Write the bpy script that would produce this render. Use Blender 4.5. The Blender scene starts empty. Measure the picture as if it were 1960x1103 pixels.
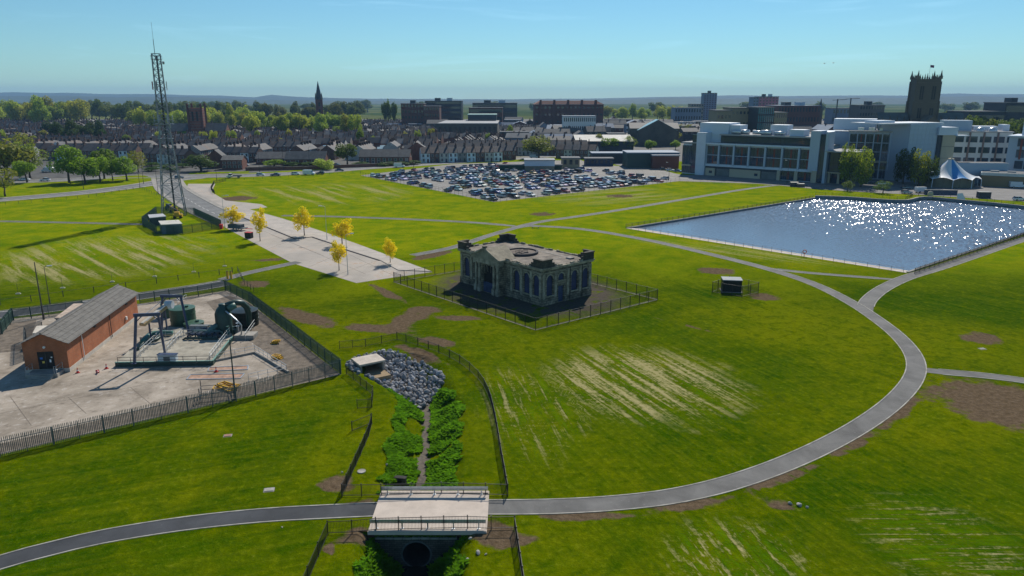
import bpy, bmesh, math, random
import numpy as np
from mathutils import Vector, Matrix, noise as mnoise
from mathutils.geometry import delaunay_2d_cdt
R = math.radians
rnd = random.Random(7)
scene = bpy.context.scene
col = scene.collection

# ------------------------------------------------------------------ camera
CAM_H, FPX, PITCH = 36.0, 1400.0, R(14.53)
cam_data = bpy.data.cameras.new('camera')
cam_data.sensor_width = 36.0
cam_data.lens = 36.0 * FPX / 1960.0
cam_data.clip_start = 0.5
cam_data.clip_end = 40000
camera = bpy.data.objects.new('camera', cam_data)
col.objects.link(camera)
camera.location = (0, 0, CAM_H)
camera.rotation_euler = (math.pi / 2 - PITCH, 0, 0)
scene.camera = camera

# ------------------------------------------------------------------ sky, sun, exposure
SUN_AZ, SUN_EL = R(16), R(41)          # azimuth to the right of +Y
world = bpy.data.worlds.new('World')
scene.world = world
world.use_nodes = True
wn, wl = world.node_tree.nodes, world.node_tree.links
wn.clear()
wo = wn.new('ShaderNodeOutputWorld')
bg = wn.new('ShaderNodeBackground')
sky = wn.new('ShaderNodeTexSky')
sky.sky_type = 'NISHITA'
sky.sun_disc = False
sky.sun_elevation = SUN_EL
sky.sun_rotation = SUN_AZ
sky.air_density = 1.0
sky.dust_density = 0.0
sky.ozone_density = 3.0
bg.inputs['Strength'].default_value = 0.085
# thin cirrus wisps, the same all round the sky
wtc = wn.new('ShaderNodeTexCoord')
wmap = wn.new('ShaderNodeMapping'); wmap.inputs['Scale'].default_value = (3.0, 3.0, 34.0)
wmap.inputs['Rotation'].default_value = (0.05, 0.10, 0.3)
wno = wn.new('ShaderNodeTexNoise'); wno.inputs['Scale'].default_value = 1.3; wno.inputs['Detail'].default_value = 6
wno.inputs['Distortion'].default_value = 0.8
wr = wn.new('ShaderNodeMapRange'); wr.inputs[1].default_value = 0.56; wr.inputs[2].default_value = 0.86; wr.inputs[4].default_value = 0.28
wmix = wn.new('ShaderNodeMix'); wmix.data_type = 'RGBA'; wmix.blend_type = 'MIX'
wmix.inputs[7].default_value = (13, 14.5, 16, 1)
hs = wn.new('ShaderNodeHueSaturation'); hs.inputs['Saturation'].default_value = 1.0
wl.new(wtc.outputs['Generated'], wmap.inputs[0]); wl.new(wmap.outputs[0], wno.inputs[0]); wl.new(wno.outputs[0], wr.inputs[0])
wl.new(sky.outputs[0], hs.inputs['Color'])
wl.new(wr.outputs[0], wmix.inputs[0]); wl.new(hs.outputs[0], wmix.inputs[6])
wt = wn.new('ShaderNodeMix'); wt.data_type = 'RGBA'; wt.blend_type = 'MULTIPLY'; wt.inputs[0].default_value = 1.0; wt.inputs[7].default_value = (0.64, 0.97, 1.08, 1)
wl.new(wmix.outputs[2], wt.inputs[6]); wl.new(wt.outputs[2], bg.inputs[0]); wl.new(bg.outputs[0], wo.inputs[0])

sun_data = bpy.data.lights.new('sun', 'SUN')
sun_data.energy = 5.0
sun_data.angle = R(0.53)
sun_data.color = (1.0, 0.94, 0.84)
sun = bpy.data.objects.new('sun', sun_data)
col.objects.link(sun)
sd = Vector((math.sin(SUN_AZ) * math.cos(SUN_EL), math.cos(SUN_AZ) * math.cos(SUN_EL), math.sin(SUN_EL)))
sun.rotation_euler = sd.to_track_quat('Z', 'Y').to_euler()
sun.location = (30, 60, 120)
vs = scene.view_settings
vs.view_transform = 'Standard'; vs.look = 'None'; vs.exposure = 0.0; vs.gamma = 1.0; vs.use_curve_mapping = False
scene.cycles.max_bounces = 4
scene.cycles.volume_bounces = 0
scene.cycles.transparent_max_bounces = 8

# ------------------------------------------------------------------ survey: photograph bearings -> ground positions (metres)
_c, _s = math.cos(PITCH), math.sin(PITCH)
def ray(x, y):
    a = (x - 980) / FPX; b = -(y - 551.5) / FPX
    return Vector((a, _c + b * _s, -_s + b * _c))
def g(x, y, z=0.0):
    d = ray(x, y); t = (z - CAM_H) / d.z
    return Vector((d.x * t, d.y * t, z))
def hgt(x, y, Y):
    d = ray(x, y); return CAM_H + d.z * Y / d.y
def at(x, y, Y):
    d = ray(x, y); t = Y / d.y
    return Vector((d.x * t, Y, CAM_H + d.z * t))

# ------------------------------------------------------------------ materials
MATS = {}
def new_mat(name):
    m = bpy.data.materials.new(name); m.use_nodes = True
    nt = m.node_tree; b = nt.nodes['Principled BSDF']
    MATS[name] = m
    return m, nt.nodes, nt.links, b
def setc(sock, c): sock.default_value = (c[0], c[1], c[2], 1)
def mat(name, c, rough=0.8, var=0.25, scale=1.0, metal=0.0, bump=0.0, bscale=8.0, spec=0.3, objcol=False, world_co=False, hue=None, rvar=0.0):
    if name in MATS: return MATS[name]
    m, N, L, b = new_mat(name)
    b.inputs['Roughness'].default_value = rough
    b.inputs['Metallic'].default_value = metal
    b.inputs['Specular IOR Level'].default_value = spec
    if world_co:
        ge = N.new('ShaderNodeNewGeometry'); co = ge.outputs['Position']
    else:
        tc = N.new('ShaderNodeTexCoord'); co = tc.outputs['Object']
    n1 = N.new('ShaderNodeTexNoise'); n1.inputs['Scale'].default_value = scale; n1.inputs['Detail'].default_value = 6
    n1.inputs['Roughness'].default_value = 0.65
    L.new(co, n1.inputs['Vector'])
    mr = N.new('ShaderNodeMapRange'); mr.inputs[1].default_value = 0.3; mr.inputs[2].default_value = 0.7
    L.new(n1.outputs[0], mr.inputs[0])
    mx = N.new('ShaderNodeMix'); mx.data_type = 'RGBA'
    lo = [v * (1 - var) for v in c]; hi = [v * (1 + var) for v in c]
    if hue: hi = [hi[i] * hue[i] for i in range(3)]
    setc(mx.inputs[6], lo); setc(mx.inputs[7], hi)
    L.new(mr.outputs[0], mx.inputs[0])
    out = mx.outputs[2]
    if objcol:
        oi = N.new('ShaderNodeObjectInfo')
        mm = N.new('ShaderNodeMix'); mm.data_type = 'RGBA'; mm.blend_type = 'MULTIPLY'; mm.inputs[0].default_value = 1
        L.new(out, mm.inputs[6]); L.new(oi.outputs['Color'], mm.inputs[7]); out = mm.outputs[2]
    L.new(out, b.inputs['Base Color'])
    if bump > 0:
        n2 = N.new('ShaderNodeTexNoise'); n2.inputs['Scale'].default_value = bscale; n2.inputs['Detail'].default_value = 4
        L.new(co, n2.inputs['Vector'])
        bp = N.new('ShaderNodeBump'); bp.inputs['Strength'].default_value = bump; bp.inputs['Distance'].default_value = 0.1
        L.new(n2.outputs[0], bp.inputs['Height']); L.new(bp.outputs[0], b.inputs['Normal'])
    return m

def brick_mat(name, c1, c2, mortar, bw=0.225, bh=0.075, ms=0.01, rough=0.85, axis=None, dirt=0.4, dscale=0.6, objcol=False, bump=0.5):
    """courses of brick or stone; object coordinates, wall plane picked from the normal"""
    m, N, L, b = new_mat(name)
    b.inputs['Roughness'].default_value = rough; b.inputs['Specular IOR Level'].default_value = 0.2
    tc = N.new('ShaderNodeTexCoord')
    sp = N.new('ShaderNodeSeparateXYZ'); L.new(tc.outputs['Object'], sp.inputs[0])
    ad = N.new('ShaderNodeMath'); L.new(sp.outputs[0], ad.inputs[0]); L.new(sp.outputs[1], ad.inputs[1])
    cb = N.new('ShaderNodeCombineXYZ'); L.new(ad.outputs[0], cb.inputs[0]); L.new(sp.outputs[2], cb.inputs[1])
    bt = N.new('ShaderNodeTexBrick'); bt.inputs['Scale'].default_value = 1.0
    bt.inputs['Brick Width'].default_value = bw; bt.inputs['Row Height'].default_value = bh; bt.inputs['Mortar Size'].default_value = ms
    setc(bt.inputs['Color1'], c1); setc(bt.inputs['Color2'], c2); setc(bt.inputs['Mortar'], mortar)
    L.new(cb.outputs[0], bt.inputs['Vector'])
    n1 = N.new('ShaderNodeTexNoise'); n1.inputs['Scale'].default_value = dscale; n1.inputs['Detail'].default_value = 8; n1.inputs['Roughness'].default_value = 0.7
    L.new(tc.outputs['Object'], n1.inputs['Vector'])
    mr = N.new('ShaderNodeMapRange'); mr.inputs[1].default_value = 0.35; mr.inputs[2].default_value = 0.7
    mr.inputs[3].default_value = 1 - dirt; mr.inputs[4].default_value = 1.15
    L.new(n1.outputs[0], mr.inputs[0])
    mm = N.new('ShaderNodeMix'); mm.data_type = 'RGBA'; mm.blend_type = 'MULTIPLY'; mm.inputs[0].default_value = 1
    L.new(bt.outputs[0], mm.inputs[6]); L.new(mr.outputs[0], mm.inputs[7])
    out = mm.outputs[2]
    if objcol:
        oi = N.new('ShaderNodeObjectInfo')
        m2 = N.new('ShaderNodeMix'); m2.data_type = 'RGBA'; m2.blend_type = 'MULTIPLY'; m2.inputs[0].default_value = 1
        L.new(out, m2.inputs[6]); L.new(oi.outputs['Color'], m2.inputs[7]); out = m2.outputs[2]
    L.new(out, b.inputs['Base Color'])
    bp = N.new('ShaderNodeBump'); bp.inputs['Strength'].default_value = bump; bp.inputs['Distance'].default_value = 0.03
    L.new(n1.outputs[0], bp.inputs['Height']); L.new(bp.outputs[0], b.inputs['Normal'])
    return m

def glass_mat(name, c=(0.02, 0.035, 0.045), rough=0.06, var=0.6):
    m, N, L, b = new_mat(name)
    b.inputs['Roughness'].default_value = rough; b.inputs['Specular IOR Level'].default_value = 0.6
    tc = N.new('ShaderNodeTexCoord')
    n1 = N.new('ShaderNodeTexNoise'); n1.inputs['Scale'].default_value = 0.35; n1.inputs['Detail'].default_value = 2
    L.new(tc.outputs['Object'], n1.inputs['Vector'])
    mx = N.new('ShaderNodeMix'); mx.data_type = 'RGBA'
    setc(mx.inputs[6], [v * (1 - var) for v in c]); setc(mx.inputs[7], [v * (1 + var) for v in c])
    L.new(n1.outputs[0], mx.inputs[0]); L.new(mx.outputs[2], b.inputs['Base Color'])
    return m

def leaf_mat(name, lo, hi, trans=0.35):
    """leaf colour comes from the object's own tint; small clump-to-clump variation"""
    m, N, L, b = new_mat(name)
    tc = N.new('ShaderNodeTexCoord')
    n1 = N.new('ShaderNodeTexNoise'); n1.inputs['Scale'].default_value = 0.9; n1.inputs['Detail'].default_value = 4
    L.new(tc.outputs['Object'], n1.inputs['Vector'])
    mr = N.new('ShaderNodeMapRange'); mr.inputs[1].default_value = 0.32; mr.inputs[2].default_value = 0.68
    L.new(n1.outputs[0], mr.inputs[0])
    mx = N.new('ShaderNodeMix'); mx.data_type = 'RGBA'; setc(mx.inputs[6], lo); setc(mx.inputs[7], hi)
    L.new(mr.outputs[0], mx.inputs[0])
    oi = N.new('ShaderNodeObjectInfo')
    mm = N.new('ShaderNodeMix'); mm.data_type = 'RGBA'; mm.blend_type = 'MULTIPLY'; mm.inputs[0].default_value = 1
    L.new(mx.outputs[2], mm.inputs[6]); L.new(oi.outputs['Color'], mm.inputs[7])
    L.new(mm.outputs[2], b.inputs['Base Color'])
    b.inputs['Roughness'].default_value = 0.6; b.inputs['Specular IOR Level'].default_value = 0.2
    tr = N.new('ShaderNodeBsdfTranslucent'); L.new(mm.outputs[2], tr.inputs['Color'])
    ms = N.new('ShaderNodeMixShader'); ms.inputs[0].default_value = trans
    L.new(b.outputs[0], ms.inputs[1]); L.new(tr.outputs[0], ms.inputs[2])
    L.new(ms.outputs[0], N['Material Output'].inputs[0])
    return m

# ------------------------------------------------------------------ mesh helpers
class MB:
    def __init__(s): s.v = []; s.f = []; s.mi = []; s.cur = 0; s.M = None
    def _add(s, vs):
        o = len(s.v)
        if s.M is not None: vs = [s.M @ Vector(v) for v in vs]
        s.v.extend([(v[0], v[1], v[2]) for v in vs]); return o
    def face(s, idx): s.f.append(idx); s.mi.append(s.cur)
    def poly(s, pts):
        o = s._add(pts); s.face(list(range(o, o + len(pts))))
    def box(s, x0, x1, y0, y1, z0, z1):
        o = s._add([(x0,y0,z0),(x1,y0,z0),(x1,y1,z0),(x0,y1,z0),(x0,y0,z1),(x1,y0,z1),(x1,y1,z1),(x0,y1,z1)])
        for q in ((0,3,2,1),(4,5,6,7),(0,1,5,4),(1,2,6,5),(2,3,7,6),(3,0,4,7)): s.face([o + i for i in q])
    def prism(s, pts, z0, z1):
        n = len(pts)
        o = s._add([(p[0], p[1], z0) for p in pts] + [(p[0], p[1], z1) for p in pts])
        for i in range(n): s.face([o + i, o + (i + 1) % n, o + n + (i + 1) % n, o + n + i])
        s.face([o + i for i in reversed(range(n))]); s.face([o + n + i for i in range(n)])
    def extrude_x(s, prof, x0, x1):
        """profile of (y,z) pushed along x"""
        n = len(prof)
        o = s._add([(x0, p[0], p[1]) for p in prof] + [(x1, p[0], p[1]) for p in prof])
        for i in range(n): s.face([o + i, o + n + i, o + n + (i + 1) % n, o + (i + 1) % n])
        s.face([o + i for i in range(n)]); s.face([o + n + i for i in reversed(range(n))])
    def cyl(s, p0, p1, r0, r1=None, n=8, caps=True):
        if r1 is None: r1 = r0
        p0 = Vector(p0); p1 = Vector(p1); d = (p1 - p0)
        if d.length < 1e-6: return
        d.normalize()
        a = d.orthogonal().normalized() if abs(d.z) < 0.95 else Vector((1, 0, 0))
        a = (a - d * a.dot(d)).normalized(); b = d.cross(a)
        vs = []
        for p, r in ((p0, r0), (p1, r1)):
            for i in range(n):
                t = 2 * math.pi * i / n
                vs.append(p + a * math.cos(t) * r + b * math.sin(t) * r)
        o = s._add(vs)
        for i in range(n): s.face([o + i, o + (i + 1) % n, o + n + (i + 1) % n, o + n + i])
        if caps:
            s.face([o + i for i in reversed(range(n))]); s.face([o + n + i for i in range(n)])
    def bar(s, p0, p1, w, h=None):
        """rectangular bar between two points"""
        h = h or w
        p0 = Vector(p0); p1 = Vector(p1); d = (p1 - p0)
        if d.length < 1e-6: return
        d.normalize()
        up = Vector((0, 0, 1)) if abs(d.z) < 0.98 else Vector((0, 1, 0))
        a = d.cross(up).normalized(); b = a.cross(d)
        vs = []
        for p in (p0, p1):
            for sx, sy in ((-1,-1),(1,-1),(1,1),(-1,1)): vs.append(p + a * sx * w / 2 + b * sy * h / 2)
        o = s._add(vs)
        for q in ((0,1,2,3),(7,6,5,4),(0,4,5,1),(1,5,6,2),(2,6,7,3),(3,7,4,0)): s.face([o + i for i in q])
    def tube(s, pts, r, n=8):
        pts = [Vector(p) for p in pts]; rings = []
        for i, p in enumerate(pts):
            if i == 0: d = pts[1] - p
            elif i == len(pts) - 1: d = p - pts[i - 1]
            else: d = pts[i + 1] - pts[i - 1]
            d.normalize()
            up = Vector((0, 0, 1)) if abs(d.z) < 0.9 else Vector((0, 1, 0))
            a = d.cross(up).normalized(); b = a.cross(d)
            rr = r[i] if isinstance(r, (list, tuple)) else r
            rings.append([p + a * math.cos(2*math.pi*k/n) * rr + b * math.sin(2*math.pi*k/n) * rr for k in range(n)])
        o = s._add([v for q in rings for v in q])
        for i in range(len(pts) - 1):
            for k in range(n):
                s.face([o + i*n + k, o + (i+1)*n + k, o + (i+1)*n + (k+1) % n, o + i*n + (k+1) % n])
        s.face([o + k for k in range(n)]); s.face([o + (len(pts)-1)*n + k for k in reversed(range(n))])
    def lathe(s, prof, n=16, cx=0, cy=0):
        o = s._add([(cx + r * math.cos(2*math.pi*k/n), cy + r * math.sin(2*math.pi*k/n), z) for r, z in prof for k in range(n)])
        for i in range(len(prof) - 1):
            for k in range(n):
                s.face([o + i*n + k, o + i*n + (k+1) % n, o + (i+1)*n + (k+1) % n, o + (i+1)*n + k])
    def mesh(s, name, mats, smooth=False):
        me = bpy.data.meshes.new(name)
        me.from_pydata(s.v, [], s.f)
        for m in (mats if isinstance(mats, (list, tuple)) else [mats]): me.materials.append(m)
        if any(s.mi): me.polygons.foreach_set('material_index', s.mi)
        if smooth: me.polygons.foreach_set('use_smooth', [True] * len(s.f))
        me.update()
        return me
    def build(s, name, mats, parent=None, smooth=False, fix=False):
        me = s.mesh(name, mats, smooth)
        if fix:
            bm = bmesh.new(); bm.from_mesh(me); bmesh.ops.recalc_face_normals(bm, faces=bm.faces); bm.to_mesh(me); bm.free()
        return link(name, me, parent)

def link(name, me, parent=None, loc=None, rz=None):
    o = bpy.data.objects.new(name, me); col.objects.link(o)
    if parent: o.parent = parent
    if loc is not None: o.location = loc
    if rz is not None: o.rotation_euler[2] = rz
    return o
def tag(o, label, cat, group=None, kind=None):
    o['label'] = label; o['category'] = cat
    if group: o['group'] = group
    if kind: o['kind'] = kind
    return o
def thing(name, label, cat, loc=(0, 0, 0), rz=0.0, group=None):
    o = bpy.data.objects.new(name, None); col.objects.link(o)
    o.empty_display_size = 0.3
    o.location = loc; o.rotation_euler[2] = rz
    return tag(o, label, cat, group)
def struct(o): o['kind'] = 'structure'; return o
def copy_tree(root, loc, rz, label=None, group=None, color=None, scale=None):
    r = root.copy(); col.objects.link(r)
    r.location = loc; r.rotation_euler = (0, 0, rz)
    if scale: r.scale = scale if isinstance(scale, (tuple, list)) else (scale,) * 3
    if label: r['label'] = label
    if group: r['group'] = group
    if color: r.color = color
    for ch in KIDS.get(root.name, root.children):
        c = ch.copy(); col.objects.link(c); c.parent = r
        if color: c.color = color
    return r
KIDS = {}

def smooth_line(pts, step=2.0):
    """Catmull-Rom through the survey points"""
    P = [Vector((p[0], p[1])) for p in pts]; out = []
    for i in range(len(P) - 1):
        p0 = P[max(i - 1, 0)]; p1 = P[i]; p2 = P[i + 1]; p3 = P[min(i + 2, len(P) - 1)]
        n = max(2, int((p2 - p1).length / step))
        for k in range(n):
            t = k / n
            out.append(0.5 * ((2*p1) + (-p0 + p2)*t + (2*p0 - 5*p1 + 4*p2 - p3)*t*t + (-p0 + 3*p1 - 3*p2 + p3)*t*t*t))
    out.append(P[-1])
    return out
def normals(L):
    ns = []
    for i in range(len(L)):
        d = L[min(i + 1, len(L) - 1)] - L[max(i - 1, 0)]
        if d.length < 1e-9: d = Vector((1, 0))
        d.normalize(); ns.append(Vector((-d.y, d.x)))
    return ns
def ribbon(mb, L, o0, o1, z0, z1=None):
    """strip between lateral offsets o0<o1 at height z0; closed downwards to 0 when z1 is given"""
    ns = normals(L); n = len(L)
    A = [(L[i] + ns[i] * o0) for i in range(n)]; B = [(L[i] + ns[i] * o1) for i in range(n)]
    if z1 is None:
        o = mb._add([(p.x, p.y, z0) for p in A] + [(p.x, p.y, z0) for p in B])
        for i in range(n - 1): mb.face([o + i, o + i + 1, o + n + i + 1, o + n + i])
    else:
        o = mb._add([(p.x, p.y, z0) for p in A] + [(p.x, p.y, z0) for p in B] + [(p.x, p.y, z1) for p in A] + [(p.x, p.y, z1) for p in B])
        for i in range(n - 1):
            mb.face([o + 2*n + i, o + 2*n + i + 1, o + 3*n + i + 1, o + 3*n + i])
            mb.face([o + i, o + i + 1, o + 2*n + i + 1, o + 2*n + i])
            mb.face([o + n + i + 1, o + n + i, o + 3*n + i, o + 3*n + i + 1])
        mb.face([o, o + 2*n, o + 3*n, o + n]); e = n - 1
        mb.face([o + e, o + n + e, o + 3*n + e, o + 2*n + e])
def inside(p, poly):
    r = False; j = len(poly) - 1
    for i in range(len(poly)):
        a, b = poly[i], poly[j]
        if (a[1] > p[1]) != (b[1] > p[1]) and p[0] < (b[0] - a[0]) * (p[1] - a[1]) / (b[1] - a[1]) + a[0]: r = not r
        j = i
    return r
def holed(outer, holes, pts=()):
    """triangulated sheet with holes -> verts2d, tris"""
    vs = []; es = []
    for ring in [outer] + list(holes):
        o = len(vs); vs += [Vector((p[0], p[1])) for p in ring]
        es += [(o + i, o + (i + 1) % len(ring)) for i in range(len(ring))]
    vs += [Vector((p[0], p[1])) for p in pts]
    V, _, F, *_r = delaunay_2d_cdt(vs, es, [], 0, 1e-6)
    out = []
    for f in F:
        c = sum((V[i] for i in f), Vector((0, 0))) / len(f)
        if inside(c, outer) and not any(inside(c, h) for h in holes):
            a, b, d = V[f[0]], V[f[1]], V[f[2]]
            if (b.x-a.x)*(d.y-a.y) - (b.y-a.y)*(d.x-a.x) < 0: f = list(reversed(f))
            out.append(list(f))
    return V, out

# ================================================================== THE SETTING
def patch_node(N, L, pos, wob, cx, cy, rx, ry, rot, soft=0.25, amp=0.9):
    mp = N.new('ShaderNodeMapping'); mp.vector_type = 'TEXTURE'
    mp.inputs['Location'].default_value = (cx, cy, 0); mp.inputs['Rotation'].default_value = (0, 0, rot); mp.inputs['Scale'].default_value = (rx, ry, 50)
    L.new(pos, mp.inputs[0])
    ln = N.new('ShaderNodeVectorMath'); ln.operation = 'LENGTH'; L.new(mp.outputs[0], ln.inputs[0])
    ad = N.new('ShaderNodeMath'); ad.operation = 'MULTIPLY_ADD'; ad.inputs[1].default_value = amp
    L.new(wob, ad.inputs[0]); L.new(ln.outputs['Value'], ad.inputs[2])
    mr = N.new('ShaderNodeMapRange'); mr.inputs[1].default_value = 1.0 + amp * 0.5; mr.inputs[2].default_value = 1.0 + amp * 0.5 - soft
    L.new(ad.outputs[0], mr.inputs[0])
    return mr.outputs[0]
def seg(p1, p2, w):
    a, b = g(*p1), g(*p2); d = b - a
    return ((a.x + b.x) / 2, (a.y + b.y) / 2, d.length / 2, w, math.atan2(d.y, d.x))
def combine(N, L, socks, op='MAXIMUM'):
    r = socks[0]
    for s in socks[1:]:
        m = N.new('ShaderNodeMath'); m.operation = op; L.new(r, m.inputs[0]); L.new(s, m.inputs[1]); r = m.outputs[0]
    return r
def noise_node(N, L, vec, scale, detail=5, rough=0.6, dist=0.0):
    n = N.new('ShaderNodeTexNoise'); n.inputs['Scale'].default_value = scale; n.inputs['Detail'].default_value = detail
    n.inputs['Roughness'].default_value = rough; n.inputs['Distortion'].default_value = dist
    L.new(vec, n.inputs['Vector']); return n.outputs[0]
def maprange(N, L, s, a, b, c=0.0, d=1.0):
    m = N.new('ShaderNodeMapRange'); m.inputs[1].default_value = a; m.inputs[2].default_value = b; m.inputs[3].default_value = c; m.inputs[4].default_value = d
    L.new(s, m.inputs[0]); return m.outputs[0]
def mixc(N, L, f, a, b, mode='MIX'):
    m = N.new('ShaderNodeMix'); m.data_type = 'RGBA'; m.blend_type = mode
    if isinstance(f, (int, float)): m.inputs[0].default_value = f
    else: L.new(f, m.inputs[0])
    for k, v in ((6, a), (7, b)):
        if isinstance(v, tuple): setc(m.inputs[k], v)
        else: L.new(v, m.inputs[k])
    return m.outputs[2]
def stretched(N, L, pos, ang, along, across, detail=5, dist=0.4):
    mp = N.new('ShaderNodeMapping'); mp.vector_type = 'TEXTURE'
    mp.inputs['Rotation'].default_value = (0, 0, ang); mp.inputs['Scale'].default_value = (along, across, 1)
    L.new(pos, mp.inputs[0])
    return noise_node(N, L, mp.outputs[0], 1.0, detail, 0.65, dist)
def mathn(N, L, op, a, b):
    m = N.new('ShaderNodeMath'); m.operation = op
    for k, v in ((0, a), (1, b)):
        if isinstance(v, (int, float)): m.inputs[k].default_value = v
        else: L.new(v, m.inputs[k])
    return m.outputs[0]
def ang(p1, p2):
    d = g(*p2) - g(*p1); return math.atan2(d.y, d.x)

ROWS = [
    (seg((1090, 665), (1410, 815), 15.0), ang((1110, 700), (1300, 830)), 17, 1.1, 0.0, 1.0),
    (seg((-60, 500), (430, 480), 32.0), ang((110, 440), (290, 530)), 34, 2.5, 0.0, 0.95),
    (seg((440, 365), (800, 375), 38.0), ang((520, 350), (640, 392)), 60, 5.0, 0.02, 0.8),
    (seg((1250, 1080), (1560, 1060), 7.0), ang((1500, 1020), (1560, 1080)), 5, 0.7, 0.05, 0.9),
    (seg((1640, 1040), (1990, 1040), 9.0), ang((1600, 1000), (1960, 1000)), 9, 0.45, 0.07, 0.75),
    (seg((980, 690), (1060, 900), 7.0), ang((985, 690), (1075, 860)), 12, 0.8, 0.05, 0.7),
    (seg((1000, 372), (1330, 375), 32.0), ang((1000, 390), (1400, 360)), 40, 4.5, -0.01, 0.6),
    (seg((1200, 455), (1640, 512), 7.0), ang((1240, 455), (1700, 528)), 30, 1.6, -0.01, 0.6)]
SOIL = [seg((405, 381), (500, 379), 9), seg((1832, 640), (1926, 655), 4.2), seg((1795, 780), (2040, 765), 9.5),
        seg((1425, 566), (1502, 571), 3.2), seg((1330, 520), (1410, 518), 4.0), seg((1005, 411), (1072, 409), 5.0),
        seg((1150, 376), (1225, 375), 6.0), seg((525, 588), (650, 628), 3.0), seg((640, 622), (800, 636), 2.4),
        seg((745, 640), (800, 590), 2.6), seg((775, 590), (850, 600), 3.4), seg((810, 605), (935, 612), 1.9),
        seg((700, 540), (790, 588), 1.5), seg((790, 645), (880, 662), 2.0), seg((632, 945), (662, 905), 2.2),
        seg((640, 972), (735, 962), 1.3), seg((1000, 990), (1240, 984), 1.1), seg((1220, 986), (1420, 945), 1.1),
        seg((1400, 952), (1580, 880), 1.15), seg((1560, 888), (1690, 818), 1.2), seg((1670, 830), (1765, 742), 1.4), seg((1765, 742), (1900, 735), 0.8),
        seg((905, 1045), (1040, 1030), 1.2), seg((640, 1035), (720, 1015), 1.4), seg((1455, 962), (1545, 972), 1.0),
        seg((620, 1052), (645, 1048), 1.2), seg((1225, 600), (1400, 645), 0.55), seg((905, 1040), (985, 1010), 2.6),
        seg((750, 655), (860, 700), 1.6), seg((780, 500), (870, 478), 3.0), seg((455, 540), (520, 548), 3.0), seg((470, 500), (560, 495), 2.0)]
def ell(xy, q):
    cx, cy, rx, ry, rot = q; dx, dy = xy[:, 0] - cx, xy[:, 1] - cy; c, s = math.cos(rot), math.sin(rot)
    return np.sqrt(((dx * c + dy * s) / rx) ** 2 + ((-dx * s + dy * c) / ry) ** 2)
def lawn_attributes(me):
    """survey masks stored on the ground mesh: where soil lies bare, and the headings of mowing and drill rows"""
    n = len(me.vertices); co = np.empty(n * 3, np.float32); me.vertices.foreach_get('co', co); xy = co.reshape(n, 3)[:, :2].astype(float)
    soil = np.min([ell(xy, q) * 1.0 + (1 - min(1, q[3] / 1.5)) * 0.0 for q in SOIL], axis=0)
    best = np.full(n, 9.0); rv = np.zeros((n, 3)); amt = np.zeros(n)
    for q, a, al, ac, bias, am in ROWS:
        e = ell(xy, q); k = e < best; best[k] = e[k]; c, s = math.cos(a), math.sin(a)
        rv[k, 0] = ((xy[:, 0] * c + xy[:, 1] * s) / al)[k]; rv[k, 1] = ((-xy[:, 0] * s + xy[:, 1] * c) / ac)[k]; rv[k, 2] = bias; amt[k] = am
    n0, l0, r0 = g(1025, 632), g(754, 540), g(1258, 574)
    enc = ell(xy, ((l0.x + r0.x) / 2 + 1.5, (l0.y + r0.y) / 2 + 1.0, 17.0, 22.0, R(40)))
    for nm, dat in (('soil', soil), ('rowmask', best), ('rowamt', amt), ('enclosure', enc)):
        at_ = me.attributes.new(nm, 'FLOAT', 'POINT'); at_.data.foreach_set('value', np.clip(dat, 0, 50).astype(np.float32))
    at_ = me.attributes.new('rowvec', 'FLOAT_VECTOR', 'POINT'); at_.data.foreach_set('vector', rv.astype(np.float32).ravel())
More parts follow.
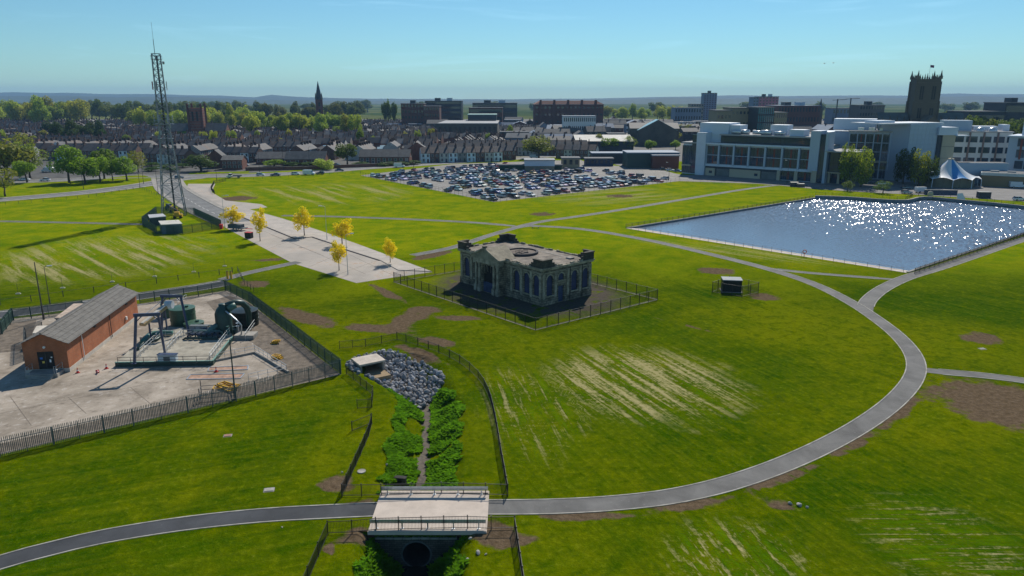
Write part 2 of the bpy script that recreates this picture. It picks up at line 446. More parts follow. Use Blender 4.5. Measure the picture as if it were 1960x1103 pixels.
def lawn_material():
    m, N, L, b = new_mat('mown_grass')
    ge = N.new('ShaderNodeNewGeometry'); pos = ge.outputs['Position']
    def attr(nm, out='Fac'):
        a = N.new('ShaderNodeAttribute'); a.attribute_name = nm; return a.outputs[out]
    b.inputs['Roughness'].default_value = 0.95; b.inputs['Specular IOR Level'].default_value = 0.0
    big = noise_node(N, L, pos, 0.028, 4, 0.62, 0.6)
    mid = noise_node(N, L, pos, 0.16, 4, 0.65, 0.4)
    fine = noise_node(N, L, pos, 1.6, 4, 0.72)
    vfine = noise_node(N, L, pos, 7.0, 2, 0.7)
    c = mixc(N, L, maprange(N, L, big, 0.36, 0.62), (0.032, 0.078, 0.0), (0.168, 0.184, 0.0))
    c = mixc(N, L, maprange(N, L, mid, 0.36, 0.70, 0, 0.55), c, (0.064, 0.124, 0.0))
    st = stretched(N, L, pos, ang((1110, 700), (1300, 830)), 24.0, 0.55, 3)
    st2 = stretched(N, L, pos, ang((150, 960), (650, 880)), 30.0, 0.9, 3)
    spx = N.new('ShaderNodeSeparateXYZ'); L.new(pos, spx.inputs[0])
    sel = maprange(N, L, mathn(N, L, 'ADD', spx.outputs[0], mathn(N, L, 'MULTIPLY', big, 40.0)), 4, 24)
    mm = N.new('ShaderNodeMix'); mm.data_type = 'FLOAT'; L.new(sel, mm.inputs[0]); L.new(st2, mm.inputs[2]); L.new(st, mm.inputs[3]); st = mm.outputs[0]
    c = mixc(N, L, maprange(N, L, st, 0.44, 0.70, 0, 0.42), c, (0.165, 0.185, 0.003))
    c = mixc(N, L, maprange(N, L, st, 0.44, 0.28, 0, 0.32), c, (0.022, 0.075, 0.002))
    blot = noise_node(N, L, pos, 0.55, 4, 0.7, 0.5)
    c = mixc(N, L, maprange(N, L, blot, 0.50, 0.68, 0, 0.6), c, (0.022, 0.072, 0.0))
    c = mixc(N, L, maprange(N, L, blot, 0.46, 0.30, 0, 0.45), c, (0.180, 0.195, 0.0))
    spars = mathn(N, L, 'MULTIPLY', maprange(N, L, fine, 0.60, 0.72), maprange(N, L, mid, 0.50, 0.64))
    c = mixc(N, L, mathn(N, L, 'MULTIPLY', spars, 0.5), c, (0.22, 0.20, 0.06))
    wob = noise_node(N, L, pos, 0.35, 4, 0.68)
    # far lawns: yellower, drier growth
    far = maprange(N, L, mathn(N, L, 'ADD', sepY(N, L, pos), mathn(N, L, 'MULTIPLY', big, 60.0)), 160, 215, 0, 0.85)
    c = mixc(N, L, far, c, mixc(N, L, maprange(N, L, mid, 0.35, 0.65), (0.140, 0.240, 0.0), (0.330, 0.335, 0.002)))
    c = mixc(N, L, maprange(N, L, fine, 0.60, 0.34, 0, 0.5), c, mixc(N, L, 1.0, c, (0.48, 0.56, 0.5), 'MULTIPLY'))
    c = mixc(N, L, maprange(N, L, fine, 0.56, 0.74, 0, 0.3), c, (0.26, 0.27, 0.01))
    # straw-coloured drill rows
    rm = mathn(N, L, 'ADD', attr('rowmask'), mathn(N, L, 'MULTIPLY', mid, 0.7))
    k = mathn(N, L, 'MULTIPLY', maprange(N, L, rm, 1.35, 0.9), attr('rowamt'))
    s = noise_node(N, L, attr('rowvec', 'Vector'), 1.0, 5, 0.65, 0.4)
    s = mathn(N, L, 'ADD', s, mathn(N, L, 'MULTIPLY', mathn(N, L, 'SUBTRACT', fine, 0.5), 0.42))
    rsp = N.new('ShaderNodeSeparateXYZ'); L.new(attr('rowvec', 'Vector'), rsp.inputs[0])
    s = mathn(N, L, 'SUBTRACT', s, rsp.outputs[2])
    c = mixc(N, L, mathn(N, L, 'MULTIPLY', k, maprange(N, L, s, 0.46, 0.32, 0, 0.5)), c, (0.095, 0.215, 0.003))
    c = mixc(N, L, mathn(N, L, 'MULTIPLY', k, maprange(N, L, s, 0.48, 0.61)), c, mixc(N, L, fine, (0.30, 0.27, 0.09), (0.46, 0.39, 0.21)))
    # worn soil
    sm = maprange(N, L, mathn(N, L, 'ADD', attr('soil'), mathn(N, L, 'MULTIPLY', wob, 1.3)), 1.56, 1.36)
    c = mixc(N, L, sm, c, mixc(N, L, maprange(N, L, fine, 0.3, 0.7), (0.085, 0.058, 0.034), (0.195, 0.138, 0.09)))
    en = maprange(N, L, mathn(N, L, 'ADD', attr('enclosure'), mathn(N, L, 'MULTIPLY', wob, 0.6)), 1.32, 1.1)
    c = mixc(N, L, mathn(N, L, 'MULTIPLY', en, maprange(N, L, wob, 0.36, 0.46)), c, mixc(N, L, fine, (0.05, 0.042, 0.036), (0.15, 0.125, 0.10)))
    c = mixc(N, L, maprange(N, L, vfine, 0.3, 0.75, 0, 0.55), c, mixc(N, L, 1.0, c, (0.42, 0.48, 0.4), 'MULTIPLY'))
    # far countryside beyond the town
    cell = N.new('ShaderNodeTexVoronoi'); cell.inputs['Scale'].default_value = 0.0042; L.new(pos, cell.inputs['Vector'])
    cs = N.new('ShaderNodeSeparateXYZ'); L.new(cell.outputs['Color'], cs.inputs[0])
    fld = mixc(N, L, cs.outputs[0], (0.045, 0.075, 0.02), (0.13, 0.14, 0.05))
    c = mixc(N, L, maprange(N, L, sepY(N, L, pos), 1250, 1400), c, fld)
    L.new(c, b.inputs['Base Color'])
    bp = N.new('ShaderNodeBump'); bp.inputs['Strength'].default_value = 0.55; bp.inputs['Distance'].default_value = 0.3
    L.new(fine, bp.inputs['Height']); L.new(bp.outputs[0], b.inputs['Normal'])
    return m
def sepY(N, L, pos):
    s = N.new('ShaderNodeSeparateXYZ'); L.new(pos, s.inputs[0]); return s.outputs[1]
M_LAWN = lawn_material()

M_SOIL = mat('bare_soil', (0.12, 0.085, 0.055), 0.95, 0.45, 0.8, world_co=True, bump=0.5, bscale=3)
def slab_mat():
    m, N, L, b = new_mat('concrete_slab')
    ge = N.new('ShaderNodeNewGeometry'); pos = ge.outputs['Position']
    b.inputs['Roughness'].default_value = 0.88; b.inputs['Specular IOR Level'].default_value = 0.2
    n1 = noise_node(N, L, pos, 0.11, 4, 0.65, 0.6); n2 = noise_node(N, L, pos, 0.6, 4, 0.7, 0.3)
    c = mixc(N, L, maprange(N, L, n1, 0.34, 0.66), (0.33, 0.295, 0.255), (0.45, 0.395, 0.34))
    c = mixc(N, L, mathn(N, L, 'MULTIPLY', maprange(N, L, n1, 0.52, 0.62), maprange(N, L, n2, 0.48, 0.62, 0, 0.75)), c, (0.40, 0.27, 0.175))
    c = mixc(N, L, maprange(N, L, n2, 0.40, 0.28, 0, 0.4), c, (0.20, 0.18, 0.155))
    L.new(c, b.inputs['Base Color']); return m
M_CONC = slab_mat()
M_CONC2 = mat('weathered_concrete', (0.30, 0.275, 0.24), 0.9, 0.35, 0.6, bump=0.25, bscale=4)
M_PALE = mat('pale_edging', (0.36, 0.335, 0.285), 0.9, 0.45, 0.7)
M_STEEL = mat('galvanised_steel', (0.50, 0.53, 0.55), 0.42, 0.15, 2.0, metal=0.75, spec=0.5)
M_BLACK = mat('black_paint', (0.012, 0.012, 0.013), 0.5, 0.3, 3.0, spec=0.4)
M_DARKMETAL = mat('dark_steel', (0.05, 0.055, 0.06), 0.5, 0.25, 3.0, metal=0.3)
M_WHITE = mat('white_render', (0.72, 0.71, 0.68), 0.8, 0.1, 0.8)
M_LINE = mat('road_paint', (0.62, 0.60, 0.55), 0.8, 0.25, 2.0, world_co=True)

def asphalt(name, c, crack=True, tone=0.35):
    m, N, L, b = new_mat(name)
    ge = N.new('ShaderNodeNewGeometry'); pos = ge.outputs['Position']
    b.inputs['Roughness'].default_value = 0.85; b.inputs['Specular IOR Level'].default_value = 0.25
    n1 = noise_node(N, L, pos, 0.22, 6, 0.65, 0.4); n2 = noise_node(N, L, pos, 3.0, 4, 0.7)
    cc = mixc(N, L, maprange(N, L, n1, 0.3, 0.7), tuple(v * (1 - tone) for v in c), tuple(v * (1 + tone) for v in c))
    cc = mixc(N, L, maprange(N, L, n2, 0.62, 0.75, 0, 0.45), cc, tuple(min(1, v * 2.2 + 0.03) for v in c))
    L.new(cc, b.inputs['Base Color'])
    bp = N.new('ShaderNodeBump'); bp.inputs['Strength'].default_value = 0.2; bp.inputs['Distance'].default_value = 0.02
    L.new(n2, bp.inputs['Height']); L.new(bp.outputs[0], b.inputs['Normal'])
    return m
M_PATH = asphalt('worn_path_asphalt', (0.135, 0.131, 0.124))
M_PATHN = asphalt('fresh_path_asphalt', (0.052, 0.055, 0.060))
M_ROAD = asphalt('road_asphalt', (0.17, 0.168, 0.162), tone=0.25)
M_TOWN = asphalt('town_ground', (0.085, 0.080, 0.072), tone=0.5)

# ---- ditch stations: Y, centre X, half width left / right, depth, bed half width
DITCH = [(101.0, -16.2, 1.0, 2.0, 0.0, 0.3), (99.5, -16.5, 5.6, 5.4, 0.5, 2.2), (97.0, -16.2, 7.2, 6.5, 1.0, 2.6), (94.0, -15.0, 7.0, 6.4, 1.4, 2.6), (90.5, -13.2, 6.0, 5.4, 1.7, 2.0),
         (87.0, -11.6, 4.6, 4.6, 1.9, 1.1), (84.0, -10.6, 4.3, 4.8, 2.0, 0.6), (81.0, -10.1, 4.3, 4.9, 2.05, 0.5), (78.0, -10.2, 4.2, 5.0, 2.1, 0.5), (75.0, -9.6, 4.2, 5.0, 2.1, 0.5), (72.0, -9.9, 4.2, 5.0, 2.1, 0.55), (69.0, -9.3, 4.2, 5.0, 2.1, 0.5), (66.0, -9.5, 4.3, 4.8, 2.2, 0.55), (61.5, -9.0, 4.3, 4.6, 2.2, 0.65)]
NEARD = [(55.6, -8.3, 5.0, 5.2, 3.6, 1.2), (52.0, -8.3, 4.8, 5.2, 3.7, 1.1), (48.0, -8.2, 4.8, 5.0, 3.8, 1.1), (40.0, -7.9, 4.8, 5.0, 3.8, 1.1), (34.0, -7.6, 4.6, 4.8, 3.8, 1.1)]
def stations(T, step=0.8):
    out = []
    for i in range(len(T) - 1):
        a, b = T[i], T[i + 1]; n = max(1, int(abs(a[0] - b[0]) / step))
        for k in range(n): out.append(tuple(a[j] + (b[j] - a[j]) * k / n for j in range(6)))
    out.append(T[-1]); return out
def ditch_z(t, hw, depth, bed):
    """t = distance from centre, hw = half width on that side"""
    if t <= bed: return -depth
    u = min(1.0, (t - bed) / max(0.01, hw - bed)); u = u * u * (3 - 2 * u)
    return -depth * (1 - u)
def ditch_ring(T):
    S = stations(T)
    return [(s[1] - s[2], s[0]) for s in S], [(s[1] + s[3], s[0]) for s in S]
def ditch_height(x, y):
    for T in (DITCH, NEARD):
        for i in range(len(T) - 1):
            a, b = T[i], T[i + 1]
            if b[0] <= y <= a[0]:
                k = (a[0] - y) / (a[0] - b[0]); s = [a[j] + (b[j] - a[j]) * k for j in range(6)]
                d = x - s[1]; hw = s[3] if d > 0 else s[2]
                if abs(d) > hw: return 0.0
                return ditch_z(abs(d), hw, s[4], s[5])
    return 0.0
dl, dr = ditch_ring(DITCH); nl, nr = ditch_ring(NEARD)
ditch_hole = dl + list(reversed(dr)); near_hole = nl + list(reversed(nr))

# ---- pond outline
pond_front = [g(1200, 437), g(1737, 522)]
pond_back = [g(1960, 399), g(1830, 386), g(1768, 381), g(1735, 387), g(1690, 386), g(1620, 381), g(1560, 379)]
pb0, pb1 = g(1737, 522), g(1960, 448)
dd = (pb1 - pb0).normalized(); pb_end = pb0 + dd * 122
pond_hole = [(p.x, p.y) for p in pond_front] + [(pb_end.x, pb_end.y)] + [(182.0, 222.0)] + [(p.x, p.y) for p in pond_back]
pond_hole[2] = (180.5, pb0.y + (180.5 - pb0.x) * dd.y / dd.x)

GX = 11000
outer = [(-GX, -60), (GX, -60), (GX, 11500), (-GX, 11500)]
gp = []
def grid_pts(y0, y1, st, half):
    y = y0
    while y < y1:
        w = half(y); x = -w
        while x < w: gp.append((x + rnd.uniform(-.2, .2) * st, y + rnd.uniform(-.2, .2) * st)); x += st
        y += st
grid_pts(36, 115, 1.3, lambda y: y * 0.75 + 12)
grid_pts(116, 190, 2.4, lambda y: y * 0.72 + 8)
grid_pts(191, 420, 6.0, lambda y: y * 0.72 + 8)
V, F_ = holed(outer, [pond_hole, ditch_hole, near_hole], gp)
me = bpy.data.meshes.new('ground'); me.from_pydata([(v.x, v.y, 0) for v in V], [], F_); me.materials.append(M_LAWN)
lawn_attributes(me)
struct(link('ground', me))

def sheet(name, pts, z, m, kind='structure', thick=None):
    b = MB(); pts = [(p[0], p[1]) for p in pts]
    a = sum(pts[i][0] * pts[(i+1) % len(pts)][1] - pts[(i+1) % len(pts)][0] * pts[i][1] for i in range(len(pts)))
    if a < 0: pts = list(reversed(pts))
    if thick is None:
        V2, F2 = holed(pts, [])
        o = b._add([(v.x, v.y, z) for v in V2])
        for f in F2: b.face([o + i for i in f])
    else: b.prism(pts, z - thick, z)
    o = b.build(name, m); o['kind'] = kind
    if m is M_LAWN: lawn_attributes(o.data)
    return o
def G(*pp): return [g(*p) for p in pp]

# ---- ditch banks
def ditch_mesh(name, T):
    S = stations(T); b = MB(); nx = 22; rows = []
    for s in S:
        row = []
        for i in range(nx + 1):
            u = -1 + 2 * i / nx
            x = u * (s[3] if u > 0 else s[2]); hw = s[3] if u > 0 else s[2]
            z = ditch_z(abs(x), hw, s[4], s[5])
            edge = min(1, (1 - abs(u)) * 6)
            z += edge * 0.22 * (mnoise.noise(Vector((x * 0.9, s[0] * 0.9, 3))))
            row.append((s[1] + x, s[0], z))
        rows.append(b._add(row))
    for r in range(len(S) - 1):
        for i in range(nx):
            c = abs(-1 + 2 * (i + 0.5) / nx)
            b.cur = 1 if c * (S[r][3]) < S[r][5] + 0.15 else 0
            b.face([rows[r] + i, rows[r + 1] + i, rows[r + 1] + i + 1, rows[r] + i + 1])
    o = b.build(name, [M_LAWN, M_BED], None, True); lawn_attributes(o.data); struct(o); return o
M_BED = mat('stream_bed', (0.085, 0.066, 0.045), 0.75, 0.5, 1.6, world_co=True, bump=0.8, bscale=3)
ditch_mesh('stream_bank', DITCH); ditch_mesh('stream_bank', NEARD)

# ---- pond
def water_mat():
    m, N, L, b = new_mat('pond_water')
    ge = N.new('ShaderNodeNewGeometry'); pos = ge.outputs['Position']
    setc(b.inputs['Base Color'], (0.150, 0.195, 0.255)); b.inputs['Roughness'].default_value = 0.11; b.inputs['IOR'].default_value = 1.333
    b.inputs['Specular IOR Level'].default_value = 0.5
    w3 = noise_node(N, L, pos, 2.4, 3, 0.6)
    bp = N.new('ShaderNodeBump'); bp.inputs['Distance'].default_value = 0.05; bp.inputs['Strength'].default_value = 0.6
    L.new(w3, bp.inputs['Height']); L.new(bp.outputs[0], b.inputs['Normal'])
    return m
M_WATER = water_mat()
WZ = -0.36

def pond_surface():
    """wind ripples as real geometry; calm in the lee of the near left bank"""
    st = 0.25; x0, x1, y0, y1 = 30.0, 184.0, 148.0, 276.0
    nx, ny = int((x1 - x0) / st), int((y1 - y0) / st)
    X, Y = np.meshgrid(x0 + st * np.arange(nx + 1), y0 + st * np.arange(ny + 1))
    rs = np.random.RandomState(5); Z = np.zeros_like(X)
    for k in range(46):
        lam = rs.uniform(0.65, 1.7); a = rs.uniform(0, 6.28); amp = 0.0128 * lam ** 0.9; kk = 2 * math.pi / lam
        Z += amp * np.sin(kk * (X * math.cos(a) + Y * math.sin(a)) + rs.uniform(0, 6.28) + 0.8 * np.sin(X * rs.uniform(.03, .09) + Y * rs.uniform(.03, .09) + rs.uniform(0, 6)))
    t = (X * 0.95 + Y * 0.06 - 78.0) / 48.0
    Z *= np.clip(t, 0.12, 1.05)
    ring = [(p[0] + (p[0] - 115) * 0.03, p[1] + (p[1] - 215) * 0.03) for p in pond_hole]
    keep = np.zeros((ny, nx), bool)
    cx, cy = X[:-1, :-1] + st / 2, Y[:-1, :-1] + st / 2
    j = len(ring) - 1
    for i in range(len(ring)):
        (ax, ay), (bx, by) = ring[i], ring[j]; j = i
        if ay == by: continue
        keep ^= ((ay > cy) != (by > cy)) & (cx < (bx - ax) * (cy - ay) / (by - ay) + ax)
    idx = np.arange((nx + 1) * (ny + 1)).reshape(ny + 1, nx + 1); I, J = np.nonzero(keep)
    quads = np.stack([idx[I, J], idx[I, J + 1], idx[I + 1, J + 1], idx[I + 1, J]], 1)
    used = np.unique(quads); re = np.zeros(idx.size, int); re[used] = np.arange(len(used))
    co = np.stack([X.ravel(), Y.ravel(), Z.ravel() + WZ], 1)[used]
    me = bpy.data.meshes.new('pond_water'); me.from_pydata(co.tolist(), [], re[quads].tolist()); me.materials.append(M_WATER)
    me.polygons.foreach_set('use_smooth', [True] * len(quads)); struct(link('pond_water', me))
pond_surface()
M_PWALL = mat('pond_wall_concrete', (0.16, 0.19, 0.21), 0.8, 0.3, 0.5, bump=0.3, bscale=2)
ap = MB()
a0, a1 = Vector(pond_hole[0]), Vector(pond_hole[1]); t = (a1 - a0).normalized(); nrm = Vector((-t.y, t.x))
nseg = 20
for i in range(nseg):
    p, q = a0 + (a1 - a0) * (i / nseg), a0 + (a1 - a0) * ((i + 0.985) / nseg)
    ap.poly([(p.x, p.y, 0.03), (q.x, q.y, 0.03), (q.x + nrm.x * 4.6, q.y + nrm.y * 4.6, WZ - 0.08), (p.x + nrm.x * 4.6, p.y + nrm.y * 4.6, WZ - 0.08)])
    ap.poly([(p.x - nrm.x * .5, p.y - nrm.y * .5, 0.03), (q.x - nrm.x * .5, q.y - nrm.y * .5, 0.03), (q.x, q.y, 0.03), (p.x, p.y, 0.03)])
struct(ap.build('pond_apron', mat('apron_concrete', (0.46, 0.40, 0.35), 0.85, 0.25, 0.5, world_co=True, bump=0.2)))
def pond_wall(name, pts, top, label, th=0.5):
    b = MB(); L2 = [Vector((p[0], p[1])) for p in pts]
    ribbon(b, L2, -th / 2, th / 2, -2.0, top)
    c = MB(); ribbon(c, L2, -th / 2 - 0.08, th / 2 + 0.08, top + 0.003, top + 0.16)
    r = thing(name, label, 'wall', (L2[0].x, L2[0].y, 0)); M0 = Matrix.Translation((-L2[0].x, -L2[0].y, 0))
    for nm, q, mm in (('wall', b, M_PWALL), ('coping', c, M_CONC2)):
        q.v = [tuple(M0 @ Vector(v)) for v in q.v]; q.build(nm, mm, r, fix=True)
pond_wall('pond_wall', [pond_hole[0], pond_hole[-1]], 0.05, 'dark straight retaining wall along the grass at the left edge of the pond')
bw = smooth_line(list(reversed(pond_hole[3:])), 3)
pond_wall('pond_wall', [tuple(p) for p in bw], 0.75, 'blue grey curving retaining wall along the far edge of the pond')
pond_wall('pond_wall', [pond_hole[1], pond_hole[2]], 0.03, 'low retaining wall under the black railing at the near right pond edge', 0.4)

# ---- footpaths
PATHS = [
    ('footpath', [(-120, 1122), (0, 1077), (100, 1050), (200, 1027), (350, 1003), (500, 987), (620, 980), (728, 975)], 2.1, M_PATHN, 0, 0),
    ('footpath', [(934, 971), (1050, 970), (1180, 963), (1300, 948), (1420, 918), (1540, 872), (1640, 820), (1710, 770), (1748, 725), (1752, 690), (1730, 655), (1690, 620), (1630, 580), (1560, 545), (1480, 518), (1380, 492), (1250, 462), (1130, 441), (1050, 434), (1000, 434), (940, 450), (870, 473), (790, 489)], 2.3, M_PATH, 0, 0),
    ('footpath', [(1752, 706), (1800, 712), (1880, 719), (1960, 729), (2060, 745)], 2.0, M_PATH, 2.5, 0),
    ('footpath', [(1655, 597), (1662, 576), (1690, 553), (1735, 532), (1800, 512), (1880, 485), (1960, 458), (2060, 428)], 2.6, M_PATH, 3.6, 0),
    ('footpath', [(1463, 513), (1520, 520), (1600, 527), (1722, 536)], 1.5, M_PATH, 2.5, 2.5),
    ('footpath', [(985, 436), (1040, 424), (1110, 414), (1200, 400), (1320, 380), (1430, 362), (1510, 352)], 2.4, M_PATH, 3, 0),
    ('footpath', [(540, 413), (640, 415), (780, 420), (900, 426), (985, 433)], 2.2, M_PATH, 0, 3),
    ('footpath', [(-200, 422), (0, 424), (150, 427), (280, 430)], 2.0, M_PATH, 0, 0),
    ('footpath', [(425, 536), (470, 524), (520, 513), (572, 502)], 2.3, M_PATH, 0, 0),
]
for i, (nm, pts, w, m, t0, t1) in enumerate(PATHS):
    L2 = smooth_line([(g(*p).x, g(*p).y) for p in pts], 1.5)
    b = MB(); ribbon(b, L2, -w / 2, w / 2, 0.010 + 0.004 * i); o = struct(b.build(nm, m))
    e = MB(); acc = 0; keep = []
    tot = sum((L2[k + 1] - L2[k]).length for k in range(len(L2) - 1))
    for k, p in enumerate(L2):
        if k: acc += (p - L2[k - 1]).length
        if acc >= t0 and acc <= tot - t1: keep.append(p)
    for sgn in (-1, 1):
        a = w / 2 + 0.002
        ribbon(e, keep, *(sorted((sgn * a, sgn * (a + 0.13)))), 0.0, 0.050 + 0.003 * i)
    e.build('edging', M_PALE, o, fix=True)

# ---- promenade of concrete slabs, split by joints
plz = G((350, 383), (400, 416), (440, 441), (480, 462), (560, 504), (682, 542), (735, 534), (828, 521), (700, 473), (620, 444), (540, 418), (478, 401), (512, 397), (500, 391), (432, 384), (405, 368), (412, 352), (360, 352))
promenade = sheet('promenade', plz, 0.012, M_CONC)
pav = G((457, 413), (567, 458), (598, 454), (637, 467), (665, 479), (728, 499), (762, 518), (826, 520.6), (700, 474), (622, 446), (540, 420), (482, 404))
raised = sheet('pavement', pav, 0.145, mat('pavement_concrete', (0.42, 0.37, 0.32), 0.85, 0.2, 0.3, world_co=True, bump=0.15), thick=0.14)
b = MB(); kl = [Vector((p.x, p.y)) for p in G((457, 413), (567, 458), (598, 454), (637, 467), (665, 479), (728, 499))]
ribbon(b, kl, -0.34, -0.01, 0.0, 0.16); b.build('kerb', mat('dark_kerb', (0.085, 0.075, 0.07), 0.85, 0.3, 1), raised, fix=True)
# sunken joints as thin dark strips of real depth
def joint_lines(parent, lines, z, w=0.09, m=None):
    b = MB()
    for p, q in lines:
        a, c = g(*p), g(*q); ribbon(b, [Vector((a.x, a.y)), Vector((c.x, c.y))], -w / 2, w / 2, z)
    b.build('joint', m or mat('joint_tar', (0.14, 0.12, 0.10), 0.9, 0.3, 1), parent)
joint_lines(promenade, [((440, 440), (520, 415)), ((510, 478), (610, 440)), ((590, 512), (690, 468)), ((640, 528), (742, 492)), ((470, 428), (700, 525)), ((600, 455), (760, 531)), ((520, 450), (620, 490))], 0.018)
M_RUST = mat('clay_stain', (0.42, 0.27, 0.17), 0.9, 0.35, 0.8, world_co=True)

# ---- town streets and carriageways
sheet('town_ground', G((-900, 352), (-300, 352), (0, 348), (300, 340), (480, 331), (700, 318), (860, 308), (1000, 300)) + [Vector((120, 430)), Vector((420, 330)), Vector((1200, 500)), Vector((1700, 1350)), Vector((-1700, 1350))], 0.006, M_TOWN)
ROADS = [('road', [(-260, 408), (-60, 388), (60, 378), (170, 368), (270, 355), (330, 345), (380, 340)], 9.0, 0.016),
         ('road', [(-260, 352), (-40, 350), (120, 345), (230, 339), (340, 338), (480, 336), (600, 330), (700, 322), (780, 317), (870, 311), (1000, 303), (1060, 299)], 11.0, 0.022),
         ('road', [(318, 341), (330, 362), (365, 385), (400, 404), (452, 426)], 9.0, 0.028),
         ('access_road', [(-200, 628), (-60, 610), (60, 596), (180, 580), (300, 563), (380, 551), (436, 541)], 5.2, 0.016)]
for nm, pts, w, z in ROADS:
    L2 = smooth_line([(g(*p).x, g(*p).y) for p in pts], 3)
    b = MB(); ribbon(b, L2, -w / 2, w / 2, z); o = struct(b.build(nm, M_ROAD if nm == 'road' else M_PATHN))
    e = MB()
    if nm == 'access_road':
        ribbon(e, L2, w / 2 - 0.55, w / 2 - 0.33, z + 0.005); ribbon(e, L2, -w / 2 + 0.25, -w / 2 + 0.4, z + 0.005)
        e.build('edge_line', M_LINE, o)
        k = MB(); ribbon(k, L2, w / 2 + 0.01, w / 2 + 0.2, 0, 0.1); k.build('kerb', M_PALE, o, fix=True)
    else:
        acc = 0
        for k in range(0, len(L2) - 2, 2): ribbon(e, L2[k:k + 2], -0.09, 0.09, z + 0.005)
        e.build('centre_line', M_LINE, o)
        k = MB(); ribbon(k, L2, w / 2 + 0.01, w / 2 + 1.9, 0, 0.12 + z / 10); ribbon(k, L2, -w / 2 - 1.9, -w / 2 - 0.01, 0, 0.12 + z / 10); k.build('pavement', M_CONC2, o, fix=True)
CP = G((690, 336), (945, 387), (1300, 347), (1305, 335), (1240, 322), (1130, 314), (1110, 306), (870, 314))
carpark = sheet('car_park', CP, 0.034, asphalt('car_park_asphalt', (0.20, 0.185, 0.165), tone=0.25))
sheet('service_road', G((1300, 347), (1450, 352), (1500, 356), (1560, 362), (1650, 368), (1770, 374), (1960, 386), (2060, 386), (2060, 345), (1700, 338), (1480, 335), (1300, 335), (1180, 300), (1140, 305)), 0.028, asphalt('service_asphalt', (0.19, 0.18, 0.17), tone=0.25))
# verge and roundabout island on the far road
sheet('verge', G((45, 352), (60, 371), (160, 361), (260, 350), (300, 343), (268, 334), (160, 346)), 0.042, M_LAWN)
sheet('verge', G((360, 334), (475, 331), (478, 328), (365, 331)), 0.05, M_LAWN)
sheet('verge', G((790, 314), (870, 309), (865, 306), (795, 310)), 0.05, M_LAWN)

# ---- the utility yard
M_YARD = None
def yard_mat():
    m, N, L, b = new_mat('yard_concrete')
    ge = N.new('ShaderNodeNewGeometry'); pos = ge.outputs['Position']
    b.inputs['Roughness'].default_value = 0.9; b.inputs['Specular IOR Level'].default_value = 0.15
    n1 = noise_node(N, L, pos, 0.12, 6, 0.65, 0.5); n2 = noise_node(N, L, pos, 0.9, 6, 0.7, 0.3)
    c = mixc(N, L, maprange(N, L, n1, 0.34, 0.66), (0.21, 0.175, 0.135), (0.44, 0.375, 0.305))
    c = mixc(N, L, maprange(N, L, n2, 0.56, 0.7, 0, 0.6), c, (0.60, 0.55, 0.50))
    c = mixc(N, L, maprange(N, L, n2, 0.46, 0.30, 0, 0.65), c, (0.13, 0.105, 0.08))
    L.new(c, b.inputs['Base Color']); return m
yard = sheet('yard_ground', G((-190, 915), (652, 717), (478, 580), (436, 556), (265, 582), (80, 604), (-160, 632)), 0.008, yard_mat())
sheet('gravel_bed', G((648, 714), (478, 582), (440, 566), (395, 578), (440, 630), (492, 662), (548, 702), (500, 738)), 0.016, mat('yard_gravel', (0.155, 0.125, 0.095), 0.95, 0.5, 0.9, world_co=True, bump=0.6, bscale=5))
sheet('gravel_bed', G((-120, 640), (-110, 685), (40, 672), (62, 640), (70, 612)), 0.016, MATS['yard_gravel'])
sheet('gravel_bed', G((-190, 912), (640, 718), (520, 728), (380, 760), (240, 792), (0, 850)), 0.014, MATS['yard_gravel'])
joint_lines(yard, [((0, 792), (160, 760)), ((130, 760), (165, 792)), ((160, 760), (380, 716)), ((60, 815), (20, 760)), ((250, 742), (290, 775))], 0.020, 0.06, mat('yard_joint', (0.16, 0.13, 0.10), 0.9, 0.3, 1))

# ---- hills on the horizon
M_HILL = mat('wooded_hill', (0.028, 0.048, 0.028), 0.95, 0.6, 0.0035, world_co=True)
def hill(Y, prof, depth, seed):
    b = MB(); xs = []; r0 = []
    n = 90
    for i in range(n + 1):
        x = -500 + 2960 * i / n
        for k in range(len(prof) - 1):
            if prof[k][0] <= x <= prof[k + 1][0]:
                t = (x - prof[k][0]) / (prof[k + 1][0] - prof[k][0]); t = t * t * (3 - 2 * t)
                y = prof[k][1] + (prof[k + 1][1] - prof[k][1]) * t
        p = at(x, y, Y); z = max(1.0, p.z + 5 * mnoise.noise(Vector((x * 0.02, seed, 0))) + 3 * mnoise.noise(Vector((x * 0.09, seed, 5))))
        xs.append(p.x); r0.append(z)
    rows = []
    for k, (dy, f) in enumerate(((-depth, 0.0), (-depth * .7, 0.22), (-depth * .35, 0.62), (0, 1.0), (depth * .5, 0.0))):
        rows.append(b._add([(xs[i] * (Y + dy) / Y, Y + dy, -0.5 + r0[i] * f * (1 + 0.12 * mnoise.noise(Vector((xs[i] * .002, k, seed))))) for i in range(n + 1)]))
    for k in range(4):
        for i in range(n): b.face([rows[k] + i, rows[k] + i + 1, rows[k + 1] + i + 1, rows[k + 1] + i])
    struct(b.build('hills', M_HILL, None, True))
hill(9000, [(-500, 176), (0, 177), (250, 180), (420, 183), (490, 186), (525, 181.5), (570, 186), (700, 189), (950, 190), (1150, 188.5), (1260, 186), (1400, 183), (1500, 184), (1600, 183), (1700, 183), (1820, 180), (1960, 180), (2460, 178)], 1800, 1)
hill(6200, [(-500, 186), (100, 184), (330, 186), (600, 193), (1000, 194), (1180, 191), (1300, 188), (1450, 188.5), (1700, 187), (1850, 185), (2000, 186), (2460, 184)], 1400, 4)

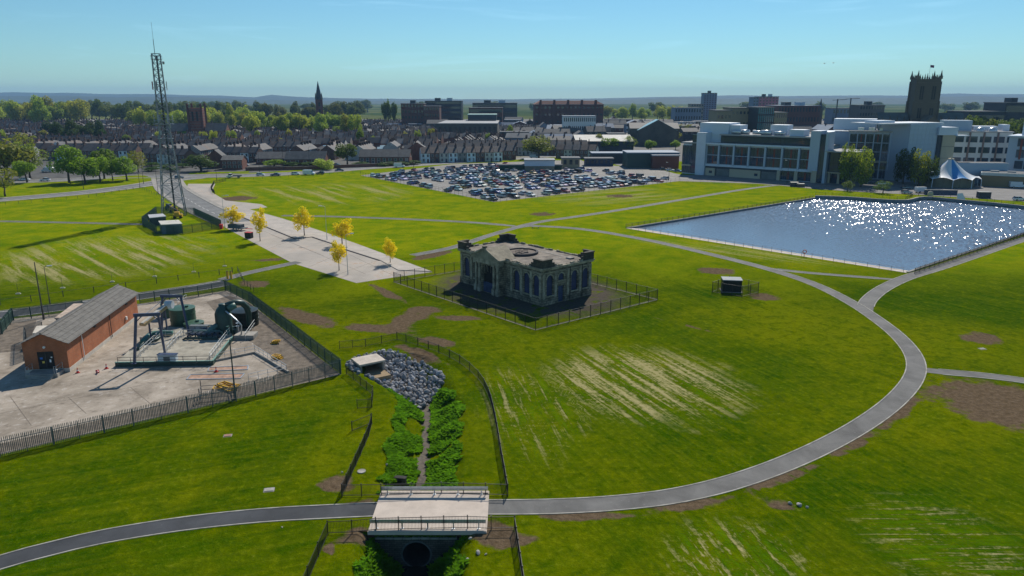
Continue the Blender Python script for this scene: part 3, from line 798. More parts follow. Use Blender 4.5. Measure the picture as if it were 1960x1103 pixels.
# ================================================================== FENCES
def lerp2(a, b, t): return Vector((a[0] + (b[0] - a[0]) * t, a[1] + (b[1] - a[1]) * t))
POST_MESH = {}
def post_mesh(h, w, m):
    k = (round(h, 2), w, m.name)
    if k not in POST_MESH:
        b = MB(); b.box(-w/2, w/2, -w/2, w/2, 0, h); b.box(-w*.62, w*.62, -w*.62, w*.62, h + .001, h + .03); POST_MESH[k] = b.mesh('post', m)
    return POST_MESH[k]
def railing(name, label, pts, h=1.2, sp=2.4, bar=0.12, m=None, rails=(0.12, 0.97), postw=0.08, bw=0.018, rw=0.04, group=None, cat='fence', posth=None, zf=None):
    """posts one by one, the thin bars joined"""
    m = m or M_BLACK
    pts = [Vector((p[0], p[1])) for p in pts]; o0 = pts[0]
    root = thing(name, label, cat, (o0.x, o0.y, 0), 0, group)
    zf = zf or (lambda x, y: 0.0)
    rbs = [MB() for _ in rails]; bb = MB(); pm = post_mesh(posth or h + 0.06, postw, m)
    for i in range(len(pts) - 1):
        a, b2 = pts[i], pts[i + 1]; L = (b2 - a).length; n = max(1, round(L / sp)); rz = math.atan2(b2.y - a.y, b2.x - a.x)
        for k in range(n + (1 if i == len(pts) - 2 else 0)):
            p = lerp2(a, b2, k / n); link('post', pm, root, (p.x - o0.x, p.y - o0.y, zf(p.x, p.y)), rz)
        for k in range(n):
            p, q = lerp2(a, b2, k / n), lerp2(a, b2, (k + 1) / n); zp, zq = zf(p.x, p.y), zf(q.x, q.y)
            for rb, f in zip(rbs, rails): rb.bar((p.x - o0.x, p.y - o0.y, zp + h * f), (q.x - o0.x, q.y - o0.y, zq + h * f), rw, rw)
            if bar:
                nb = max(2, int((q - p).length / bar))
                for j in range(1, nb):
                    u = lerp2(p, q, j / nb); z = zp + (zq - zp) * j / nb
                    x, y = u.x - o0.x, u.y - o0.y
                    bb.bar((x, y, z + 0.05), (x, y, z + h), bw, bw)
    for rb in rbs: rb.build('rail', m, root)
    if bar:
        o = bb.build('bars', m, root); o['kind'] = 'stuff'
    return root
def GP(*pp): return [(g(*p).x, g(*p).y) for p in pp]
def poly_smooth(pts, sp): return [(p.x, p.y) for p in smooth_line(pts, sp)]

PF = GP((754, 540), (1025, 632), (1258, 574))
PFB = (PF[0][0] + PF[2][0] - PF[1][0], PF[0][1] + PF[2][1] - PF[1][1])
railing('railing_fence', 'tall black metal bar railing enclosing the ruined stone pump house', PF + [PFB, PF[0]], 2.0, 2.45, 0.13, postw=0.085, rails=(0.08, 0.985))
bm_ = MB()
for a, b2 in ((PF[0], PF[1]), (PF[1], PF[2]), (PF[2], PFB), (PFB, PF[0])):
    ribbon(bm_, [Vector(a), Vector(b2)], -0.11, 0.11, 0.0, 0.03)
struct(bm_.build('mowing_strip', mat('strip_concrete', (.24, .21, .17), .9, .5, .6, world_co=True), fix=True))
railing('railing_fence', 'long curved black railing along the right side of the stream ditch', poly_smooth(GP((760, 651), (800, 662), (840, 676), (880, 696), (915, 726), (935, 760), (948, 810), (958, 870), (966, 915), (972, 950)), 2.3), 1.25, 2.3, 0.12)
railing('railing_fence', 'short black railing between the palisade corner and the rock pile, behind the rocks', GP((650, 668), (700, 664), (760, 651)), 1.2, 2.4, 0.12)
railing('railing_fence', 'short black railing running down from the palisade corner past the rocks to the open gates', GP((663, 716), (690, 738), (714, 757), (712, 778)), 1.2, 2.2, 0.12)
railing('railing_fence', 'black railing slanting down the left side of the ditch to the bridge path', GP((712, 812), (706, 835), (690, 872), (672, 912), (655, 950)), 1.25, 2.3, 0.12)
railing('railing_fence', 'black railing crossing behind the far parapet of the footbridge', GP((655, 951), (730, 950), (845, 946), (972, 950)), 1.25, 2.3, 0.12, zf=lambda x, y: max(ditch_height(x, y), -0.05))
railing('railing_fence', 'black railing standing in front of the near side of the footbridge', GP((628, 1023), (720, 1019), (850, 1016), (985, 1013)), 1.25, 2.3, 0.12, zf=lambda x, y: 0.13 if -12.4 < x < -2.2 else 0)
railing('railing_fence', 'black railing running out of the bottom of the picture left of the culvert', GP((628, 1023), (610, 1065), (590, 1112), (570, 1160)), 1.25, 2.2, 0.12)
railing('railing_fence', 'black railing running out of the bottom of the picture right of the culvert', GP((985, 1013), (992, 1058), (1000, 1112), (1008, 1160)), 1.25, 2.2, 0.12)
for nm, (a, b2), lab in (('gate', ((712, 780), (684, 782)), 'upper of two open black gates beside the stream fence'), ('gate', ((711, 810), (674, 825)), 'lower of two open black gates beside the stream fence')):
    railing(nm, lab, GP(a, b2), 1.1, 3.0, 0.14, rails=(0.05, 0.98), cat='gate')
railing('railing_fence', 'dark railing on the grass above the left pond wall', GP((1198, 436.5), (1556, 380)), 1.1, 2.6, 0.14, zf=lambda x, y: 0)
railing('railing_fence', 'thin pale rail fence along the concrete apron at the near left of the pond', [(p[0] - 0.7, p[1] - 0.7) for p in GP((1212, 439), (1732, 521.5))], 1.1, 2.5, 0, rails=(0.5, 0.98), m=mat('brown_rail', (0.30, 0.20, 0.15), 0.6, 0.2, 2), postw=0.06)
railing('railing_fence', 'black bar railing between the right hand path and the pond', [(p[0] + 0.9, p[1] - 1.1) for p in (pond_hole[1], pond_hole[2])], 1.25, 2.5, 0.12)
railing('railing_fence', 'thin dark fence on top of the far pond wall', [(p[0] + 0.3, p[1] + 1.2) for p in poly_smooth(GP((1562, 374), (1690, 381), (1735, 382), (1770, 376), (1960, 394)), 4)], 1.1, 3.0, 0.2, rails=(0.05, 0.97))
railing('railing_fence', 'tall thin mesh fence along the lawn side of the car park', GP((690, 337.5), (945, 389), (1300, 349)), 2.0, 3.0, 0, rails=(0.3, 0.6, 0.98), m=M_DARKMETAL, postw=0.06, rw=0.03)
railing('railing_fence', 'thin dark fence between the service road and the lawn by the glass building', GP((1302, 349), (1380, 353), (1460, 355), (1530, 360), (1690, 371), (1768, 374)), 1.5, 3.0, 0.3, rails=(0.1, 0.97), m=M_DARKMETAL, postw=0.05, rw=0.03)
railing('bollard_rail', 'short posts with a rail between the left lawn and the roundabout road', GP((-40, 398), (60, 388), (170, 379), (268, 361), (305, 377)), 1.0, 4.0, 0, rails=(0.9,), m=M_DARKMETAL)
railing('bollard_rail', 'curved black railing at the road corner by the large brown soil patch', GP((411, 372), (404, 364), (410, 352), (432, 347)), 1.4, 2.4, 0.14)
railing('bollard_rail', 'low posts and rail along the back edge of the upper lawn beside the main road', GP((432, 347), (520, 342), (600, 337), (690, 331)), 0.9, 4.0, 0, rails=(0.9,), m=M_DARKMETAL)
railing('knee_rail', 'low dark post and rail fence between the access road and the striped lawn', GP((-60, 592), (60, 577), (180, 560), (300, 543), (420, 526), (445, 522)), 1.1, 4.6, 0, rails=(0.95,), m=M_DARKMETAL, postw=0.12, rw=0.05)
railing('knee_rail', 'short dark rail fence enclosing the grass plot beside the access road end', GP((455, 520), (468, 545), (486, 560)), 1.1, 2.4, 0, rails=(0.5, 0.95))

# temporary fence of thin posts standing in pale feet
tf = GP((-60, 575), (35, 563), (120, 552), (215, 540), (296, 530), (371, 521), (430, 510), (452, 503))
root = thing('temporary_fence', 'thin wire fence on pale block feet along the striped lawn edge', 'fence', (tf[0][0], tf[0][1], 0))
wb = MB(); fb = MB(); fb.box(-.42, .42, -.15, .15, 0, .16); fb.box(-.28, .28, -.11, .11, .161, .22); fm = fb.mesh('foot', mat('pale_block', (0.62, 0.58, 0.48), 0.9, 0.15, 3))
pb = MB(); pb.cyl((0, 0, .22), (0, 0, 2.0), .028, n=6); pm_ = pb.mesh('post', M_DARKMETAL); pl = []
for i in range(len(tf) - 1):
    n = max(1, round((Vector(tf[i + 1]) - Vector(tf[i])).length / 6.5))
    for k in range(n): pl.append(lerp2(tf[i], tf[i + 1], k / n))
for p in pl:
    loc = (p.x - tf[0][0], p.y - tf[0][1], 0.0); link('foot', fm, root, loc, 0.2); link('post', pm_, root, loc)
for p, q in zip(pl[:-1], pl[1:]):
    for z in (0.5, 1.0, 1.5, 1.9):
        wb.bar((p.x - tf[0][0], p.y - tf[0][1], z), (q.x - tf[0][0], q.y - tf[0][1], z), 0.012, 0.012)
wb.build('wire', M_DARKMETAL, root)

# ---- palisade: every pale of the front run is its own piece
def pale_mesh(h, m, w=0.07):
    b = MB(); b.M = None
    o = b._add([(-w/2, -.012, 0), (w/2, -.012, 0), (w/2, .012, 0), (-w/2, .012, 0), (-w/2, -.012, h - .13), (w/2, -.012, h - .13), (w/2, .012, h - .13), (-w/2, .012, h - .13), (0, -.012, h), (0, .012, h)])
    for q in ((0,1,5,4),(1,2,6,5),(2,3,7,6),(3,0,4,7),(4,5,8),(7,9,6),(5,6,9,8),(7,4,8,9)): b.face([o + i for i in q])
    return b
def palisade(label, pts, h=2.1, single=0, m=None, sp=2.75, pitch=0.165):
    m = m or M_PALI
    pts = [Vector((p[0], p[1])) for p in pts]; o0 = pts[0]
    root = thing('palisade_fence', label, 'fence', (o0.x, o0.y, 0)); rb = MB(); pb = MB(); cnt = 0
    pm = pale_mesh(h, m).mesh('pale', m); psm = post_mesh(h - .12, 0.1, m)
    base = pale_mesh(h, m)
    for i in range(len(pts) - 1):
        a, b2 = pts[i], pts[i + 1]; L = (b2 - a).length; rz = math.atan2(b2.y - a.y, b2.x - a.x); n = max(1, round(L / sp)); nrm = Vector((-math.sin(rz), math.cos(rz)))
        for k in range(n + 1):
            p = lerp2(a, b2, k / n) + nrm * 0.09; link('post', psm, root, (p.x - o0.x, p.y - o0.y, 0), rz)
        for z in (0.35, h - 0.45): rb.bar((a.x - o0.x, a.y - o0.y, z), (b2.x - o0.x, b2.y - o0.y, z), 0.05, 0.06)
        nb = int(L / pitch)
        for j in range(nb):
            p = lerp2(a, b2, (j + .5) / nb) - nrm * 0.05
            tilt = rnd.uniform(-0.012, 0.012)
            if cnt < single:
                o = link('pale', pm, root, (p.x - o0.x, p.y - o0.y, 0.04), rz); o.rotation_euler[1] = tilt; cnt += 1
            else:
                pb.M = Matrix.Translation((p.x - o0.x, p.y - o0.y, 0.04)) @ Matrix.Rotation(rz, 4, 'Z')
                o = pb._add(base.v)
                for f in base.f: pb.face([o + q for q in f])
    rb.build('rail', m, root)
    if pb.v:
        o = pb.build('pale', m, root); o['kind'] = 'stuff'
    return root
M_PALI = mat('palisade_steel', (0.15, 0.165, 0.165), 0.55, 0.25, 2.0, metal=0.35)
M_PALIG = mat('green_palisade', (0.055, 0.105, 0.085), 0.6, 0.2, 2.0, metal=0.2)
palisade('grey steel palisade fence with pointed pales along the front of the utility yard', list(reversed(GP((-90, 897), (0, 875), (200, 828), (360, 790), (452, 768), (560, 740), (652, 715)))), 2.15, 290)
palisade('green grey palisade fence down the right side of the utility yard', GP((652, 715), (610, 683), (560, 643), (520, 612), (478, 580)), 2.15, 0, M_PALIG)
palisade('dark green palisade fence behind the pipework at the access road end', GP((478, 580), (432, 557), (380, 567), (268, 581)), 2.1, 0, M_PALIG)
palisade('dark palisade fence behind the brick shed along the access road', GP((160, 596), (60, 610), (26, 613), (4, 640), (-60, 660)), 2.2, 0, M_PALIG)
palisade('short palisade screen beside the near gable of the brick shed', GP((82, 640), (50, 652), (50, 690)), 2.2, 0, M_PALI)
palisade('dark green palisade fence around the lattice mast compound', GP((273, 431), (300, 448), (350, 448), (424, 437), (372, 412), (300, 410), (273, 431)), 2.4, 0, M_PALIG)

# ================================================================== FOOTBRIDGE AND CULVERT
bx0, bx1, by0, by1 = -12.35, -2.15, 55.25, 62.05
br = thing('footbridge', 'pale concrete footbridge with steel guard rails over the grassy ditch', 'bridge', (0, 0, 0))
M_DECK = mat('bridge_concrete', (0.52, 0.44, 0.37), 0.85, 0.12, 0.7, world_co=True, bump=0.1, bscale=6)
b = MB(); b.box(bx0, bx1, by0, by1, -0.14, 0.11); b.build('deck', M_DECK, br); b = MB(); b.box(bx0 + .8, bx1 - .8, by0 + .25, by1 - .25, -.32, -.143); b.build('soffit_beam', M_DARKMETAL, br)
for ya, yb in ((by0 + .05, by0 + .42), (by1 - .42, by1 - .05)): b = MB(); b.box(bx0 + .06, bx1 - .06, ya, yb, .114, .19); b.build('edge_beam', M_DECK, br)
b = MB(); b.box(bx0 + 1.0, bx1 - 1.0, 56.9, 60.9, -.6, -0.323); b.build('abutment', M_CONC2, br)
for yy, fl in ((by0 + .62, -1), (by1 - .62, 1)):
    gr = MB()
    gr.extrude_x([(yy - .04, .62), (yy + .04, .66), (yy + .04, .76), (yy - .02, .80), (yy + .04, .84), (yy + .04, .94), (yy - .04, .98), (yy - .06, .80)], bx0 + .1, bx1 - .1)
    go = gr.build('guard_rail', M_STEEL, br, fix=True)
    for k in range(5):
        x = bx0 + 0.7 + k * (bx1 - bx0 - 1.4) / 4
        p = MB(); p.box(x - .05, x + .05, yy + fl * .06 - .05, yy + fl * .06 + .05, .112, .9); p.box(x - .13, x + .13, yy + fl * .06 - .13, yy + fl * .06 + .13, .1125, .135)
        p.build('guard_post', M_STEEL, br)
# culvert headwall under the near side
M_HEAD = brick_mat('headwall_stone', (0.16, 0.145, 0.12), (0.10, 0.095, 0.08), (0.06, 0.055, 0.05), 0.42, 0.2, 0.02, dirt=0.6)
hw = thing('culvert_headwall', 'old stone headwall with a round dark pipe mouth under the footbridge', 'culvert', (-8.3, 55.75, 0))
cr, cz = 1.2, -2.35
ring = [(cr * math.cos(2*math.pi*k/28), cz + cr * math.sin(2*math.pi*k/28)) for k in range(28)]
V2, F2 = holed([(-4.6, -4.0), (4.6, -4.0), (4.6, -1.2), (3.4, -0.85), (-3.4, -0.85), (-4.6, -1.2)], [ring])
b = MB()
for yy, rev in ((0, False), (0.45, True)):
    o = b._add([(v.x, yy, v.y) for v in V2])
    for f in F2: b.face([o + i for i in (reversed(f) if rev else f)])
b.build('wall', M_HEAD, hw)
b = MB()
for k in range(9):
    x = -3.5 + k * 0.79; b.box(x, x + .74, -.1, .52, -0.849, -0.70 + rnd.uniform(-.03, .04))
b.build('coping_stone', M_CONC2, hw)
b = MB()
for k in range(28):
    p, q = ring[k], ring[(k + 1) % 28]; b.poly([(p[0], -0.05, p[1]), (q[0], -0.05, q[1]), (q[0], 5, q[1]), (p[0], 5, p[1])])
b.build('pipe', mat('shaded_pipe_concrete', (0.035, 0.033, 0.03), 0.9, 0.3, 2), hw)  # sooty wet concrete, its colour darkened further to deepen the shade inside the bore
b = MB()
for k in range(28):
    a0_, a1_ = 2*math.pi*k/28, 2*math.pi*(k+1)/28
    for r_, rr in ((cr, cr + .14),):
        P4 = [(r_*math.cos(a0_), -.06, cz + r_*math.sin(a0_)), (rr*math.cos(a0_), -.06, cz + rr*math.sin(a0_)), (rr*math.cos(a1_), -.06, cz + rr*math.sin(a1_)), (r_*math.cos(a1_), -.06, cz + r_*math.sin(a1_))]
        b.poly(P4)
        b.poly([(rr*math.cos(a0_), -.06, cz + rr*math.sin(a0_)), (rr*math.cos(a0_), 0.02, cz + rr*math.sin(a0_)), (rr*math.cos(a1_), 0.02, cz + rr*math.sin(a1_)), (rr*math.cos(a1_), -.06, cz + rr*math.sin(a1_))])
b.build('pipe_collar', mat('collar_concrete', (0.12, 0.13, 0.13), 0.8, 0.3, 2), hw)
sheet('stream_water', [(-9.5, 55.6), (-7.1, 55.6), (-6.4, 34.2), (-8.3, 34.2)], -3.45, mat('stream_water', (0.02, 0.022, 0.016), 0.08, 0.3, 1, spec=0.6))
b = MB()   # earth fill under the bridge between the two ditches
b.box(-13.4, -9.75, 56.25, 61.45, -4.1, -0.34); b.box(-6.85, -2.9, 56.25, 61.45, -4.1, -0.34); b.box(-9.747, -6.853, 56.25, 61.45, -1.0, -0.342); b.box(-9.747, -6.853, 60.9, 61.45, -4.1, -1.003); struct(b.build('embankment', M_SOIL))

# ================================================================== ROCK ARMOUR AND OUTFALL
def rock_meshes(n=7):
    out = []
    for k in range(n):
        bm = bmesh.new(); bmesh.ops.create_icosphere(bm, subdivisions=2, radius=0.5)
        off = Vector((k * 7.3, k * 3.1, k))
        fl = [Vector((rnd.gauss(0, 1), rnd.gauss(0, 1), rnd.gauss(0, 1))).normalized() for _ in range(7)]
        for v in bm.verts:
            d = v.co.normalized(); r = 0.5 * (1 + 0.25 * mnoise.noise(d * 1.4 + off))
            for f in fl:
                q = d.dot(f)
                if q > 0.55: r = min(r, 0.36 / q)
            v.co = d * r
        bmesh.ops.decimate if False else None
        me = bpy.data.meshes.new('stone'); bm.to_mesh(me); bm.free(); me.materials.append(M_ROCK); out.append(me)
    return out
M_ROCK = mat('quarried_rock', (0.30, 0.30, 0.30), 0.9, 0.4, 2.5, bump=0.4, bscale=6, objcol=True)
RM = rock_meshes()
rkp = GP((661, 697), (680, 686), (735, 672), (775, 677), (815, 692), (852, 718), (840, 738), (806, 757), (780, 748), (745, 737), (715, 724), (675, 712))
ra = thing('rock_armour', 'pile of loose grey quarried rocks around the stream outfall', 'rocks', (-15.5, 92.5, 0))
oc = g(706, 699); oa = R(33)
def in_box(x, y, grow=0.4):
    d = Vector((x - oc.x, y - oc.y)); u = d.x * math.cos(oa) + d.y * math.sin(oa); v = -d.x * math.sin(oa) + d.y * math.cos(oa)
    return -1.75 - grow < u < 1.75 + grow and -3.2 < v < 1.6
xs = [p[0] for p in rkp]; ys = [p[1] for p in rkp]; placed = []; tries = 0
while len(placed) < 300 and tries < 9000:
    tries += 1
    x, y = rnd.uniform(min(xs), max(xs)), rnd.uniform(min(ys), max(ys))
    if not inside((x, y), rkp) or in_box(x, y): continue
    s = rnd.uniform(0.5, 1.15) * rnd.uniform(.75, 1.1)
    if any((x - q[0]) ** 2 + (y - q[1]) ** 2 < (0.36 * (s + q[2])) ** 2 for q in placed): continue
    placed.append((x, y, s))
for x, y, s in placed:
    o = link('stone', rnd.choice(RM), ra, (x + 15.5, y - 92.5, ditch_height(x, y) + s * 0.22))
    o.rotation_euler = (rnd.uniform(0, 6), rnd.uniform(0, 6), rnd.uniform(0, 6)); o.scale = (s * rnd.uniform(.85, 1.2), s, s * rnd.uniform(.6, .9))
    k = rnd.uniform(.55, 1.25); o.color = (k, k * 1.0, k * 1.02, 1)
sb = MB()
for k in range(520):
    x, y = rnd.uniform(min(xs) - .6, max(xs) + .6), rnd.uniform(min(ys) - .6, max(ys) + .4)
    if not inside((x, y), rkp): continue
    if in_box(x, y, 0.1): continue
    s = rnd.uniform(.25, .5); src = rnd.choice(RM)
    sb.M = Matrix.Translation((x + 15.5, y - 92.5, ditch_height(x, y) + s * .12)) @ Matrix.Rotation(rnd.uniform(0, 6), 4, (rnd.random(), rnd.random(), 1)) @ Matrix.Scale(s, 4)
    o = sb._add([v.co for v in src.vertices])
    for p in src.polygons: sb.face([o + i for i in p.vertices])
o = sb.build('small_stones', M_ROCK, ra); o['kind'] = 'stuff'
of = thing('outfall_box', 'concrete box outfall with a pale slab roof among the rocks', 'culvert', (oc.x, oc.y, 0), oa)
b = MB(); b.box(-1.9, 1.9, -1.5, 1.7, 0.62, 0.86); b.build('roof_slab', mat('outfall_concrete', (0.50, 0.43, 0.36), .85, .2, 1.0, bump=.1), of)
for x0, x1 in ((-1.75, -1.5), (1.5, 1.75)):
    b = MB(); b.box(x0, x1, -1.3, 1.5, -1.4, 0.618); b.build('side_wall', M_CONC2, of)
b = MB(); b.box(-1.497, 1.497, 1.2, 1.5, -1.4, 0.617); b.build('back_wall', M_CONC2, of)
b = MB(); b.box(-1.7, 1.7, -3.6, 1.19, -1.5, -0.62); b.build('apron', mat('silt', (0.30, 0.22, 0.13), .95, .3, 1.5, bump=.3), of)

# ================================================================== THE RUINED PUMP HOUSE
pn = g(1037.6, 587); PHR = R(41)
ph = thing('pump_house', 'derelict stone pump house with boarded arched windows and a flat roof', 'building', (pn.x, pn.y, 0), PHR)
PW, PL, PH_ = 12.6, 24.0, 6.75
M_STONE = brick_mat('soot_stone', (0.40, 0.335, 0.235), (0.28, 0.235, 0.165), (0.10, 0.085, 0.065), 0.9, 0.42, 0.03, dirt=0.78, dscale=0.7)
M_STONE_L = mat('weathered_trim', (0.33, 0.285, 0.21), 0.9, 0.6, 1.1, bump=0.4, bscale=4)
M_BOARD = mat('blue_board', (0.030, 0.038, 0.105), 0.6, 0.35, 0.7, spec=0.4)
M_ROOFC = mat('roof_asphalt', (0.20, 0.168, 0.135), 0.92, 0.6, 0.55, bump=0.25, bscale=3)
M_WOODB = mat('painted_timber', (0.05, 0.065, 0.13), 0.7, 0.45, 1.4)
def opening_ring(cx, w, z0, z1, arch=True, n=10):
    if not arch: return [(cx - w/2, z0), (cx + w/2, z0), (cx + w/2, z1), (cx - w/2, z1)]
    r = w / 2
    return [(cx - r, z0), (cx + r, z0)] + [(cx + r * math.cos(math.pi * k / n), z1 - r + r * math.sin(math.pi * k / n)) for k in range(n + 1)]
def wall_face(mb, outer, rings, place, depth=0.32):
    V2, F2 = holed(outer, rings)
    o = mb._add([place(v.x, v.y, 0) for v in V2])
    for f in F2: mb.face([o + i for i in f])
    for rg in rings:
        n = len(rg)
        for k in range(n):
            p, q = rg[k], rg[(k + 1) % n]
            mb.poly([place(p[0], p[1], 0), place(p[0], p[1], depth), place(q[0], q[1], depth), place(q[0], q[1], 0)])
right = lambda s, z, d: (s, d, z)                 # the short face, local y = 0
left = lambda s, z, d: (d, s, z)                  # the long face, local x = 0
rw_open = [(1.85, 1.55, 1.7, 5.45, True), (4.7, 1.45, 0.05, 3.1, False), (4.7, 1.45, 4.15, 5.45, True), (8.15, 1.6, 1.7, 5.45, True), (11.05, 1.55, 1.7, 5.45, True)]
lw_open = [(1.6, 1.55, 1.7, 5.45, True), (4.2, 1.55, 1.7, 5.45, True), (6.9, 1.55, 1.7, 5.45, True), (18.9, 1.55, 1.7, 5.45, True), (21.9, 1.55, 1.7, 5.45, True)]
wb_ = MB()
wall_face(wb_, [(0, 0), (PW, 0), (PW, PH_), (0, PH_)], [opening_ring(*q) for q in rw_open], right)
wall_face(wb_, [(0, 0), (PL, 0), (PL, PH_), (0, PH_)], [opening_ring(*q) for q in lw_open], left)
wb_.poly([(PW, 0, 0), (PW, PL, 0), (PW, PL, PH_), (PW, 0, PH_)]); wb_.poly([(PW, PL, 0), (0, PL, 0), (0, PL, PH_), (PW, PL, PH_)])
wb_.build('wall', M_STONE, ph, fix=False)
def boarded(cx, w, z0, z1, arch, place, nm='boarded_window', m=None):
    rg = opening_ring(cx, w + .06, z0, z1 + .03, arch); b = MB()
    n = len(rg); o = b._add([place(p[0], p[1], .26) for p in rg] + [place(p[0], p[1], .31) for p in rg])
    b.face([o + i for i in range(n)]); b.face([o + n + i for i in reversed(range(n))])
    for k in range(n): b.face([o + k, o + (k+1) % n, o + n + (k+1) % n, o + n + k])
    ob = b.build(nm, m or M_BOARD, ph, fix=True)
    s = MB()
    # stone surround: sill and arch ring
    if arch:
        r0, r1 = w/2, w/2 + .2
        zc = z1 - w/2
        for k in range(10):
            t0_, t1_ = math.pi * k / 10, math.pi * (k + 1) / 10
            P8 = [(r0, t0_), (r1, t0_), (r1, t1_), (r0, t1_)]
            pts = [(cx + r*math.cos(t), zc + r*math.sin(t)) for r, t in P8]
            o = s._add([place(p[0], p[1], -.07) for p in pts] + [place(p[0], p[1], .02) for p in pts])
            s.face([o, o+1, o+2, o+3])
            for i in range(4): s.face([o + i, o + 4 + i, o + 4 + (i+1) % 4, o + (i+1) % 4])
    if z0 > 1:
        for (sa, sb_, za, zb) in ((cx - w/2 - .18, cx + w/2 + .18, z0 - .2, z0 - .003),):
            P = [place(sa, za, -.12), place(sb_, za, -.12), place(sb_, zb, -.12), place(sa, zb, -.12), place(sa, za, .05), place(sb_, za, .05), place(sb_, zb, .05), place(sa, zb, .05)]
            o = s._add(P)
            for q in ((0,1,2,3),(4,7,6,5),(0,4,5,1),(1,5,6,2),(2,6,7,3),(3,7,4,0)): s.face([o + i for i in q])
    if s.v: s.build('surround', M_STONE_L, ob, fix=True)
for q in rw_open:
    if q[4]: boarded(*q, right)
    else: boarded(*q, right, 'door', M_WOODB)
for q in lw_open: boarded(*q, left)
def rim(name, z0, z1, out, m=M_STONE_L, inn=0.25):
    """band running round the outside walls"""
    b = MB()
    b.box(-out, PW + out, -out, inn - .3 if False else 0.0 - .002, z0, z1); b.box(-out, PW + out, PL + .002, PL + out, z0, z1)
    b.box(-out, -.002, 0, PL, z0, z1); b.box(PW + .002, PW + out, 0, PL, z0, z1)
    return b.build(name, m, ph)
b = MB()
for x0, x1, y0, y1 in ((-.12, 3.9, -.12, -.003), (5.5, PW + .12, -.12, -.003), (-.12, -.003, -.002, 10.1), (-.12, -.003, 17.5, PL + .12), (PW + .003, PW + .12, -.002, PL + .12)):
    b.box(x0, x1, y0, y1, 0.0, 1.25)
b.build('plinth', M_STONE, ph)
rim('string_course', 5.85, 6.02, 0.1)
rim('cornice', 6.45, 6.751, 0.30)
rim('cornice', 6.754, 6.95, 0.48)
# pilasters
for s in (0.32, 3.25, 6.4, 9.6, PW - .32):
    b = MB(); b.box(s - .28, s + .28, -.125, -.004, 1.253, 5.848); b.build('pilaster', M_STONE_L, ph)
for s in (0.45, 2.9, 5.55, 8.3, 17.75, 20.4, PL - .45):
    b = MB(); b.box(-.125, -.004, s - .28, s + .28, 1.253, 5.848); b.build('pilaster', M_STONE_L, ph)
# roof slab, circular lantern kerb, repairs
b = MB(); b.box(0.003, PW - .003, 0.003, PL - .003, 6.62, 6.90); b.build('roof', M_ROOFC, ph)
lx, ly = 6.3, 12.6
b = MB(); b.lathe([(3.25, 6.90), (3.25, 7.32), (2.85, 7.36), (2.85, 7.1)], 40, lx, ly); b.build('lantern_kerb', mat('kerb_bitumen', (0.05, 0.048, 0.05), .85, .3, 2), ph)
b = MB(); pts = []
for k in range(36):
    a = 2*math.pi*k/36; pts.append((lx + 2.9*math.cos(a), ly + 2.9*math.sin(a)))
o = b._add([(p[0], p[1], 7.12) for p in pts] + [(lx, ly, 7.30)])
for k in range(36): b.face([o + k, o + (k+1) % 36, o + 36])
for k in range(9):
    a = rnd.uniform(0, 3.1); x, y = lx + rnd.uniform(-1.3, 1.3), ly + rnd.uniform(-1.3, 1.3)
    b.M = Matrix.Translation((x, y, 7.26)) @ Matrix.Rotation(a, 4, 'Z') @ Matrix.Rotation(rnd.uniform(-.1, .1), 4, 'X'); b.box(-.9, .9, -.12, .12, -.06, .1); b.M = None
b.build('lantern_cover', mat('rubble_cover', (0.16, 0.13, 0.105), .95, .5, 1.2, bump=.6), ph)
b = MB(); b.box(9.3, 10.4, 2.3, 3.5, 6.903, 7.15); b.build('roof_hatch', M_CONC2, ph)
b = MB()
for x0, x1, y0, y1 in ((1.2, 1.5, 8.6, 22.5), (0.9, 5.2, 20.2, 20.5), (10.2, 10.45, 4.5, 18), (2.0, 9.0, 4.3, 4.55)): b.box(x0, x1, y0, y1, 6.902, 6.93)
b.build('roof_seam', mat('seam_felt', (0.36, 0.33, 0.29), .9, .2, 2), ph)
# broken parapet stones
for side in range(4):
    L_ = PW if side in (0, 2) else PL; s = 2.9
    while s < L_ - 2.9:
        ln = rnd.uniform(.35, 1.1)
        if side == 1 and 9.4 < s < 18.3: s = 18.3; continue
        if rnd.random() < .86:
            hgt_ = rnd.uniform(.10, .36); b = MB(); b.box(-ln/2, ln/2, -.17, .17, 0, hgt_)
            b.v = [(x + rnd.uniform(-.04, .04), y + rnd.uniform(-.03, .03), z if z < .01 else z + rnd.uniform(-.05, .05)) for x, y, z in b.v]
            c = s + ln/2; pos = {0: (c, -.1, 6.952), 1: (-.1, c, 6.952), 2: (c, PL + .1, 6.952), 3: (PW + .1, c, 6.952)}[side]
            o = b.build('parapet_stone', M_STONE_L, ph); o.location = pos; o.rotation_euler[2] = (0 if side in (0, 2) else math.pi/2) + rnd.uniform(-.05, .05)
        s += ln + rnd.uniform(.02, .25)
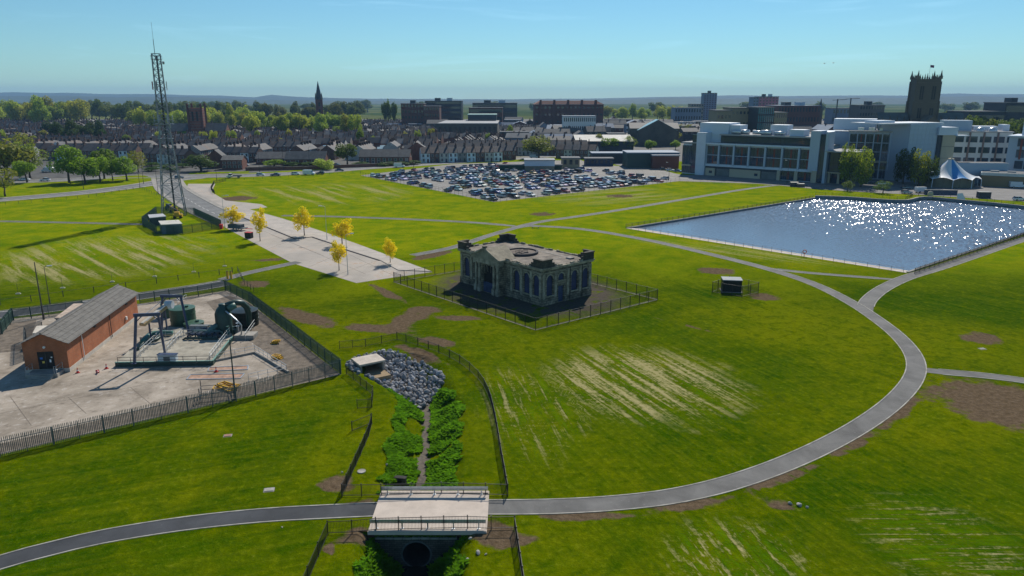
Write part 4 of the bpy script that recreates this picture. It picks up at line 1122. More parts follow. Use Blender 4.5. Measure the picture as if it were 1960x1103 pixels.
# corner pedestals (stepped, hollow towards the roof)
M_PED = brick_mat('pedestal_stone', (0.13, 0.115, 0.085), (0.09, 0.08, 0.062), (0.04, 0.035, 0.03), 0.9, 0.4, 0.02, dirt=0.6)
def pedestal(cx, cy, sx, sy):
    """sx, sy = direction of the outward corner"""
    b = MB(); W = 3.0
    X = lambda v: cx - sx * v; Y = lambda v: cy - sy * v
    def bx(a0, a1, b0, b1, z0, z1):
        b.box(*sorted((X(a0), X(a1))), *sorted((Y(b0), Y(b1))), z0, z1)
    bx(-.32, 2.1, -.32, .12, 6.953, 8.25); bx(-.32, .12, .125, 2.1, 6.953, 8.25)
    bx(-.42, 2.2, -.42, .22, 8.253, 8.45); bx(-.42, .22, .225, 2.2, 8.253, 8.45)
    bx(2.103, 2.75, -.25, .12, 6.953, 7.75); bx(-.25, .12, 2.103, 2.75, 6.953, 7.75)
    bx(2.755, 3.3, -.2, .12, 6.953, 7.35); bx(-.2, .12, 2.755, 3.3, 6.953, 7.35)
    b.build('corner_pedestal', M_PED, ph)
pedestal(0, 0, -1, -1); pedestal(PW, 0, 1, -1); pedestal(0, PL, -1, 1); pedestal(PW, PL, 1, 1)
# portico on the long face
y0, y1, px_ = 10.2, 17.4, -1.35
b = MB()
wall_face(b, [(y0, 0), (y1, 0), (y1, 6.4), (y0, 6.4)], [opening_ring(13.8, 3.1, 0.05, 5.4, False)], lambda s, z, d: (px_ + d, s, z), 0.7)
for yy in (y0, y1): b.poly([(px_, yy, 0), (0.0, yy, 0), (0.0, yy, 6.4), (px_, yy, 6.4)])
b.build('portico_wall', M_STONE, ph)
b = MB(); b.box(px_ + .5, px_ + .56, 12.25, 15.35, 0.05, 5.4); b.build('portico_shade_panel', mat('interior_shade', (0.02, 0.017, 0.014), .95, .3, 1), ph)  # near-black panel paints the shade inside the portico opening
for k in range(12):
    b = MB(); y = 12.27 + k * .257; b.box(px_ + .30, px_ + .36, y, y + .235, 0.05, 2.0 + rnd.uniform(-.06, .06)); b.build('hoarding_plank', M_WOODB, ph)
b = MB()
for k in range(6):
    y = rnd.uniform(12.4, 15.2); b.bar((px_ + .42, y, 5.4), (px_ + .42, y + rnd.uniform(-.3, .3), 5.4 - rnd.uniform(.6, 2.2)), .05, .05)
b.build('torn_lath', M_STONE_L, ph)
for yy in (10.55, 11.65, 15.95, 17.05):
    b = MB(); b.cyl((px_ - .16, yy, 1.25), (px_ - .16, yy, 5.5), .27, .23, 12); b.box(px_ - .5, px_ + .0 - .004, yy - .36, yy + .36, 0, 1.248); b.box(px_ - .48, px_ - .004, yy - .34, yy + .34, 5.503, 5.8); b.build('column', M_STONE_L, ph)
b = MB(); b.box(px_ - .5, -.485, y0 - .2, y1 + .2, 5.803, 6.6); b.build('entablature', M_STONE_L, ph)
ym = (y0 + y1) / 2; b = MB()
for xa, xb in ((px_ - .62, 3.4),):
    prof = [(y0 - .55, 6.95), (ym, 8.75), (y1 + .55, 6.95), (y1 + .55, 6.62), (y0 - .55, 6.62)]
    n = len(prof); o = b._add([(xa, p[0], p[1]) for p in prof] + [(xb if 0 < i < 2 else xb - 1.2, p[0], p[1]) for i, p in enumerate(prof)])
    for i in range(n): b.face([o + i, o + (i+1) % n, o + n + (i+1) % n, o + n + i])
    b.face([o + i for i in reversed(range(n))]); b.face([o + n + i for i in range(n)])
b.build('pediment', mat('pediment_slab', (0.27, 0.235, 0.17), .9, .35, .8, bump=.3), ph, fix=True)
b = MB()
for ya, yb, za, zb in ((y0 - .6, ym, 6.98, 8.80), (ym, y1 + .6, 8.80, 6.98)):
    b.bar((px_ - .7, ya, za), (px_ - .7, yb, zb), .3, .26)
b.build('raking_cornice', M_STONE_L, ph)
b = MB(); b.box(px_ - .95, px_ - .2, ym - .3, ym + .3, 8.86, 9.15); b.build('finial_block', M_PED, ph)
for s, pl_ in ((6.4, 'r'), (9.62, 'r')):
    b = MB(); b.cyl((s + .45, -.16, .1), (s + .45, -.16, 6.4), .06, n=6); b.build('downpipe', M_BLACK, ph)

# ================================================================== UTILITY YARD
M_BRICKO = brick_mat('orange_brick', (0.50, 0.135, 0.045), (0.40, 0.105, 0.036), (0.30, 0.20, 0.13), 0.24, 0.08, 0.012, dirt=0.25, dscale=0.5)
M_GREEN = mat('green_paint', (0.035, 0.095, 0.055), 0.45, 0.25, 1.2, spec=0.45)
M_GREEND = mat('dark_green_paint', (0.018, 0.050, 0.040), 0.45, 0.3, 1.2, spec=0.45)
M_BLUE = mat('gantry_blue_paint', (0.045, 0.060, 0.110), 0.45, 0.3, 1.0, spec=0.45)
M_YEL = mat('safety_yellow', (0.62, 0.36, 0.03), 0.6, 0.2, 2)
M_REDP = mat('red_plastic', (0.55, 0.03, 0.03), 0.5, 0.15, 2)
M_RUBBER = mat('black_rubber', (0.02, 0.02, 0.02), 0.8, 0.2, 3)
M_RUSTY = mat('rusty_sheet', (0.46, 0.36, 0.28), 0.8, 0.4, 1.1, world_co=False)
def local(root_pt, M):  # helper: world point -> local of an unrotated thing
    return Vector(M) - Vector(root_pt)

sa, sb2 = g(134.5, 712), g(266.5, 607)
sdir = (sb2 - sa); SL = sdir.length; SR = math.atan2(sdir.y, sdir.x); SW = 5.6
sh = thing('brick_shed', 'long orange brick shed with a grey corrugated pitched roof in the utility yard', 'shed', (sa.x, sa.y, 0), SR)
EH = hgt(130.7, 655, sa.y) ; RH = EH + 1.35
b = MB(); b.box(0.05, SL - .05, .05, SW - .05, 0.552, EH)
b.build('wall', M_BRICKO, sh)
for x in (0.05, SL - .27):
    b = MB(); o = b._add([(x, .05, EH + .003), (x, SW - .05, EH + .003), (x, SW/2, RH - .06), (x + .22, .05, EH + .003), (x + .22, SW - .05, EH + .003), (x + .22, SW/2, RH - .06)])
    for q in ((0,2,1),(3,4,5),(0,3,5,2),(1,2,5,4),(0,1,4,3)): b.face([o + i for i in q])
    b.build('gable', M_BRICKO, sh, fix=True)
b = MB(); b.box(0, SL, 0, SW, 0.0, 0.55); b.build('plinth', mat('plinth_render', (0.50, 0.46, 0.40), .85, .15, 1.0), sh)
M_CORR = mat('corrugated_cement', (0.155, 0.145, 0.13), 0.9, 0.3, 1.2, bump=.15, bscale=5)
ns, nr_ = 9, 5
for side in (0, 1):
    ye, yr = (-.38, SW/2) if side == 0 else (SW + .38, SW/2); ze = EH - .14
    for j in range(nr_):
        ya, yb_ = ye + (yr - ye)*j/nr_, ye + (yr - ye)*(j + 1.06)/nr_; za, zb = ze + (RH - ze)*j/nr_ + .09, ze + (RH - ze)*(j + 1.06)/nr_ + .02
        for k in range(ns):
            x0 = -.35 + k*(SL + .7)/ns; x1 = x0 + (SL + .7)/ns - .025; nn = 8; b = MB(); top = []; bot = []
            for i in range(nn + 1):
                x = x0 + (x1 - x0)*i/nn; w = .035*(i % 2)
                top += [(x, ya, za + w), (x, yb_, zb + w)]; bot += [(x, ya, za + w - .05), (x, yb_, zb + w - .05)]
            o = b._add(top); p = b._add(bot)
            for i in range(nn): b.face([o+2*i, o+2*i+2, o+2*i+3, o+2*i+1]); b.face([p+2*i, p+2*i+1, p+2*i+3, p+2*i+2]); b.face([o+2*i, p+2*i, p+2*i+2, o+2*i+2])
            for e in (0, nn): b.face([o+2*e, o+2*e+1, p+2*e+1, p+2*e])
            b.build('roof_sheet', M_CORR, sh, fix=True)
b = MB(); b.cyl((-.4, SW/2, RH + .07), (SL + .4, SW/2, RH + .07), .13, n=8); b.build('ridge_cap', M_CORR, sh)
b = MB(); b.box(-.02, .047, SW/2 - 1.0, SW/2 + 1.0, .56, 3.0); dr_ = b.build('door', mat('black_door', (.016, .016, .018), .5, .3, 2), sh)
b = MB(); b.box(-.04, -.023, SW/2 - .05, SW/2 + .05, .6, 2.95); b.build('door_edge', M_DARKMETAL, dr_)
for y, z, w, h_, c in ((.55, 2.1, .35, .28, (.03, .15, .5)), (.35, 1.55, .3, .3, (.7, .5, .1)), (-.55, 1.7, .22, .4, (.8, .8, .8)), (-.75, 2.2, .2, .2, (.75, .75, .72))):
    b = MB(); b.box(-.035, -.022, SW/2 + y - w/2, SW/2 + y + w/2, z - h_/2, z + h_/2); b.build('warning_sign', mat('sign_%d' % int(c[2]*100 + c[0]*10), c, .5, .1, 2), dr_)
b = MB(); b.cyl((-.08, SW/2, 3.65), (.05, SW/2, 3.65), .17, n=12); b.build('gable_lamp', M_WHITE, sh)
for x in (4.5, SL*.55): b = MB(); b.cyl((x, -.1, EH - .25), (x, -.1, .3), .055, n=6); b.build('downpipe', M_WHITE if x < 5 else M_BLACK, sh)
b = MB(); b.cyl((-.3, -.42, EH - .14), (SL + .3, -.42, EH - .14), .075, n=6); b.build('gutter', M_BLACK, sh)
for x in (SL*.35, SL*.82): b = MB(); b.box(x - .3, x + .3, -.16, .045, EH - .75, EH - .55); b.build('bulkhead_light', M_DARKMETAL, sh)
b = MB(); b.box(SL*.78, SL*.78 + .35, -.2, -.003, 1.2, 1.75); b.build('meter_box', M_WHITE, sh)
# steps and platform with rails in front of the door
st = thing('door_landing', 'raised concrete landing with steel handrails at the shed door', 'steps', (sa.x, sa.y, 0), SR)
b = MB(); b.box(-2.0, -.05, .7, SW - .9, 0, .52); b.build('landing', M_CONC2, st)
for k in range(3): b = MB(); b.box(-2.0 - .3*(k+1), -2.003 - .3*k, 1.2, SW - 1.5, 0, .40 - .13*k); b.build('step', M_CONC2, st)
b = MB()
rp = [(-.1, .8), (-1.9, .8), (-1.9, 1.1)], [(-.1, SW - 1.0), (-1.9, SW - 1.0), (-1.9, SW - 1.4)]
for ch in rp:
    for p, q in zip(ch[:-1], ch[1:]):
        for z in (1.02, 1.5): b.cyl((*p, z), (*q, z), .03, n=6)
    for p in ch: b.cyl((*p, .5), (*p, 1.52), .03, n=6)
b.build('handrail', M_STEEL, st)
# flat roofed annexes behind the shed
def flat_box(name, label, cat, px4, z, wallm, roofm, over=.15):
    P = [g(p[0], p[1], z) for p in px4]; c = sum(P, Vector()) / len(P)
    r = thing(name, label, cat, (c.x, c.y, 0)); loc_ = [(p.x - c.x, p.y - c.y) for p in P]
    if sum(loc_[i][0]*loc_[(i+1) % len(loc_)][1] - loc_[(i+1) % len(loc_)][0]*loc_[i][1] for i in range(len(loc_))) < 0: loc_.reverse()
    b = MB(); b.prism([(x*.95, y*.95) for x, y in loc_], 0, z - .2); b.build('wall', wallm, r)
    b = MB(); b.prism(loc_, z - .197, z); b.build('roof', roofm, r)
    return r
flat_box('flat_roof_annex', 'low flat roofed outbuilding with rust stained pale roof behind the brick shed', 'building', [(141, 581), (176, 581), (146, 608), (104, 609)], 2.6, M_PALI, M_RUSTY)
flat_box('flat_roof_annex', 'small kiosk with pale square roof beside the near end of the brick shed', 'building', [(70, 624), (110, 622), (98, 637), (62, 638)], 2.2, mat('grey_kiosk', (.25, .27, .29), .7, .2, 1), mat('pale_kiosk_roof', (.55, .50, .42), .8, .2, 1))

# ---- pipework platform
pfm = G((222, 702), (408, 699), (446, 652), (440, 634), (330, 632), (296, 634))
pc = g(330, 670); c0 = Vector((pc.x, pc.y, 0))
pt = thing('screen_platform', 'raised concrete screening platform with a dark green steel edge', 'platform', c0)
b = MB(); b.prism([(p.x - c0.x, p.y - c0.y) for p in pfm], 0.0, .55); b.build('slab', mat('platform_concrete', (.33, .30, .24), .9, .35, .7, world_co=True, bump=.2), pt)
for p, q in zip(pfm[:2], pfm[1:3]): b = MB(); b.bar((p.x - c0.x, p.y - c0.y - .08, .32), (q.x - c0.x, q.y - c0.y - .08, .32), .14, .62); b.build('edge_beam', M_GREEND, pt)
b = MB()
for p, q in zip(pfm[:2], pfm[1:3]): b.bar((p.x - c0.x, p.y - c0.y - .1, .68), (q.x - c0.x, q.y - c0.y - .1, .68), .2, .07)
b.build('edge_pipe', mat('pale_green_paint', (.16, .30, .25), .5, .2, 2), pt)
def handrail(label, pts, z=0.0, h=1.1, m=None, sp=1.5):
    pts = [Vector((p[0], p[1])) for p in pts]; o0 = pts[0]; r = thing('handrail', label, 'handrail', (o0.x, o0.y, z)); b = MB(); 
    for zz in (h * .55, h):
        b = MB()
        for p, q in zip(pts[:-1], pts[1:]): b.cyl((p.x - o0.x, p.y - o0.y, zz), (q.x - o0.x, q.y - o0.y, zz), .036, n=6)
        b.build('rail', m or M_STEEL, r)
    pmz = POST_MESH.setdefault(('hr', h, (m or M_STEEL).name), None)
    if pmz is None:
        pb = MB(); pb.cyl((0, 0, 0), (0, 0, h), .036, n=6); pb.cyl((0, 0, 0), (0, 0, .03), .1, n=8); pmz = pb.mesh('post', m or M_STEEL); POST_MESH[('hr', h, (m or M_STEEL).name)] = pmz
    for i, (p, q) in enumerate(zip(pts[:-1], pts[1:])):
        n = max(1, round((q - p).length / sp))
        for k in range(n + (1 if i == len(pts) - 2 else 0)):
            u = lerp2(p, q, k / n); link('post', pmz, r, (u.x - o0.x, u.y - o0.y, 0))
    return r
GZ = lambda z, *pp: [(g(p[0], p[1], z).x, g(p[0], p[1], z).y) for p in pp]
handrail('galvanised handrail on the platform between the legs of the front gantry', GZ(.55, (269, 681), (307, 646)), .55)
handrail('galvanised handrail on the platform just right of the front gantry', GZ(.55, (320, 674), (352, 640)), .55)
handrail('galvanised handrail in two tiers along the right edge of the screening platform', GZ(.55, (402, 690), (440, 640)), .55)
handrail('galvanised handrail beside the black tank at the right of the pipework', GZ(0, (470, 652), (496, 614)), 0, 1.2)
handrail('thin grey handrail along the front edge of the screening platform', GZ(.55, (226, 697), (300, 696), (402, 694)), .55, .95, M_DARKMETAL, 2.0)
handrail('low handrail around the rubble bay in the middle of the yard', GZ(0, (411, 690), (488, 674), (549, 712), (476, 730)), 0, 1.0)
handrail('galvanised handrail across the platform behind the front gantry', GZ(.55, (300, 648), (352, 644), (395, 644)), .55)
handrail('short pale handrail behind the green tank near the access road', GZ(0, (340, 585), (358, 575)), 0, 1.1)
b = MB(); L_ = [Vector((p.x, p.y)) for p in G((409, 693), (488, 677), (552, 714))]; ribbon(b, L_, -.12, .12, 0, .3); struct(b.build('bund_kerb', M_CONC2, fix=True))

def portal(label, A, B, ta, tb, z0, z1):
    """two box-section legs (right one raked) and a cross beam with a hoist"""
    r = thing('lifting_gantry', label, 'gantry', (A[0], A[1], z0))
    f = lambda p: (p[0] - A[0], p[1] - A[1], p[2] - z0)
    a0, b0, a1, b1 = (A[0], A[1], z0), (B[0], B[1], z0), (ta[0], ta[1], z1), (tb[0], tb[1], z1)
    for p, q in ((a0, a1), (b0, b1)):
        b = MB(); b.bar(f(p), f(q), .30, .30); b.build('leg', M_BLUE, r)
        b = MB(); x, y, z = f(p); b.box(x - .3, x + .3, y - .3, y + .3, z + .001, z + .07); b.build('base_plate', M_BLUE, r)
    b = MB(); x0, y0, z0_ = f(a1); x1, y1, z1_ = f(b1); b.bar((x0 - .3, y0, z0_ + .17), (x1 + .3, y1, z1_ + .17), .30, .42); b.build('cross_beam', M_BLUE, r)
    for (x, y, z), sx in (((x0, y0, z0_), 1), ((x1, y1, z1_), -1)):
        b = MB(); b.bar((x, y, z - .7), (x + sx * .7, y, z - .03), .12, .12); b.build('knee_brace', M_BLUE, r)
    return r
fa, fb_ = g(257.5, 696, .55), g(317, 683, .55)
ft0, ft1 = at(260, 606, fa.y), at(303, 606, fa.y + .6)
portal('front blue steel portal gantry with one raked leg on the screening platform', fa, fb_, ft0, ft1, .55, ft0.z)
ga, gb = g(309, 640, .05), g(363, 646, .05)
gt0, gt1 = at(311, 569, ga.y), at(346, 569, ga.y)
portal('rear blue steel portal gantry standing beside the green round tank', ga, gb, gt0, gt1, .05, gt0.z)
# inclined trough with motor
r0_, r1_ = at(272, 622, 104), at(319, 584, ga.y - .2)
tr = thing('screw_conveyor', 'inclined tan trough conveyor rising to a white motor under the rear gantry', 'conveyor', (r0_.x, r0_.y, 0))
d = r1_ - r0_; f = lambda p: (p.x - r0_.x, p.y - r0_.y, p.z)
b = MB(); b.bar(f(r0_), f(r1_), 1.0, .42); b.build('trough', mat('tan_trough', (.42, .29, .14), .7, .25, 1), tr)
b = MB(); up = Vector((0, 0, .27)); b.bar(f(r0_ + up), f(r1_ + up), .55, .1); b.build('cover', mat('pale_cover', (.55, .50, .42), .7, .2, 1), tr)
for s in (-.75, .75):
    off = Vector((s, 0, .6)); b = MB(); b.cyl(f(r0_ + off), f(r1_ + off), .05, n=6); b.build('side_rail', M_STEEL, tr)
for k in (.25, .9):
    p = r0_ + d * k; b = MB(); b.bar((p.x - r0_.x, p.y - r0_.y, 0), (p.x - r0_.x, p.y - r0_.y, p.z - .22), .2, .2); b.build('support', M_BLUE, tr)
b = MB(); p = r1_ + Vector((.45, -.1, .1)); b.cyl(f(p + Vector((-.5, 0, 0))), f(p + Vector((.55, 0, 0))), .62, n=16); b.build('motor_housing', mat('white_housing', (.55, .58, .60), .5, .2, 1), tr, False)
# round tanks
def tank(label, px_, r_, h_, m, z=0.0, lid=True):
    c = g(px_[0], px_[1]); t = thing('round_tank', label, 'tank', (c.x, c.y, z))
    b = MB(); b.lathe([(r_, 0), (r_, h_)], 32); b.build('shell', m, t, True)
    b = MB(); b.lathe([(r_ + .07, h_ - .06), (r_ + .07, h_ + .05), (r_ * .97, h_ + .08), (r_ * .3, h_ + .2), (0.01, h_ + .21)], 32); b.build('lid', m, t)
    b = MB(); b.cyl((r_ * .4, 0, h_ + .1), (r_ * .4, 0, h_ + .42), .28, n=12); b.build('hatch', m, t)
    for z_ in (h_ * .33, h_ * .7): b = MB(); b.lathe([(r_ + .004, z_), (r_ + .05, z_), (r_ + .05, z_ + .1), (r_ + .004, z_ + .1)], 32); b.build('hoop', m, t)
    return t
tank('large green round tank under the rear gantry', (352, 622), 1.95, 2.9, M_GREEN)
tank('low green drum in front of the large green tank', (372, 630), 1.5, 1.1, M_GREEN)
tank('small green tank partly hidden behind the rear gantry leg', (322, 606), 1.0, 2.3, M_GREEN)
tank('black round tank inside the loop of green ducts', (470, 622), 2.1, 2.5, mat('black_tank', (.012, .018, .016), .4, .3, 1), 0)
# odour control tower with ducts
oc2 = g(431, 642); od = thing('odour_scrubber', 'dark green scrubber tower with thick curved ducts and raking pipes', 'machinery', (oc2.x, oc2.y, 0))
b = MB(); b.lathe([(1.25, 0), (1.25, 3.6), (.9, 4.4), (.55, 4.75), (.55, 5.1), (0.01, 5.1)], 24); b.build('tower', M_GREEND, od, True)
k_ = Vector((oc2.x, oc2.y, 0)); q = lambda x, y, Y: at(x, y, Y) - k_
Yo = oc2.y
b = MB(); b.tube([q(433, 585, Yo + .3), q(441, 582, Yo + .4), q(452, 579, Yo + .8), q(463, 580, Yo + 1.6), q(472, 588, Yo + 2.4), q(476, 602, Yo + 3), q(477, 622, Yo + 3)], .48, 12); b.build('loop_duct', M_GREEND, od, True)
b = MB(); b.tube([q(437, 592, Yo - .2), q(443, 588, Yo), q(450, 584, Yo + .4)], .5, 12); b.build('inlet_duct', mat('mid_green_paint', (.06, .14, .115), .45, .25, 1), od, True)
b = MB(); b.tube([q(432, 596, Yo - .9), q(440, 602, Yo - 1.3), q(452, 612, Yo - 1.6), q(462, 623, Yo - 1.7), q(462, 640, Yo - 1.7)], .13, 8); b.build('raking_pipe', M_STEEL, od, True)
b = MB(); b.tube([q(420, 620, Yo - .5), q(404, 630, Yo - 1.5), q(396, 640, Yo - 2.0), q(380, 646, Yo - 2.0)], .42, 12); b.build('outlet_duct', mat('grey_green_paint', (.10, .17, .155), .5, .25, 1), od, True)
for k in range(7):
    x = 404 + k * 9 + rnd.uniform(-3, 3); p = g(x, 643 + rnd.uniform(-7, 6)) - k_; b = MB(); hh = rnd.uniform(.7, 1.6)
    b.cyl((p.x, p.y, 0), (p.x, p.y, hh), .22, n=10); b.cyl((p.x, p.y, hh), (p.x, p.y, hh + .06), .33, n=10); b.cyl((p.x, p.y, hh + .06), (p.x, p.y, hh + .5), .05, n=6); b.cyl((p.x, p.y, hh + .5), (p.x, p.y, hh + .55), .28, n=10)
    b.build('valve', rnd.choice((M_GREEND, MATS['mid_green_paint'], M_STEEL)), od)
b = MB(); p = g(385, 640) - k_; b.box(p.x - 1.6, p.x + 1.3, p.y - .5, p.y + .4, .5, 1.5); b.build('louvre_box', M_PALI, od)
for k in range(3): b = MB(); b.box(p.x - 1.5 + k*.95, p.x - .7 + k*.95, p.y - .53, p.y - .503, .6, 1.4); b.build('louvre', mat('louvre_grey', (.30, .33, .36), .5, .2, 2), od)
b = MB(); p = g(470, 648) - k_; b.box(p.x - 1.5, p.x + 1.5, p.y - .7, p.y + 1.4, 0, .7); b.build('pump_plinth', M_CONC2, od)
# manifold of dark pipes between the tank and the scrubber
mf0 = g(398, 652); mf = thing('pipe_manifold', 'dense dark blue green pipe manifold between the green tank and the scrubber', 'pipework', (mf0.x, mf0.y, 0))
for k in range(5):
    bb = MB(); y = k * .95 - 1.2; z = .55 + .28 * (k % 3)
    bb.tube([(-3.2 + .3*k, y, 0), (-3.2 + .3*k, y, z), (-2.9 + .3*k, y, z + .22), (1.6, y, z + .22), (2.0, y, z), (2.0, y, 0)], .17, 8); bb.build('header_pipe', (M_GREEND, M_BLUE, MATS['grey_green_paint'])[k % 3], mf, True)
for k in range(6):
    bb = MB(); x = -2.4 + k * .85; bb.tube([(x, -1.9, .35), (x, 2.9, .35)], .13, 8); bb.build('cross_pipe', M_BLUE if k % 2 else M_DARKMETAL, mf, True)
    bb = MB(); bb.cyl((x, -.6, .35), (x, -.6, 1.5), .1, n=8); bb.cyl((x, -.6, 1.5), (x, -.6, 1.56), .36, n=12); bb.build('valve_wheel', M_DARKMETAL, mf)
bb = MB(); bb.box(-3.4, 2.4, -2.2, 3.1, 0, .12); bb.build('skid_base', M_DARKMETAL, mf)
# green pipe loop on the platform and small things
pp = thing('green_pipe', 'fat green pipe loop behind the front gantry', 'pipe', (0, 0, 0))
b = MB(); b.tube([g(272, 655, .9), g(279, 647, .95), g(289, 639, 1.0), g(306, 637, 1.0), g(330, 637, 1.0)], .38, 12); b.build('pipe_run', mat('teal_pipe', (.05, .16, .13), .45, .25, 1), pp, True)
b = MB(); b.tube([g(264, 668, .8), g(276, 655, .8), g(300, 650, .8), g(312, 640, .8)], .22, 10); b.build('branch_pipe', M_GREEND, pp, True)
for x, y in ((272, 655), (289, 639), (315, 637)): b = MB(); p = g(x, y, .0); b.box(p.x - .2, p.x + .2, p.y - .2, p.y + .2, .0, .85); b.build('pipe_support', M_CONC2, pp)
cb_ = g(322, 692, .55); cab = thing('control_cabinet', 'white control cabinet with a dark flat top on the screening platform', 'cabinet', (cb_.x, cb_.y, .55))
b = MB(); b.box(-1.25, 1.25, -.35, .35, 0, 1.05); b.build('body', mat('cabinet_white', (.62, .66, .68), .5, .1, 2), cab)
b = MB(); b.box(-1.35, 1.35, -.42, .45, 1.053, 1.12); b.build('top', M_BLUE, cab)
b = MB(); b.box(-.45, .35, -.38, -.353, .15, .8); b.build('panel_door', M_PALI, cab)
def cone(label, px_, fallen=False):
    p = g(*px_); t = thing('traffic_cone', label, 'cone', (p.x, p.y, .02), rnd.uniform(0, 3), 'traffic cones in the yard')
    M_ = Matrix.Translation((0, 0, .2)) @ Matrix.Rotation(R(80), 4, 'X') if fallen else None
    for nm, prof, m in (('base', None, M_REDP), ('body', [(.17, .05), (.12, .28)], M_REDP), ('sleeve', [(.121, .281), (.08, .46)], M_WHITE), ('tip', [(.08, .461), (.035, .72), (.0, .73)], M_REDP)):
        b = MB(); b.M = M_
        if prof is None: b.box(-.22, .22, -.22, .22, 0, .05)
        else: b.lathe(prof, 12)
        b.build(nm, m, t)
cone('upright red traffic cone nearest the brick shed plinth', (149, 714)); cone('fallen red traffic cone lying between the two upright cones', (187, 714), True)
cone('upright red traffic cone near the corner of the screening platform', (204, 706)); cone('upright red traffic cone among the frames behind the front palisade', (414, 712))
def heap(label, px_, sx, sy):
    p = g(*px_); t = thing('yellow_barrier_stack', label, 'barriers', (p.x, p.y, 0), rnd.uniform(-.3, .3))
    for k in range(4):
        b = MB(); b.M = Matrix.Translation((rnd.uniform(-.3, .3), rnd.uniform(-.3, .3), .02 + k * .13)) @ Matrix.Rotation(rnd.uniform(-.5, .5), 4, 'Z')
        for x0, x1, y0, y1 in ((-sx, sx, -sy, -sy + .12), (-sx, sx, sy - .12, sy), (-sx, -sx + .12, -sy, sy), (sx - .12, sx, -sy, sy)): b.box(x0, x1, y0, y1, 0, .11)
        b.build('barrier', M_YEL, t)
heap('stack of yellow barrier frames behind the palisade beside the lamp post', (436, 742), 1.5, .6)
heap('yellow frame lying by the rubble bay', (531, 687), .6, .5); heap('small orange pallet frame lying on the gravel near the right palisade', (528, 657), .5, .35)
def floor_frame(label, corners):
    P = G(*corners); t = thing('floor_grating', label, 'grating', (P[0].x, P[0].y, 0)); b = MB()
    for i in range(4):
        p, q = P[i] - P[0], P[(i+1) % 4] - P[0]; b.bar((p.x, p.y, .06), (q.x, q.y, .06), .12, .08)
    b.build('frame', M_STEEL, t); b = MB(); b.prism([(p.x - P[0].x, p.y - P[0].y) for p in P], .018, .035); b.build('plate', mat('rusty_plate', (.36, .22, .15), .8, .5, 1.2, world_co=True), t)
floor_frame('long flat steel access frame nearest the front palisade', [(357, 727), (365, 718), (468, 716), (460, 725)])
floor_frame('rust stained flat access frame in the middle of the yard', [(398, 711), (401, 704), (475, 701), (474, 708)])
fence_box = G((383, 772), (386, 755), (448, 750), (452, 766))
t = thing('wire_cage', 'low steel wire cage standing behind the front palisade', 'cage', (fence_box[0].x, fence_box[0].y, 0)); b = MB()
for i in range(4):
    p, q = fence_box[i] - fence_box[0], fence_box[(i+1) % 4] - fence_box[0]
    for z in (.1, .6, 1.1): b.bar((p.x, p.y, z), (q.x, q.y, z), .05, .05)
b.build('rail', M_DARKMETAL, t)
for i in range(4): p = fence_box[i] - fence_box[0]; b = MB(); b.bar((p.x, p.y, 0), (p.x, p.y, 1.9 if i < 2 else 1.15), .07, .07); b.build('post', M_DARKMETAL, t)

# ================================================================== LAMP POSTS AND POLES
def lamp(label, px_, ytop, arm=(1.2, 0), m=None, head=True, r=.075, group=None):
    p = g(*px_); H_ = hgt(px_[0], ytop, p.y); t = thing('lamp_post', label, 'lamp post', (p.x, p.y, 0), 0, group); m = m or M_STEEL
    b = MB(); b.cyl((0, 0, 0), (0, 0, 1.1), r * 1.5, n=8); b.cyl((0, 0, 1.1), (0, 0, H_), r, r * .6, 8); b.build('pole', m, t)
    if head:
        b = MB(); b.tube([(0, 0, H_), (arm[0] * .4, arm[1] * .4, H_ + .15), (arm[0], arm[1], H_ + .2)], r * .6, 6); b.build('arm', m, t)
        b = MB(); a = math.atan2(arm[1], arm[0]); b.M = Matrix.Translation((arm[0], arm[1], H_ + .2)) @ Matrix.Rotation(a, 4, 'Z'); b.box(-.1, .7, -.16, .16, -.06, .1); b.build('lantern', mat('lantern_grey', (.5, .52, .54), .5, .1, 2), t)
    return t
M_POLE = mat('weathered_pole', (.10, .085, .07), .85, .3, 2)
M_POLEG = mat('grey_green_pole', (.05, .075, .07), .6, .2, 2)
lamp('tall grey lamp post at the near end of the promenade beside two yellow trees', (666, 526), 450, (.9, .4))
lamp('grey lamp post on the lawn edge behind the middle of the promenade', (626, 460), 396, (-1.0, .2))
lamp('grey lamp post at the far end of the promenade by the trailer', (431, 440), 376, (1.0, .3))
lamp('short grey lamp post in the middle of the promenade paving', (564, 481), 455, head=False, px_=None) if False else None
lamp('slim dark lamp post by the access road behind the brick shed', (96, 583), 512, (.5, .2), M_POLE)
lamp('tall bare wooden pole beside the access road', (84, 612), 502, head=False, m=M_POLE, r=.12)
lamp('dark green post standing inside the front palisade of the yard', (451, 764), 650, head=False, m=M_POLEG, r=.11)
b = MB()
for (x, y, yt, lab) in ((275, 352, 300, 'thin dark road lamp beside the left lawn corner'), (268, 360, 298, 'leaning dark pole among the roundabout trees'), (160, 362, 300, 'dark pole in front of the roundabout trees'), (303, 372, 322, 'pale lamp post at the road corner by the lattice mast'),
                        (415, 345, 315, 'dark signal post beside the white pickup'), (497, 330, 285, 'lamp post behind the main road by the brick bungalow'), (543, 326, 280, 'lamp post on the main road near the flowering bush'), (593, 324, 282, 'lamp post in front of the long low brick building'), (763, 316, 280, 'lamp post by the low wall on the main road'), (792, 321, 300, 'short lamp post at the car park end of the low wall'),
                        (1151, 300, 225, 'tall thin pole rising behind the far car park'), (1280, 345, 312, 'lamp post at the right corner of the car park'), (1506, 352, 308, 'lamp post in front of the glass college building'), (1773, 371, 330, 'dark post with sign boards at the pond corner'), (1665, 338, 312, 'slim lamp post between the leafy trees by the college')):
    lamp(lab, (x, y), yt, (.9, 0) if (x % 2) else (-.9, 0), M_DARKMETAL, True, .09)

